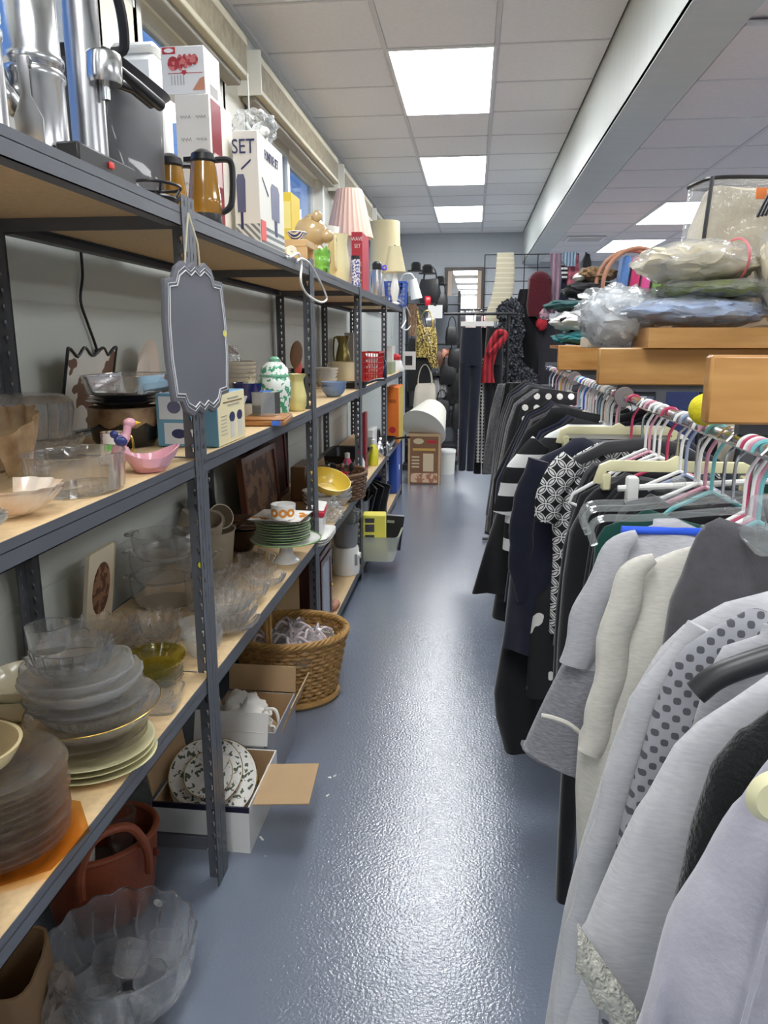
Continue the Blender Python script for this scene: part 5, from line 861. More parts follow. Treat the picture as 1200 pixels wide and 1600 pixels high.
t = thing('steel_kettle', 'shiny steel kettle on the low shelf near the orange box', 'kettle', (-.74, 6.05, Z4)); obj('body', lathe([(.001, 0), (.09, 0), (.10, .03), (.085, .1), (.04, .14), (.001, .15)], 30), CHROME, t); obj('handle', tube([(0, -.07 * math.cos(a) * 1, .12 + .09 * math.sin(a)) for a in [PI * i / 12 for i in range(13)]], .008, 8), BLACKP, t); obj('spout', tube([(.08, 0, .06), (.13, 0, .13)], [.018, .01], 10), CHROME, t)
for i, (x_, y_, sx, sy, h, c_, lab) in enumerate([(-.9, 6.78, .3, .45, .3, (90, 84, 82), 'dark bin of odds on the bottom shelf'), (-.88, 6.26, .28, .4, .25, (58, 66, 120), 'navy plastic bin on the bottom shelf')]): bin_(lab, x_, y_, .10, sx, sy, h, C_('bin_colour_%d' % i, c_, .45))
# far floor: bread maker carton, lamp shade, pail
p = at(662, 757, Z=0); t = thing('appliance_carton', 'brown printed appliance carton with canister picture on the floor', 'box', (p.x, p.y + .15, 0)); w_, h_ = .34, .54; obj('body', cbox(w_, .28, h_, .004), pm('tan_brown_card', (136, 98, 70), .6, var=.12, vs=8), t)
y_ = -.1415; obj('border', join(box(-w_ / 2, w_ / 2, y_, y_ + .002, h_ - .03, h_), box(-w_ / 2, -w_ / 2 + .02, y_, y_ + .002, 0, h_ - .03), box(w_ / 2 - .02, w_ / 2, y_, y_ + .002, 0, h_ - .03)), pm('pale_tan_card', (196, 166, 126), .6), t)
obj('canister_print', box(-.01, .10, y_ - .001, y_ + .001, .14, .33), C_('cream_print', (214, 196, 160), .5), t); obj('title_print', box(-.12, .12, y_ - .001, y_ + .001, .36, .385), C_('gold_print', (206, 164, 84), .5), t); obj('emblem', xf(prism(oval(-.06, .46, .055, .03), .002, 'Y'), (0, y_, 0)), C_('cream_print', (214, 196, 160), .5), t); obj('food_print', box(-.14, .14, y_ - .001, y_ + .001, .02, .12), pattern('food_art', 'blotch', (176, 120, 92), (222, 190, 160), 24, .5), t); obj('red_title', box(.03, .13, y_ - .001, y_ + .001, .44, .47), C_('red_print', (190, 44, 52), .5), t)
for i in range(4): obj('text_line', box(-.13, -.05, y_ - .001, y_ + .001, .18 + .035 * i, .195 + .035 * i), C_('cream_print', (214, 196, 160), .5), t)
t = thing('floor_lamp_shade', 'large white cone lamp shade tipped over on the brown carton', 'lamp shade', (p.x + .03, p.y + .18, h_ + .13), (-.8, .6, .1)); sh = lathe([(.25, -.15), (.14, .17), (.137, .17), (.247, -.15), (.25, -.15)], 44); obj('fabric', sh, pm('white_linen', (226, 224, 212), .75), t); obj('lining', lathe([(.2455, -.149), (.1355, .169), (.1345, .169), (.2445, -.149), (.2455, -.149)], 44), pm('tan_lining', (206, 192, 164), .8), t); obj('wire_ring', tube([(.25 * math.cos(a), .25 * math.sin(a), -.15) for a in [i * PI / 20 for i in range(40)]], .005, 6, True), WPL, t); obj('fitter', join(tube([(-.14, 0, .15), (.14, 0, .15)], .004, 6), tube([(0, -.14, .15), (0, .14, .15)], .004, 6)), WPL, t)
q = at(697, 742, Z=0); t = thing('lidded_pail', 'white lidded pail beside the brown carton', 'pail', (q.x, q.y + .1, 0)); obj('tub', lathe([(.001, 0), (.09, 0), (.10, .25), (.001, .25)], 32), pm('milk_white', (222, 222, 214), .4), t); obj('lid', lathe([(.104, .245), (.106, .26), (.10, .28), (.001, .285)], 32), WPL, t)
q = at(712, 695, Z=0.0); t, p_, H_ = slot_basket(690, 722, 690, 722, -.25, .0, 'burgundy slotted laundry basket on the floor by the trousers', C_('burgundy_plastic', (120, 26, 60), .4), .3)
# ================================================================ clothes racks on the right
BX, BZ = .42, 1.345                                    # hanging bar
def cloth(name, c, **k): return pm(name, c, k.pop('rough', .9), var=k.pop('var', .18), vs=k.pop('vs', 30), bump=k.pop('bump', .08), bs=k.pop('bs', 220), sheen=k.pop('sheen', .25), spec=.2, **k)
BLK = cloth('black_cloth', (28, 28, 31)); BLK2 = cloth('soft_black_cloth', (38, 38, 42)); NAVY = cloth('navy_cloth', (34, 36, 52)); INKB = cloth('ink_blue_cloth', (30, 34, 56)); CHAR = cloth('charcoal_fleece', (88, 86, 90), vs=60)
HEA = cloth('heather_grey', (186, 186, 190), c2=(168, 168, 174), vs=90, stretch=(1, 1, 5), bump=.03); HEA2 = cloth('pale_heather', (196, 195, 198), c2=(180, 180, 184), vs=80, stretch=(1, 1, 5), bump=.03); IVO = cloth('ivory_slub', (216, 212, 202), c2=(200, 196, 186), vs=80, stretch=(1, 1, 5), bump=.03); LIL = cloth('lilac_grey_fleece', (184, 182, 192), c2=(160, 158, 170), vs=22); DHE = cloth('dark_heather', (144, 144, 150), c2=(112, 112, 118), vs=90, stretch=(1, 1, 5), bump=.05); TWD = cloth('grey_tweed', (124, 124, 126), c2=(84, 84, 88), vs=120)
def garment(name, label, Y, pts, m, xc=BX, hem=None, thick=.035, rot=0., group=None, folds=5, amp=.012, neck=.075, xr=None, cat='top', slope=0., rows=26, seed=None, cut=None, dip=.035):
    """garment hanging square to the bar; pts outline its aisle side in the photo at distance Y"""
    P = [at(a, b_, Y=Y) for a, b_ in pts] if pts else None
    return garment_w(name, label, Y, [(p.x, p.z) for p in P], m, xc, hem, thick, rot, group, folds, amp, neck, xr, cat, slope, rows, seed, cut, dip)
def garment_w(name, label, Y, L_, m, xc=BX, hem=None, thick=.035, rot=0., group=None, folds=5, amp=.012, neck=.075, xr=None, cat='top', slope=0., rows=26, seed=None, cut=None, dip=.035):
    L_ = sorted(L_, key=lambda q: -q[1]); zt, zb = L_[0][1], (hem if hem is not None else L_[-1][1]); sd = seed if seed is not None else Y * 37
    def xl(z):
        if z >= L_[0][1]: return L_[0][0]
        for (x0, z0), (x1, z1) in zip(L_, L_[1:]):
            if z <= z0 and z >= z1: return x0 + (x1 - x0) * (z0 - z) / max(z0 - z1, 1e-6)
        return L_[-1][0]
    nk = xc - neck
    pr = [(nk, zt + max(0, (L_[0][0] - nk) * -.3))]
    rings = []; n = 44
    for i in range(rows + 1):
        s = i / rows; z = zt + .012 - (zt + .012 - zb) * s; a = xl(z)
        b_ = min(2 * xc - a, xr) if xr else 2 * xc - a
        if i == 0: a, b_ = min(a, nk), max(b_, xc + neck)
        cx_, hw = (a + b_) / 2, (b_ - a) / 2; dd = thick * (.35 + .65 * min(1, s * 4)) * (1 + .5 * s)
        if i == 0: dd *= .35
        ring = []
        for j in range(n):
            t = 2 * PI * j / n; c, sn = math.cos(t), math.sin(t)
            x = cx_ + hw * math.copysign(abs(c) ** .8, c); y = dd * math.copysign(abs(sn) ** .7, sn)
            u = (x - xc) / .25
            y += amp * s * (math.sin(folds * u * 2.2 + sd + s * 1.5) + .5 * math.sin(folds * u * 4.1 + sd * 2 - s)) + .004 * noise.noise(Vector((x * 18, z * 12, sd)))
            zz = z + slope * (x - xc) * s + .006 * s * math.sin(u * 6 + sd) - (.035 * (abs(u) ** 1.5) * max(0, 1 - s * 3) if i < 6 else 0) * .4
            if s < .2: zz -= dip * max(0, 1 - ((x - xc) / .12) ** 2) * (1 - s * 5)
            if cut: zz = max(zz, cut[1] + cut[2] * (x - cut[0]))
            ring.append((x - xc, y, zz - BZ))
        rings.append(ring)
    o = obj('body', stack_rings(rings), m, None, ang=75)
    o.name = name; o.location = (xc, Y, BZ); o.rotation_euler = (0, 0, rot); return tag(o, label, cat, group)
def sleeve(g, pts, m, Y, flat=.5, name='sleeve', dy=-.02):
    """pts: (px, py, half width px) along the arm"""
    P = []; R = []
    for a, b_, w_ in pts: q = at(a, b_, Y=Y); P.append((q.x - g.location.x, q.y - g.location.y + dy, q.z - g.location.z)); R.append(wid(w_, q))
    c = curve(P, 5); rr = [R[min(i // 5, len(R) - 2)] + (R[min(i // 5 + 1, len(R) - 1)] - R[min(i // 5, len(R) - 2)]) * ((i % 5) / 5) if i < len(c) - 1 else R[-1] for i in range(len(c))]
    g2 = warp(tube(c, rr, 14), lambda x, y, z: (x + .003 * math.sin(z * 60), dy + (y - dy) * flat, z)); return obj(name, g2, m, g, ang=75)
# ---- hangers
HW = [pm('hanger_' + n_, c_, .35, coat=.2) for n_, c_ in (('white', (240, 240, 238)), ('pink', (218, 156, 174)), ('teal', (120, 190, 194)), ('grey_blue', (150, 160, 186)), ('magenta', (190, 62, 98)), ('peach', (240, 214, 190)), ('blue', (40, 90, 220)))]
HBLK = pm('hanger_black', (40, 40, 43), .4); HCLR = glass('hanger_clear', (250, 252, 252), .05, .03, milky=.1); HCRM = pm('hanger_cream', (226, 220, 178), .4, coat=.2)
def hanger_geo(hw=.19, r=.0045, drop=.185):
    hk = [(0, 0, -.10), (0, 0, -.05), (.004, 0, -.03)] + [(.0185 * math.sin(a), 0, .0015 - .0185 * math.cos(a) * -1) for a in [1.9, 1.2, .5, -.2, -.9, -1.5]]
    return join(tube(curve(hk, 3), r * .75, 7), tube([(-hw, 0, -drop - .02), (-hw * .97, 0, -drop), (-hw * .5, 0, -.13), (0, 0, -.098), (hw * .5, 0, -.13), (hw * .97, 0, -drop), (hw, 0, -drop - .02), (hw * .9, 0, -drop - .028), (-hw * .9, 0, -drop - .028)], r, 7, True))
TUBH = {}
def hanger(label, Y, m, rot=0., group=None, xc=BX, hw=.19, dz=0.):
    key = (m.name, round(hw, 3))
    if key not in TUBH: TUBH[key] = mesh_of('clothes_hanger', hanger_geo(hw), m)
    return tag(obj('clothes_hanger', TUBH[key], None, None, (xc, Y, BZ - .006 + dz), (0, 0, rot)), label, 'hanger', group)
def clip_hanger(label, Y, m, hw=.17, rot=0., dz=-.03, xc=BX):
    """skirt hanger: moulded bar with turned down ends"""
    t = thing('clip_hanger', label, 'hanger', (xc, Y, BZ - .006), rot); prof = [(-hw, -.10), (-hw * .93, -.062), (-hw * .8, -.052), (-.02, -.052), (0, -.04), (.02, -.052), (hw * .8, -.052), (hw * .93, -.062), (hw, -.10), (hw * .9, -.103), (hw * .84, -.075), (-hw * .84, -.075), (-hw * .9, -.103)]
    obj('bar', xf(prism(prof, .012, 'Y', .002), (0, 0, dz)), m, t); obj('hook', tube(curve([(0, 0, -.05 + dz), (0, 0, -.03), (.012, 0, -.012), (.0185, 0, .004), (0, 0, .0205), (-.0185, 0, .004)], 4), .0028, 7), CHROME, t)
    for s_ in (-1, 1): obj('clip', xf(cbox(.018, .02, .035, .003), (s_ * hw * .84, 0, -.115 + dz)), m, t)
    return t
# ---- the rack itself
RW = pm('maple_board', (206, 156, 92), .4, coat=.25, c2=(182, 128, 66), vs=5, stretch=(1, 1, 7))
rk = thing('clothes_rack', 'long maple and steel clothes rack with hanging bars along the aisle', 'rack', (0, 0, 0))
for y_, x1 in ((1.19, 1.25), (2.22, 1.25), (3.27, 1.2)): obj('cross_board', box(.35, x1, y_, y_ + .032, 1.376, 1.478, .004), RW, rk)
for y0, y1 in ((.12, 2.15), (2.19, 3.20), (3.26, 4.5)):
    for x_ in (BX, 1.12):
        b_ = obj('bar', tube([(x_, y0, BZ), (x_, y1, BZ)], .0125, 14), CHROME, rk)
        for yy in (y0,): obj('end_cap', xf(lathe([(.001, -.006), (.026, -.006), (.028, 0), (.026, .006), (.001, .006)], 24), (x_, yy, BZ), (PI / 2, 0, 0)), pm('grey_disc', (136, 128, 128), .4), b_)
for y_ in (.2, 1.22, 2.24, 3.29, 4.45): obj('upright', box(.76, .80, y_, y_ + .03, 0, 1.376), steel, rk); obj('foot', box(.5, 1.06, y_ - .005, y_ + .035, 0, .04), steel, rk); obj('arm', box(BX - .01, 1.13, y_ + .005, y_ + .025, BZ + .012, BZ + .03), steel, rk)
# ---- near grey garments
clip = glass('clip_clear', (252, 253, 253), .08, .03, milky=.12)
g = garment('fleece_sweater', 'lilac grey quilted fleece with ribbed seams nearest the rack end', .50, [(1240, 1130), (1185, 1200), (1150, 1270), (1105, 1350), (1050, 1440), (1000, 1560), (985, 1600), (960, 1750)], LIL, thick=.03, folds=11, amp=.014)
for k_ in range(5): obj('seam', tube([(-.26 + .035 * k_ + .05 * (1 - s), -.05 - .004 * k_, -.15 - .45 * s) for s in [i / 12 for i in range(13)]], .0022, 5), LIL, g)
hanger('cream plastic hanger with broad rounded end in the lilac fleece', .50, HCRM, hw=.2); t = solo('hanger_end_knob', xf(lathe([(.001, -.005), (.014, -.005), (.019, 0), (.014, .005), (.001, .005)], 28), rot=(PI / 2, 0, 0)), HCRM, 'broad cream hanger end resting on the lilac fleece', 'hanger', tuple(at(1214, 1245, Y=.45)))
g = garment('black_vest', 'black plush vest between two grey tops', .565, [(1230, 1080), (1160, 1140), (1110, 1195), (1080, 1290), (1060, 1380), (1050, 1420)], cloth('plush_black', (24, 27, 27), vs=80, bump=.4), thick=.022, amp=.004); hanger('clear plastic hanger in the black plush vest', .565, HCLR)
g = garment('grey_sweater', 'pale heather sweater with lace trimmed hem', .63, [(1200, 1062), (1120, 1090), (1060, 1145), (1000, 1250), (930, 1400), (905, 1460), (895, 1700)], HEA2, thick=.026, amp=.006, hem=.60, cut=(.112, .962, -1.5))
def band(u, v):
    x_ = -.315 + .16 * u; z_ = .962 - 1.5 * (x_ + BX - .112) - BZ
    return (x_ + .006 * math.sin(v * PI) * 0, -.040 - .006 * math.sin(v * PI) - .003 * math.sin(u * 60) * math.sin(v * 9), z_ + .022 - .05 * v + .004 * math.sin(u * 40) * v)
obj('lace_hem', join(grid(40, 8, band), grid(40, 8, lambda u, v: (band(u, v)[0], band(u, v)[1] + .003, band(u, v)[2]))), pm('cream_lace', (222, 220, 208), .9, var=.35, vs=160, bump=.6, bs=200), g, fix=False)
hanger('clear hanger with wide shoulders in the lace hem sweater', .63, HCLR)
g = garment('grey_blouse', 'grey gathered blouse with flat yoke on a black hanger', .73, [(1190, 985), (1135, 990), (1110, 1040), (1085, 1130), (1060, 1250), (1045, 1400)], HEA, thick=.02, amp=.008, folds=12)
t = thing('clothes_hanger', 'broad black plastic hanger in the grey gathered blouse', 'hanger', (BX, .70, BZ)); obj('arms', tube(curve([(-.20, 0, -.175), (-.17, 0, -.15), (-.08, 0, -.115), (0, 0, -.10), (.1, 0, -.12), (.2, 0, -.175)], 6), .012, 10), HBLK, t); obj('hook', tube(curve([(0, 0, -.1), (0, 0, -.03), (.012, 0, -.012), (.02, 0, .004), (0, 0, .0225), (-.02, 0, .004)], 4), .004, 8), HBLK, t)
KN = pattern('honeycomb_knit', 'knit', (158, 158, 164), (84, 84, 90), 52, .9, bump=1.)
g = garment('openwork_cardigan', 'dark grey openwork honeycomb knit cardigan', .775, [(1170, 962), (1100, 975), (1058, 1010), (1030, 1080), (1000, 1180), (965, 1300), (945, 1400), (935, 1600)], KN, thick=.022, amp=.006); hanger('white plastic hanger inside the openwork cardigan', .775, HW[0])
g = garment('grey_sweatshirt', 'light grey sweatshirt with long hanging sleeve', .83, [(1200, 918), (1160, 925), (1080, 960), (1030, 1010), (990, 1080), (950, 1180), (905, 1320), (880, 1420), (862, 1520), (850, 1600), (845, 1700)], HEA2, thick=.03, amp=.010, folds=6); sleeve(g, [(1090, 970, 22), (1010, 1090, 30), (960, 1240, 30), (915, 1400, 26), (880, 1570, 20), (872, 1640, 18)], HEA2, .83); hanger('white plastic hanger inside the light grey sweatshirt', .83, HW[0])
g = garment('charcoal_trousers', 'charcoal fleece trousers clipped by the waist', .93, [(1150, 806), (1098, 812), (1080, 850), (1062, 900), (1045, 940), (1020, 1100), (1010, 1300)], CHAR, xc=.40, thick=.025, amp=.010, neck=.1, cat='trousers')
t = thing('clip_hanger', 'clear plastic clip hanger on the charcoal trousers', 'hanger', (BX, .93, BZ - .006)); obj('bar', tube([(-.14, 0, -.062), (.14, 0, -.062)], .005, 8), clip, t); obj('hook', tube(curve([(0, 0, -.06), (0, 0, -.03), (.012, 0, -.012), (.0185, 0, .004), (0, 0, .0205), (-.0185, 0, .004)], 4), .0028, 7), CHROME, t)
for s_ in (-.075, .06): cg = obj('clear_clip', xf(cbox(.05, .05, .06, .008, 2), (s_, -.03, -.075), (.3, 0, .2)), clip, t); obj('spring', tube([(s_ - .006, -.03, -.02), (s_ - .006, -.05, -.04)], .004, 6), BLACKP, cg)
g = garment('ivory_shirt', 'ivory slub shirt with dropped shoulder seam', 1.0, [(1110, 846), (1065, 852), (1000, 870), (970, 920), (950, 975), (935, 1060), (925, 1110), (905, 1150), (900, 1230), (905, 1400)], IVO, thick=.03, amp=.008); sleeve(g, [(1020, 866, 9), (985, 890, 20), (965, 950, 26), (945, 1060, 24), (930, 1130, 22), (915, 1165, 20)], IVO, 1.0); hanger('teal plastic hanger inside the ivory shirt', 1.0, HW[2])
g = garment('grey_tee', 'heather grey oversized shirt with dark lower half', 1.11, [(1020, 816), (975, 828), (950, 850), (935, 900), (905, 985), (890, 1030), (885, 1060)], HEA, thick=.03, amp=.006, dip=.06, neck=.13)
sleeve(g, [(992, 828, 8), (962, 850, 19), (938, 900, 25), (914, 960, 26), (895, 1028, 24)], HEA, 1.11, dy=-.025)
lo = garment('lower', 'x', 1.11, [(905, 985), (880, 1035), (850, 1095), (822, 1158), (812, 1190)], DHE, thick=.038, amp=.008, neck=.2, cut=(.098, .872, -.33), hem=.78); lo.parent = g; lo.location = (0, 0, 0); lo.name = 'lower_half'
for k_ in ('label', 'category'): del lo[k_]
hm_ = [at(a, b_, Y=1.05) for a, b_ in ((846, 1118), (865, 1122), (890, 1132), (912, 1150))]; obj('pale_seam', tube([(p.x - BX, p.y - 1.11, p.z - BZ) for p in curve(hm_, 6)], .0035, 6), IVO, g)
t = thing('clothes_hanger', 'bright blue tube hanger inside the heather shirt', 'hanger', (BX, 1.10, BZ - .006)); obj('arms', tube([(-.20, 0, -.108), (.20, 0, -.108)], .006, 10), HW[6], t); obj('hook', tube(curve([(0, 0, -.108), (0, 0, -.03), (.012, 0, -.012), (.0185, 0, .004), (0, 0, .0205), (-.0185, 0, .004)], 4), .003, 8), CHROME, t)
# clear moulded hangers between grey and black stock
for i, (y_, lab) in enumerate([(1.17, 'clear moulded hanger with looped end above the heather shirt'), (1.25, 'clear moulded hanger behind the blue tube hanger'), (1.30, 'clear moulded hanger holding a dark green top')]):
    t = thing('clothes_hanger', lab, 'hanger', (BX, y_, BZ - .006), .05 * i); obj('arms', tube(curve([(-.225, 0, -.15), (-.232, 0, -.125), (-.215, 0, -.108), (-.15, 0, -.105), (0, 0, -.09), (.15, 0, -.105), (.22, 0, -.115), (.225, 0, -.15)], 5), .006, 8), HCLR, t); obj('hook', tube(curve([(0, 0, -.09), (0, 0, -.03), (.012, 0, -.012), (.0185, 0, .004), (0, 0, .0205), (-.0185, 0, .004)], 4), .003, 8), CHROME, t)
garment('green_shirt', 'dark green top hanging on the clear moulded hanger', 1.30, [(1010, 800), (950, 808), (930, 840), (925, 900), (920, 1000)], cloth('bottle_green', (28, 74, 66)), thick=.02, hem=.8)
# ---- dark garments further along
g = garment('black_trousers', 'black trousers with waist clips on the cream bar hanger', 1.62, [(975, 742), (920, 765), (890, 830), (880, 900), (872, 1000), (866, 1150), (860, 1240)], BLK, thick=.04, amp=.012, hem=.72, cat='trousers'); clip_hanger('cream bar hanger on the black trousers', 1.60, HCRM, .165, dz=-.03)
g = garment('black_coat', 'long soft black coat behind the cream bar hanger', 1.75, [(970, 735), (905, 770), (880, 850), (868, 950), (862, 1100), (850, 1220)], BLK2, thick=.03, amp=.010, hem=.66, cat='coat'); hanger('white plastic hanger inside the soft black coat', 1.75, HW[0])
garment('jersey_shirt', 'black jersey top on the hanger with milky clips', 1.48, [(1010, 790), (960, 850), (935, 900), (915, 1000)], BLK, thick=.03, hem=.7)
t = thing('clip_hanger', 'milky white clip hanger on the black jersey shirt', 'hanger', (BX, 1.46, BZ - .006)); obj('bar', tube([(-.14, 0, -.115), (.13, 0, -.095)], .006, 8), WPL, t); obj('hook', tube(curve([(0, 0, -.105), (0, 0, -.03), (.012, 0, -.012), (.0185, 0, .004), (0, 0, .0205), (-.0185, 0, .004)], 4), .0028, 7), CHROME, t)
for s_ in (-.115, -.03): obj('clip', xf(cbox(.022, .03, .055, .006, 2), (s_, -.004, -.145)), [WPL, clip][s_ > -.1], t)
RG = pattern('ring_print', 'rings', (22, 22, 25), (226, 226, 224), 22., .8)
g = garment('ring_print_blouse', 'black blouse with white interlaced ring print', 1.95, [(935, 690), (905, 702), (868, 735), (862, 800), (864, 870), (861, 920), (858, 985)], RG, thick=.024, amp=.005); sleeve(g, [(895, 715, 20), (868, 750, 24), (855, 790, 20), (850, 812, 19)], RG, 1.95)
t = thing('clothes_hanger', 'wide dark grey wooden style hanger on the ring print blouse', 'hanger', (BX, 1.93, BZ - .006)); obj('arms', xf(prism([(-.20, -.165), (-.185, -.14), (-.09, -.085), (0, -.075), (.09, -.085), (.185, -.14), (.20, -.165), (.16, -.150), (.08, -.115), (0, -.105), (-.08, -.115), (-.16, -.150)], .022, 'Y', .004)), pm('hanger_slate', (58, 58, 62), .45), t); obj('hook', tube(curve([(0, 0, -.08), (0, 0, -.03), (.012, 0, -.012), (.0185, 0, .004), (0, 0, .0205), (-.0185, 0, .004)], 4), .003, 8), CHROME, t)
g = garment('navy_dress', 'navy jersey dress with layered hem', 2.06, [(895, 688), (850, 705), (820, 735), (808, 800), (797, 900), (788, 985), (784, 1010)], NAVY, thick=.05, amp=.014, cat='dress'); sleeve(g, [(840, 715, 16), (818, 790, 20), (812, 880, 18), (822, 930, 14)], NAVY, 2.06, dy=-.04); hanger('magenta plastic hanger inside the navy dress', 2.06, HW[4])
g = garment('black_slacks', 'long black slacks reaching almost to the floor', 2.13, [(860, 930), (815, 940), (785, 1000), (772, 1080), (775, 1120), (788, 1165)], BLK, xc=.30, thick=.03, amp=.008, cat='trousers', xr=.26)
g = garment('print_leggings', 'black leggings with white brush print', 2.0, [(868, 900), (838, 930), (826, 1000), (822, 1085)], pattern('brush_print', 'blotch', (24, 24, 27), (222, 220, 214), 14, .8, frac=.56), xc=.38, thick=.03, amp=.006, cat='leggings')
STR = pattern('bold_stripes', 'stripes', (228, 228, 226), (24, 24, 27), 11.5, .85, frac=.55)
g = garment('striped_cardigan', 'cardigan in bold black and white stripes', 2.28, [(900, 655), (860, 672), (822, 700), (800, 740), (790, 800), (785, 860)], STR, thick=.03, amp=.006); sleeve(g, [(845, 690, 16), (812, 730, 20), (795, 770, 18), (786, 800, 15)], STR, 2.28); hanger('pink plastic hanger inside the striped cardigan', 2.28, HW[1])
clip_hanger('long cream bar hanger above the striped cardigan', 2.24, HCRM, .175, dz=-.03)
g = garment('black_dress', 'long black dress sticking out into the aisle', 2.55, [(860, 640), (820, 668), (795, 720), (775, 790), (755, 850), (738, 900)], BLK, thick=.03, amp=.016, folds=4, cat='dress', slope=.15); hanger('teal plastic hanger inside the long black dress', 2.55, HW[2])
garment('black_skirt', 'black skirt hanging lower behind the long black dress', 2.65, [(850, 850), (790, 890), (775, 920), (768, 962)], BLK2, thick=.05, cat='skirt')
cols = [BLK, INKB, BLK2, NAVY, BLK, CHAR, BLK2, INKB]
for i in range(9): # dark stock on the second bar
    y_ = 2.34 + .085 * i + (.03 if i > 2 else 0)
    if i in (2, 3): continue
    garment_w('dark_shirt', 'plain dark top hanging in the row beyond the striped cardigan', y_ + .03, [(.30, 1.262), (.215, 1.225), (.185, 1.15), (.16 - .008 * i, .95), (.13 - .006 * i, .66 - .02 * (i % 3))], cols[i % 8], thick=.02, amp=.010, group='dark tops on the second bar')
    hanger('plastic hanger in the dark row beyond the striped cardigan', y_ + .03, HW[[0, 0, 3, 0, 1, 0, 5, 0, 2][i]], group='hangers on the second bar')
DOT = pattern('polka_dots', 'dots', (24, 24, 27), (232, 228, 224), 22., .85, frac=.27)
g = garment_w('polka_dot_shirt', 'black top with large white polka dots', 3.16, [(.27, 1.30), (.20, 1.25), (.18, 1.12), (.16, .8)], DOT, thick=.03); hanger('pink hanger slipping sideways on the polka dot top', 3.13, HW[1], rot=.1)
for i in range(12): hanger('small plastic hanger crowded on the second bar', 2.36 + .06 * i, hw=.12, m=HW[[0, 0, 5, 0, 3, 0, 0, 0, 5, 0, 6, 0][i]], rot=random.uniform(-.12, .12), group='hangers on the second bar')
# third bar
for i, (m, lab, zb) in enumerate([(BLK, 'black blazer on the third bar', .55), (TWD, 'grey tweed coat with pale lining on the third bar', .45), (BLK2, 'soft black jacket on the third bar', .6), (cloth('black_sequin', (60, 60, 64), vs=200, rough=.4), 'black glitter jacket on the third bar', .5), (NAVY, 'navy jacket on the third bar', .55), (BLK, 'black long cardigan on the third bar', .4)]):
    y_ = 3.45 + .17 * i
    garment_w('jacket', lab, y_, [(.28, 1.27), (.20, 1.235), (.165, 1.12), (.13, .9), (.09, zb)], m, thick=.05, amp=.014, cat='jacket'); hanger('plastic hanger on the third bar', y_, HW[[0, 5, 0, 1, 0, 3][i]], group='hangers on the third bar')
for i in range(10): hanger('small hanger crowded at the front of the third bar', 3.34 + .055 * i + .02, hw=.12, m=[HW[0], HW[1], pm('hanger_yellow', (230, 190, 60), .4), HW[0], HW[3]][i % 5], rot=random.uniform(-.1, .1), group='hangers on the third bar')
clip_hanger('white clip hanger on the black blazer', 3.40, WPL, .12, dz=-.01)
# first bar stock: garments whose hooks show under the board
for i, (y_, k_) in enumerate([(1.36, 2), (1.40, 1), (1.44, 0), (1.53, 3), (1.57, 0), (1.68, 4), (1.80, 0), (1.85, 1), (1.89, 0)]):
    n_ = ['white', 'pink', 'teal', 'grey blue', 'magenta'][k_]; garment_w('dark_blouse', 'black blouse on a %s hanger in the first bar row' % n_, y_, [(.335, 1.236), (.285, 1.20), (.255, 1.12), (.235, .9), (.225, .72)], [BLK, BLK2, CHAR][i % 3], thick=.013, amp=.004, group='black blouses on the first bar', cat='blouse', dip=.05)
    hanger('%s plastic hanger holding a black blouse on the first bar' % n_, y_, HW[k_], rot=random.uniform(-.06, .06), group='%s hangers on the first bar' % n_, hw=.13)
for i, (y_, k_) in enumerate([(1.135, 2), (1.15, 1), (1.165, 0), (1.18, 4), (1.195, 0)]): hanger(['white', 'pink', 'teal', 'grey blue', 'magenta'][k_] + ' hanger hanging empty under the maple board', y_, HW[k_], hw=.10, group='empty hangers under the board')
# far side of the rack
fs = [((40, 150, 140), 'teal'), ((60, 62, 70), 'dark grey'), ((232, 230, 222), 'white'), ((230, 196, 60), 'yellow'), ((30, 30, 34), 'black'), ((188, 60, 50), 'red'), ((70, 120, 100), 'green'), ((40, 44, 70), 'navy'), ((224, 214, 190), 'floral cream'), ((28, 30, 34), 'jet black')]
for i, (c_, n_) in enumerate(fs):
    y_ = 1.4 + .19 * i
    if abs(y_ - 2.23) < .05 or abs(y_ - 3.28) < .05: y_ += .08
    garment_w('hanging_blouse', '%s blouse on the far side of the rack' % n_, y_, [(1.0, 1.27), (.92, 1.235), (.90, 1.0), (.89, .6)], cloth('far_' + n_.replace(' ', '_'), c_), xc=1.12, thick=.05, amp=.015, cat='blouse'); hanger('clear or white hanger on the far side of the rack', y_, [HCLR, HW[0]][i % 2], xc=1.12, group='hangers on the far side')
solo('yellow_ball', xf(ball(.027, .027, .027, 3), (0, 0, 0)), pm('tennis_yellow', (232, 220, 40), .8, bump=.3, bs=200), 'bright yellow foam ball stuck on a hanger hook', 'ball', tuple(at(1102, 640, Y=1.33)))
# black hanging strap near the floor
g = garment('black_scarf', 'flat black sash hanging below the grey shirts', 1.30, [(893, 1100), (880, 1150), (872, 1300), (868, 1398)], BLK, xc=.21, thick=.014, amp=.002, neck=.02, cat='sash', xr=.215)
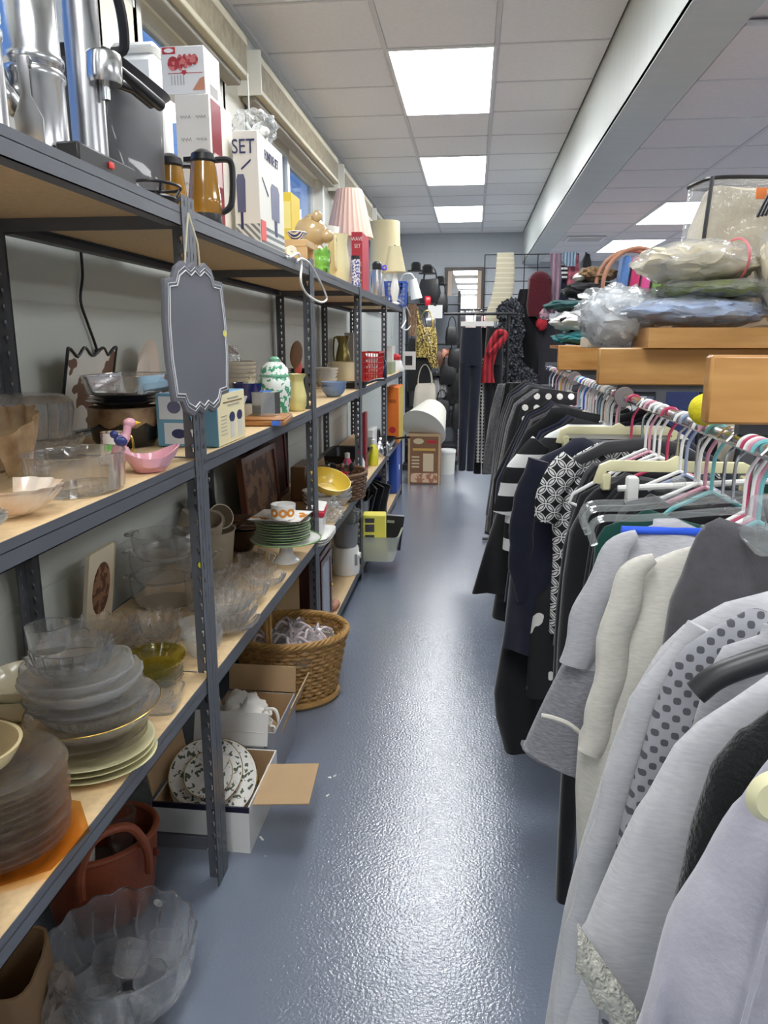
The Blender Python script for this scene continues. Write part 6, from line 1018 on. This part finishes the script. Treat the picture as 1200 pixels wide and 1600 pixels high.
# ================================================================ linens in plastic bags on top of the rack
def bag(label, cx, cy, z, rx, ry, rz, inner, seed, tail=None, amp=.14, name='linen_bag'):
    t = thing(name, label, 'bag', (cx, cy, z)); obj('linen', xf(crumple(ball(rx, ry, rz, 4, amp, 5, seed, -rz * .93), .012, 20, seed), (0, 0, rz * .95)), inner, t); obj('film', xf(crumple(ball(rx * 1.06, ry * 1.06, rz * 1.08, 4, amp * 1.3, 7, seed + 3, -rz * .95), .016, 24, seed + 1), (0, 0, rz * .97)), FILM, t)
    if tail: obj('film_tail', xf(crumple(ball(*tail[3:], 4, .3, 7, seed), .02, 22, seed), tail[:3]), FILM, t)
    return t
t = thing('wooden_tray', 'long plain wooden drawer lying across the rack boards', 'tray', (.70, 2.45, 1.48)); obj('front', box(-.235, .30, -.30, -.28, 0, .052), RW, t); obj('back', box(-.235, .30, .28, .30, 0, .052), RW, t); obj('base', box(-.235, .30, -.28, .28, 0, .01), RW, t)
for x_ in (-.235, .28): obj('side', box(x_, x_ + .02, -.28, .28, .01, .052), RW, t)
QU = pm('cream_quilt', (218, 208, 184), .85, c2=(196, 184, 158), vs=8, bump=.5, bs=14)
bag('pale blue sheets in a clear plastic bag on the wooden tray', .605, 2.32, 1.533, .205, .15, .042, cloth('pale_blue_sheet', (160, 176, 206)), 1.); bag('olive green cloth in clear plastic on the blue sheets', .67, 2.34, 1.612, .15, .13, .027, cloth('olive_cloth', (128, 136, 88)), 2.)
t = bag('rolled cream quilt in clear plastic with a pink band', .625, 2.36, 1.66, .165, .13, .055, QU, 3.); obj('pink_band', xf(tube([(.0, .142 * math.cos(a), .062 * math.sin(a)) for a in [i * PI / 16 for i in range(32)]], .0035, 6, True), (.10, 0, .055)), C_('pink_tape', (222, 120, 130), .4), t)
bag('loose white plastic bags heaped at the rack board', .43, 2.42, 1.48, .10, .16, .085, pm('white_film_stuff', (226, 228, 230), .6), 4., (.0, -.02, .11, .12, .13, .06), name='plastic_bags')
bag('large cream bedspread in a shiny clear bag', .93, 2.28, 1.533, .15, .13, .17, QU, 5.)
t = thing('bedding_bag', 'tall clear zip bag with black piping holding a cream blanket', 'bag', (.86, 2.60, 1.535), (0, 0, .15)); obj('blanket', crumple(stack_rings([rbox(.18, .085, .0), rbox(.19, .09, .2), rbox(.19, .088, .3), rbox(.17, .08, .40)]), .03, 9, 3.), QU, t); obj('vinyl', stack_rings([rbox(.21, .10, 0), rbox(.215, .105, .2), rbox(.20, .10, .43)]), FILM, t)
obj('piping', join(tube(rbox(.20, .10, .43), .006, 6, True), *[tube([(s_ * .205, -.10, .0), (s_ * .21, -.103, .2), (s_ * .195, -.098, .43)], .006, 6) for s_ in (-1, 1)]), BLACKP, t)
t = thing('hanger_bundle', 'bundle of black hangers stuck upright between the bedding bags', 'hanger', (.88, 2.30, 1.87), (0, 0, .4))
for i in range(5): obj('hanger', tube(curve([(-.10, .014 * i, -.04), (-.06, .014 * i, .03), (.0, .014 * i, .055), (.12, .014 * i, .04)], 5), .005, 6), HBLK, t)
solo('orange_tag', cbox(.03, .004, .03), C_('orange_paper', (232, 130, 60), .5), 'small orange paper tag on the blanket bag', 'tag', (.80, 2.405, 1.89), .2)
solo('yellow_cloth', xf(crumple(ball(.06, .04, .03, 3, .2), .01, 20), (0, 0, 0)), C_('lemon_cloth', (232, 210, 60), .8), 'crumpled yellow cloth tucked against the bedspread bag', 'cloth', (.80, 2.02, 1.60))
# pile beyond the first board
t = thing('carton_tray', 'small plain cardboard box on the rack behind the plastic bags', 'box', (.50, 3.05, 1.47)); obj('body', cbox(.16, .2, .04, .003), pm('pale_carton', (206, 192, 166), .7), t); obj('flap', xf(cbox(.15, .07, .003), (0, -.13, .038), (.2, 0, 0)), MATS['pale_carton'], t)
for i, (x_, y_, z_, rx, ry, rz, m, lab, c_) in enumerate([(.46, 3.45, 1.478, .12, .14, .03, cloth('teal_cloth', (36, 120, 124)), 'folded teal cloth at the bottom of the pile', 'cloth'), (.45, 3.45, 1.535, .12, .13, .045, pattern('panda_cloth', 'blotch', (232, 230, 226), (40, 40, 46), 9, .9, frac=.56), 'black and white printed fleece on the teal cloth', 'cloth'), (.44, 3.5, 1.622, .13, .12, .025, cloth('deep_teal', (24, 84, 84)), 'deep teal shirt draped on the fleece pile', 'cloth'), (.50, 3.52, 1.67, .12, .12, .04, BLK, 'black jumper on the clothes pile', 'cloth'), (.52, 3.5, 1.745, .09, .08, .03, cloth('leopard', (150, 120, 84), c2=(70, 50, 36), vs=50), 'brown animal print scarf on the black jumper', 'scarf'), (.45, 3.5, 1.745, .03, .05, .02, WPL, 'white rolled sock on the clothes pile', 'sock')]):
    solo('folded_cloth', xf(crumple(ball(rx, ry, rz, 4, .15, 6, i, -rz * .92), .012, 18, i), (0, 0, rz * .93)), m, lab, c_, (x_, y_, z_))
solo('shelf_plank', box(.36, 1.2, 3.31, 3.75, 1.462, 1.476), RW, 'thin maple plank carrying the pile of folded clothes', 'board', (0, 0, 0))
t = thing('ring_handle_bag', 'black tote bag with large brown ring handles', 'handbag', (.66, 3.42, 1.478), .2); obj('body', crumple(stack_rings([rbox(.17, .07, 0), rbox(.19, .08, .10), rbox(.16, .05, .19)]), .01, 12), cloth('tote_black', (44, 42, 42)), t)
for s_ in (-1, 1): obj('ring_handle', tube([(.145 * math.cos(a), s_ * .04, .245 + .145 * math.sin(a)) for a in [i * PI / 18 for i in range(36)]], .009, 8, True), pm('tan_wood_ring', (166, 118, 92), .4), t)
for i, c_ in enumerate([(90, 130, 190), (200, 60, 110), (214, 90, 150), (120, 160, 90)]): solo('folded_shirt', xf(cbox(.035, .10, .24, .01), (0, 0, 0), (0, .1, 0)), cloth('shirt_colour_%d' % i, c_), ['blue', 'crimson', 'pink', 'green'][i] + ' folded shirt standing in the ring handle bag', 'shirt', (.60 + .045 * i, 3.42, 1.60))
# ================================================================ end of the shop: grid wall, trousers, mirror, handbags
GY = 6.6; x0, x1 = at(758, 397, Y=GY).x, at(904, 397, Y=GY).x; zt = at(850, 397, Y=GY).z
gw = thing('grid_panel', 'black wire grid display panel hung with scarves', 'display panel', (0, GY, 0))
nv = 8
for i in range(nv): x_ = x0 + (x1 - x0) * i / (nv - 1); obj('wire', tube([(x_, 0, zt - 1.16), (x_, 0, zt)], .0045, 6), BLACKP, gw)
for i in range(12): z_ = zt - i * .105; obj('wire', tube([(x0, .004, z_), (x1, .004, z_)], .004, 6), BLACKP, gw)
for x_ in (x0 + .35, x1 - .02): obj('leg', tube([(x_, 0, 0), (x_, 0, zt - 1.1)], .012, 8), BLACKP, gw); obj('foot', box(x_ - .015, x_ + .015, -.25, .25, 0, .03), BLACKP, gw)
def strip(name, label, pts, Y, m, wpx, cat='scarf', thick=.018, ripple=.006, k=5, fr=3., group=None):
    """hanging textile: centre line pts in photo pixels, half width wpx"""
    C0 = curve([at(a, b_, Y=Y) for a, b_ in pts], 8); n = len(C0); ws = wpx if isinstance(wpx, (list, tuple)) else [wpx] * len(pts)
    def wd(i): f = i / 8; j = min(int(f), len(ws) - 2); return wid(ws[j] + (ws[j + 1] - ws[j]) * (f - j), C0[i])
    rings = []
    for i in range(n):
        w_ = wd(i); r_ = []
        for j in range(20):
            a = 2 * PI * j / 20; u = math.cos(a); r_.append((C0[i].x + w_ * u, Y + thick * math.sin(a) * .6 + ripple * math.sin(u * fr * 3 + i * .4) , C0[i].z))
        rings.append(r_)
    o = Vector((C0[0].x, Y, C0[-1].z)); rings = [[(q[0] - o.x, q[1] - o.y, q[2] - o.z) for q in r_] for r_ in rings]
    return solo(name, stack_rings(rings), m, label, cat, o, group=group, ang=70)
RIB = pattern('cream_rib_knit', 'stripes', (228, 222, 198), (206, 199, 172), 26, .9, bump=1., frac=.75)
strip('knit_scarf', 'long cream ribbed knit scarf draped over the grid panel', [(790, 395), (789, 430), (785, 460), (777, 485), (772, 502)], GY - .10, RIB, [13, 15, 16, 16, 15], thick=.03, ripple=.0)
strip('striped_scarf', 'mauve and grey striped scarf hanging on the grid', [(868, 396), (869, 430), (867, 460), (862, 490)], GY - .06, pattern('mauve_stripe', 'stripes', (176, 140, 156), (120, 110, 124), 26, .9, axis='X'), [9, 9, 8, 5]); strip('plaid_scarf', 'pink tartan scarf hanging on the grid', [(893, 397), (895, 430), (897, 462)], GY - .06, pattern('pink_tartan', 'tartan', (206, 110, 122), (120, 70, 84), 16, .9), [10, 10, 10]); strip('teal_scarf', 'pale teal striped scarf folded on the grid top', [(890, 394), (890, 404), (892, 416)], GY - .10, pattern('teal_stripe', 'stripes', (160, 190, 200), (110, 120, 150), 40, .9, axis='X'), [11, 10, 8]); strip('banded_scarf', 'small black and white banded scarf on the grid', [(881, 414), (882, 426), (882, 438)], GY - .07, pattern('bw_band', 'stripes', (230, 230, 226), (30, 30, 34), 30, .9), [5, 5, 4])
strip('dark_scarf', 'dark navy scarf hanging between striped and tartan scarves', [(879, 432), (880, 460), (878, 485)], GY - .045, NAVY, [8, 9, 9])
MRN = cloth('maroon_knit', (86, 28, 38), vs=60, bump=.6, bs=90)
t = thing('knit_hat_set', 'maroon knitted hat and shawl hanging on the grid', 'hat', tuple(at(843, 455, Y=GY - .08))); w_ = wid(17, t.location); obj('hat', xf(ball(w_, .07, w_ * .9, 3), (0, 0, w_ * .9)), MRN, t); obj('shawl', xf(crumple(stack_rings([rbox(w_ * .9, .05, -.2), rbox(w_ * 1.2, .06, -.1), rbox(w_ * .9, .06, .1)]), .02, 14), (0, 0, 0)), MRN, t)
p = at(848, 490, Y=GY - .10); solo('pink_hat', ball(.055, .05, .06, 3, .15), pattern('pink_grey_knit', 'blotch', (206, 160, 172), (120, 110, 120), 30, .9), 'pink and grey knitted hat hanging on the grid', 'hat', p); p = at(846, 506, Y=GY - .10); solo('red_mitten', ball(.045, .04, .055, 3, .15), C_('red_wool', (176, 40, 52), .9), 'red woollen mitten hanging below the pink hat', 'mitten', p)
strip('black_coat', 'long black coat hanging on the grid', [(826, 452), (822, 500), (820, 560), (818, 620), (818, 680)], GY - .05, BLK, [14, 20, 22, 23, 23], 'coat', .06, .012)
strip('grey_dress', 'dark grey dress hanging low on the grid', [(858, 500), (862, 540), (862, 600)], GY - .05, cloth('dark_grey_cloth', (52, 52, 58)), [16, 22, 24], 'dress', .05, .012)
for i, (a, b_, r) in enumerate([(797, 490, .10), (798, 520, .11), (795, 550, .11), (797, 580, .12), (815, 598, .12)]): solo('feather_boa', crumple(ball(r, r * .8, r, 4, .35, 16, i), .03, 40, i), pattern('boa_feather', 'blotch', (38, 40, 46), (104, 107, 114), 60, .9, frac=.56), 'dark silver feather boa bunched beside the black coat', 'boa', at(a, b_, Y=GY - .22), group='feather boa loops')
# trousers on a floor stand
PY_ = 5.6; st = thing('trouser_stand', 'chrome floor stand holding dark trousers', 'rack', (at(742, 490, Y=PY_).x, PY_ + .05, 0)); zr = at(742, 490, Y=PY_).z
obj('bar', tube([(-.22, 0, zr), (.30, 0, zr)], .010, 10), BLACKP, st); obj('pole', tube([(.24, .02, 0), (.24, .02, zr)], .013, 10), BLACKP, st)
for a in (0, PI / 2, PI, 1.5 * PI): obj('foot', tube([(.24, .02, .02), (.24 + .14 * math.cos(a), .02 + .14 * math.sin(a), .015)], .012, 8), BLACKP, st)
def trousers(label, xt, xb, yt, yb, wt, wb, Y, m, name='trousers'):
    t = thing(name, label, 'trousers', (at(xt, yt, Y=Y).x, Y, at(xt, yt, Y=Y).z)); b_ = at(xb, yb, Y=Y); o = t.location; W1, W2 = wid(wt, o), wid(wb, o)
    for s_ in (-1, 1):
        top = Vector((s_ * W1 * .5, 0, -.24)); bot = Vector((b_.x - o.x + s_ * W2 * .55, 0, b_.z - o.z)); n = 14
        obj('leg', stack_rings([[(top.x + (bot.x - top.x) * f + (W1 * .55 * (1 - f) + W2 * .5 * f) * math.cos(q), (.045 - .01 * f) * math.sin(q) + .008 * math.sin(f * 9 + s_), top.z + (bot.z - top.z) * f) for q in [2 * PI * j / 20 for j in range(20)]] for f in [i / n for i in range(n + 1)]]), m, t, ang=70)
    obj('waist', stack_rings([[(W1 * k * math.cos(q), .05 * math.sin(q), z) for q in [2 * PI * j / 24 for j in range(24)]] for k, z in ((1.05, -.26), (1.0, -.12), (.92, 0))]), m, t); return t
trousers('dark indigo jeans on the chrome stand', 737, 728, 512, 735, 17, 12, 5.5, cloth('indigo_denim', (36, 40, 54))); trousers('black dress trousers behind the indigo jeans', 756, 752, 512, 740, 15, 12, 5.72, BLK); trousers('black and white checked trousers on the stand', 752, 750, 560, 722, 7, 6, 5.66, pattern('houndstooth', 'checks', (214, 212, 206), (28, 28, 32), 40, .9)); trousers('blue trousers showing between dark pairs', 744, 742, 560, 690, 6, 6, 5.68, cloth('bright_blue_cloth', (56, 92, 176)))
for i, x_ in enumerate((740, 752)): p = at(x_, 505, Y=5.6 + .05 * i); t = thing('trouser_clip', 'white clip hanger on the chrome stand', 'hanger', p, 0, 'white clip hangers on the chrome stand'); obj('bar', box(-.09, .09, -.008, .008, -.02, .012), WPL, t); obj('hook', tube(curve([(0, .03, .012), (0, .03, .05), (.02, .03, .07), (0, .03, .09), (-.02, .03, .075)], 4), .003, 6), CHROME, t)
t = strip('red_scarf', 'red striped scarf knotted over a hanger beside the trousers', [(776, 528), (768, 550), (762, 575), (762, 598)], 5.52, pattern('red_stripe', 'stripes', (184, 44, 54), (120, 28, 38), 30, .9, axis='X'), [10, 9, 9, 11], thick=.03); o = obj('knot', xf(tube(curve([(-.02, -.02, .30), (.05, -.03, .36), (.09, -.02, .42), (.04, -.01, .44), (-.01, -.02, .36)], 5, True), .022, 8, True), (-.03, 0, -.09)), MATS['red_stripe'], t)
trousers('long black trousers hanging behind the red scarf', 773, 768, 512, 735, 14, 12, 5.62, BLK2)
strip('tweed_coat', 'long grey tweed coat hanging at the end of the row', [(792, 600), (783, 640), (775, 690), (768, 740)], 4.62, TWD, [14, 16, 16, 15], 'coat', .05, .01); strip('black_skirt', 'black pleated skirt beside the tweed coat', [(806, 598), (800, 650), (793, 700), (788, 765)], 4.58, BLK, [16, 20, 22, 22], 'skirt', .06, .014)
# mirror on the back wall
m0, m1 = at(695, 418, Y=YB - .03), at(758, 418, Y=YB - .03); t = thing('wall_mirror', 'tall mirror with dark frame on the back wall', 'mirror', ((m0.x + m1.x) / 2, YB - .035, 1.35)); hw, hh = (m1.x - m0.x) / 2, m0.z - 1.35
FR2 = pm('bronze_frame', (72, 62, 56), .4)
for g_ in (box(-hw, -hw + .05, -.02, .02, 0, hh), box(hw - .05, hw, -.02, .02, 0, hh), box(-hw + .05, hw - .05, -.02, .02, hh - .05, hh), box(-hw + .05, hw - .05, -.02, .02, 0, .05)): obj('frame_rail', g_, FR2, t)
obj('mat_border', join(box(-hw + .05, -hw + .11, -.005, .02, .05, hh - .05), box(hw - .11, hw - .05, -.005, .02, .05, hh - .05)), pm('tan_mat', (196, 176, 156), .5), t); obj('glass', box(-hw + .05, hw - .05, .0, .012, .05, hh - .05), pm('mirror_silver', (232, 232, 232), .02, 1.), t)
# pale clothes rack in front of the mirror
ry = 10.4; rz_ = at(735, 484, Y=ry).z; xa, xb = at(700, 484, Y=ry).x, at(772, 484, Y=ry).x; rr_ = thing('garment_rail', 'black garment rail with pale pink clothes before the mirror', 'rack', (0, ry, 0)); obj('rail', tube([(xa, 0, rz_), (xb, 0, rz_)], .012, 8), BLACKP, rr_)
for x_ in (xa, xb): obj('leg', tube([(x_, 0, 0), (x_, 0, rz_)], .012, 8), BLACKP, rr_); obj('foot', tube([(x_, -.25, .015), (x_, .25, .015)], .012, 8), BLACKP, rr_)
for i, (c_, n_) in enumerate([((206, 60, 54), 'red'), ((226, 190, 186), 'pale pink'), ((60, 58, 64), 'charcoal'), ((228, 204, 200), 'blush'), ((232, 222, 212), 'ivory'), ((40, 40, 46), 'black'), ((214, 176, 176), 'rose'), ((34, 34, 38), 'jet')]):
    x_ = xa + .06 + (xb - xa - .12) * i / 7; garment_w('camisole', n_ + ' camisole hanging on the rail before the mirror', ry, [(x_ - .04, rz_ - .06), (x_ - .05, rz_ - .2), (x_ - .05, rz_ - .75 + .08 * (i % 3))], cloth('cami_%d' % i, c_), xc=x_, thick=.16, amp=.01, neck=.03, cat='camisole', rot=0); 
    solo('wire_hook', tube(curve([(0, 0, 0), (0, 0, .04), (.015, 0, .06), (0, 0, .075), (-.015, 0, .062)], 4), .004, 6), CHROME, 'chrome hanger hook on the black rail', 'hook', (x_, ry, rz_ - .06), group='hooks on the black rail')
# handbag display
hx0, hx1, hy = -.80, -.16, 9.0
hb = thing('handbag_stand', 'dark slotted display stand crowded with handbags', 'display stand', ((hx0 + hx1) / 2, hy, 0)); hw_ = (hx1 - hx0) / 2; DK = C_('dark_stand', (46, 46, 50), .5)
obj('back_panel', box(-hw_, hw_, .18, .2, .05, 2.0), pm('grey_panel_board', (128, 134, 142), .6), hb)
for x_ in (-hw_, hw_ - .03): obj('post', box(x_, x_ + .03, .14, .18, 0, 2.05), DK, hb)
for z_ in (.30, .72, 1.12): obj('shelf', box(-hw_ + .03, hw_ - .03, -.16, .18, z_ - .02, z_), DK, hb)
for z_ in (1.45, 1.9): obj('rail', tube([(-hw_, .1, z_), (hw_, .1, z_)], .01, 8), DK, hb)
obj('plinth', box(-hw_, hw_, -.18, .2, 0, .06), DK, hb)
def handbag(label, px, py, wpx, hpx, m, Y=hy - .08, strap=True, name='handbag', d=.06, sm=None, group=None):
    p = at(px, py, Y=Y); w_, h_ = wid(wpx, p), wid(hpx, p); t = thing(name, label, 'handbag', (p.x, Y, p.z - h_ / 2), random.uniform(-.2, .2), group)
    obj('body', crumple(stack_rings([rbox(w_ * .46, d * .8, 0), rbox(w_ * .5, d, h_ * .3), rbox(w_ * .46, d * .8, h_ * .8), rbox(w_ * .40, d * .4, h_)]), .012, 12, px), m, t)
    if strap:
        for s_ in (-1, 1): obj('strap', tube([(w_ * .3 * math.cos(a), s_ * d * .4, h_ * .95 + h_ * .6 * math.sin(a)) for a in [PI * i / 12 for i in range(13)]], .006, 6), sm or m, t)
    else: obj('clasp', xf(cbox(.03, .01, .02), (0, -d * .7, h_ * .6)), GOLD, t)
BL = pm('black_leather', (30, 30, 33), .4, var=.2, bump=.2, bs=60)
handbag('slouchy black leather handbag high on the display', 672, 455, 34, 36, BL); handbag('black evening bag with short handles beside the mirror', 690, 475, 20, 30, BL, strap=True); handbag('gold sequined handbag with long straps', 666, 535, 34, 46, pattern('gold_sequin', 'blotch', (212, 186, 104), (70, 58, 30), 70, .3), sm=GOLD, Y=hy - .3); handbag('large matte black shoulder bag', 655, 570, 40, 80, BL, Y=hy - .15); handbag('soft cream drawstring bag hanging by its strap', 664, 625, 36, 52, pm('cream_canvas', (222, 214, 196), .7, var=.1), Y=hy - .2); handbag('grey metallic clutch on the display', 670, 505, 22, 22, pm('pewter', (140, 140, 144), .3, .6), strap=False); handbag('black and white striped bag on the shelf', 688, 606, 26, 30, pattern('bag_stripe', 'stripes', (40, 40, 44), (200, 200, 200), 60, .5, axis='X')); handbag('brown leather purse on the middle shelf', 684, 560, 22, 24, pm('brown_leather', (96, 64, 46), .45), strap=False); handbag('black quilted bag on the lower shelf', 706, 615, 28, 34, BL); handbag('small red purse by the top rail', 668, 470, 9, 14, C_('red_patent', (210, 40, 56), .25), strap=False, Y=hy - .2); handbag('peach box purse on the shelf', 697, 552, 16, 14, pm('peach_leather', (214, 150, 128), .5), strap=False); handbag('black tote slumped on the lowest shelf', 700, 650, 30, 34, BL)
for i, (a, b_, w_, h_) in enumerate([(700, 585, 26, 30), (716, 600, 22, 34), (712, 560, 24, 30), (718, 650, 24, 40), (706, 525, 20, 28), (690, 640, 26, 30)]): handbag('black shoulder bag packed on the crowded handbag stand', a, b_, w_, h_, BL, Y=hy - .12, group='black bags on the stand')
for i, (a, b_, w_) in enumerate([(650, 424, 26), (668, 428, 28), (688, 446, 22)]): p = at(a, b_, Y=hy - .05); t = thing('black_hat', ['flat black felt hat topping the handbag stand', 'wide brimmed black hat on the handbag stand', 'small black cap hung by the mirror'][i], 'hat', p); r = wid(w_ / 2, p); obj('brim', lathe([(.001, 0), (r, 0), (r * 1.02, .01), (.001, .016)], 28), BLK, t); obj('crown', lathe([(r * .6, .01), (r * .58, .08), (r * .4, .1), (.001, .095)], 24), BLK, t)
p = at(680, 487, Y=hy - .3); t = thing('price_card', 'white price card clipped to the handbag display', 'sign', p); obj('card', box(-.08, .08, -.002, .002, -.07, .07), W_CARD, t); obj('clip', box(-.015, .015, -.005, .01, .06, .085), BLACKP, t)
p = at(648, 450, Y=8.1); t = thing('desk_lamp', 'white conical desk lamp head bending over the shelf end', 'lamp', p, .3); obj('shade', xf(lathe([(.06, -.11), (.035, .09), (.03, .09), (.056, -.11), (.06, -.11)], 28), rot=(0, -.2, 0)), WPL, t); obj('arm', tube(curve([(0, 0, .09), (-.05, .0, .14), (-.12, .1, .1), (-.16, .25, -.2), (-.16, .4, -.5)], 5), .008, 8), WPL, t)
for i in range(5): p = Vector((-.62 + .11 * i, hy - .02, .061)); t = thing('shoe_pair', 'dark shoe on the bottom of the handbag stand', 'shoe', p, random.uniform(-.3, .3), 'dark shoes on the stand'); obj('upper', xf(ball(.045, .12, .05, 3, .08, 4, i, -.03), (0, 0, .045)), BL, t); obj('sole', xf(cbox(.08, .23, .014, .005), (0, 0, 0)), BLACKP, t)
strip('gold_chain_scarf', 'gold and black sequined scarf hanging at the shelf end', [(648, 480), (655, 510), (668, 540), (680, 575)], 8.2, MATS['gold_sequin'], [5, 7, 8, 6], thick=.02); strip('leopard_scarf', 'tan fringed scarf hanging at the shelf end', [(644, 475), (645, 500), (644, 525)], 8.15, cloth('tan_fringe', (168, 136, 108), c2=(110, 84, 64), vs=60), [7, 7, 5])
# dark stock beyond the rack
t = thing('shoe_rack', 'black metal shoe rack behind the grid panel', 'rack', (1.05, 5.9, 0))
for z_ in (.3, .7, 1.1): obj('shelf', box(-.35, .35, -.15, .15, z_, z_ + .02), BLACKP, t)
for x_ in (-.35, .33): obj('post', box(x_, x_ + .02, -.15, .15, 0, 1.25), BLACKP, t)
for i in range(3): solo('storage_box', cbox(.2, .26, .14, .01), [DARKP, BLACKP, pm('slate_box', (84, 88, 96), .5)][i], ['grey', 'black', 'slate'][i] + ' storage box on top of the black shoe rack', 'box', (.84 + .22 * i, 5.9, 1.121))
t = thing('wall_coat', 'black coat on a wall hook beyond the low ceiling lights', 'coat', tuple(at(915, 440, Y=8.5))); w_ = wid(10, t.location); obj('body', crumple(stack_rings([rbox(w_, .06, -.9), rbox(w_ * .9, .06, -.3), rbox(w_ * .7, .05, .2), rbox(w_ * .3, .03, .28)]), .02, 9), BLK, t); obj('stand', tube([(0, .05, -t.location.z), (0, .05, .3)], .015, 8), BLACKP, t)
for i, (x_, c_, n_) in enumerate([(1.9, (60, 70, 110), 'navy'), (2.3, (40, 40, 44), 'black'), (2.7, (120, 60, 60), 'rust'), (3.1, (70, 100, 90), 'green')]):
    t = thing('storage_shelf', '%s draped stock shelf on the far side of the shop' % n_, 'shelf', (x_, 7.6, 0)); obj('case', cbox(.36, .5, 1.35, .01), cloth('drape_%d' % i, c_), t); obj('top', cbox(.38, .52, .03, z0=1.35), RW, t)
# paint chips and scraps on the floor
for i, (a, b_) in enumerate([(488, 1208), (512, 1243), (485, 1222), (515, 1215), (523, 1212), (409, 1310), (770, 1200), (620, 1168)]): solo('paper_scrap', crumple(cbox(.010 + .006 * (i % 3), .006, .0015), .002, 300, i), WPL, 'tiny white paper scrap on the blue floor', 'scrap', at(a, b_, Z=.001), i * 1.1, 'paper scraps on the floor')
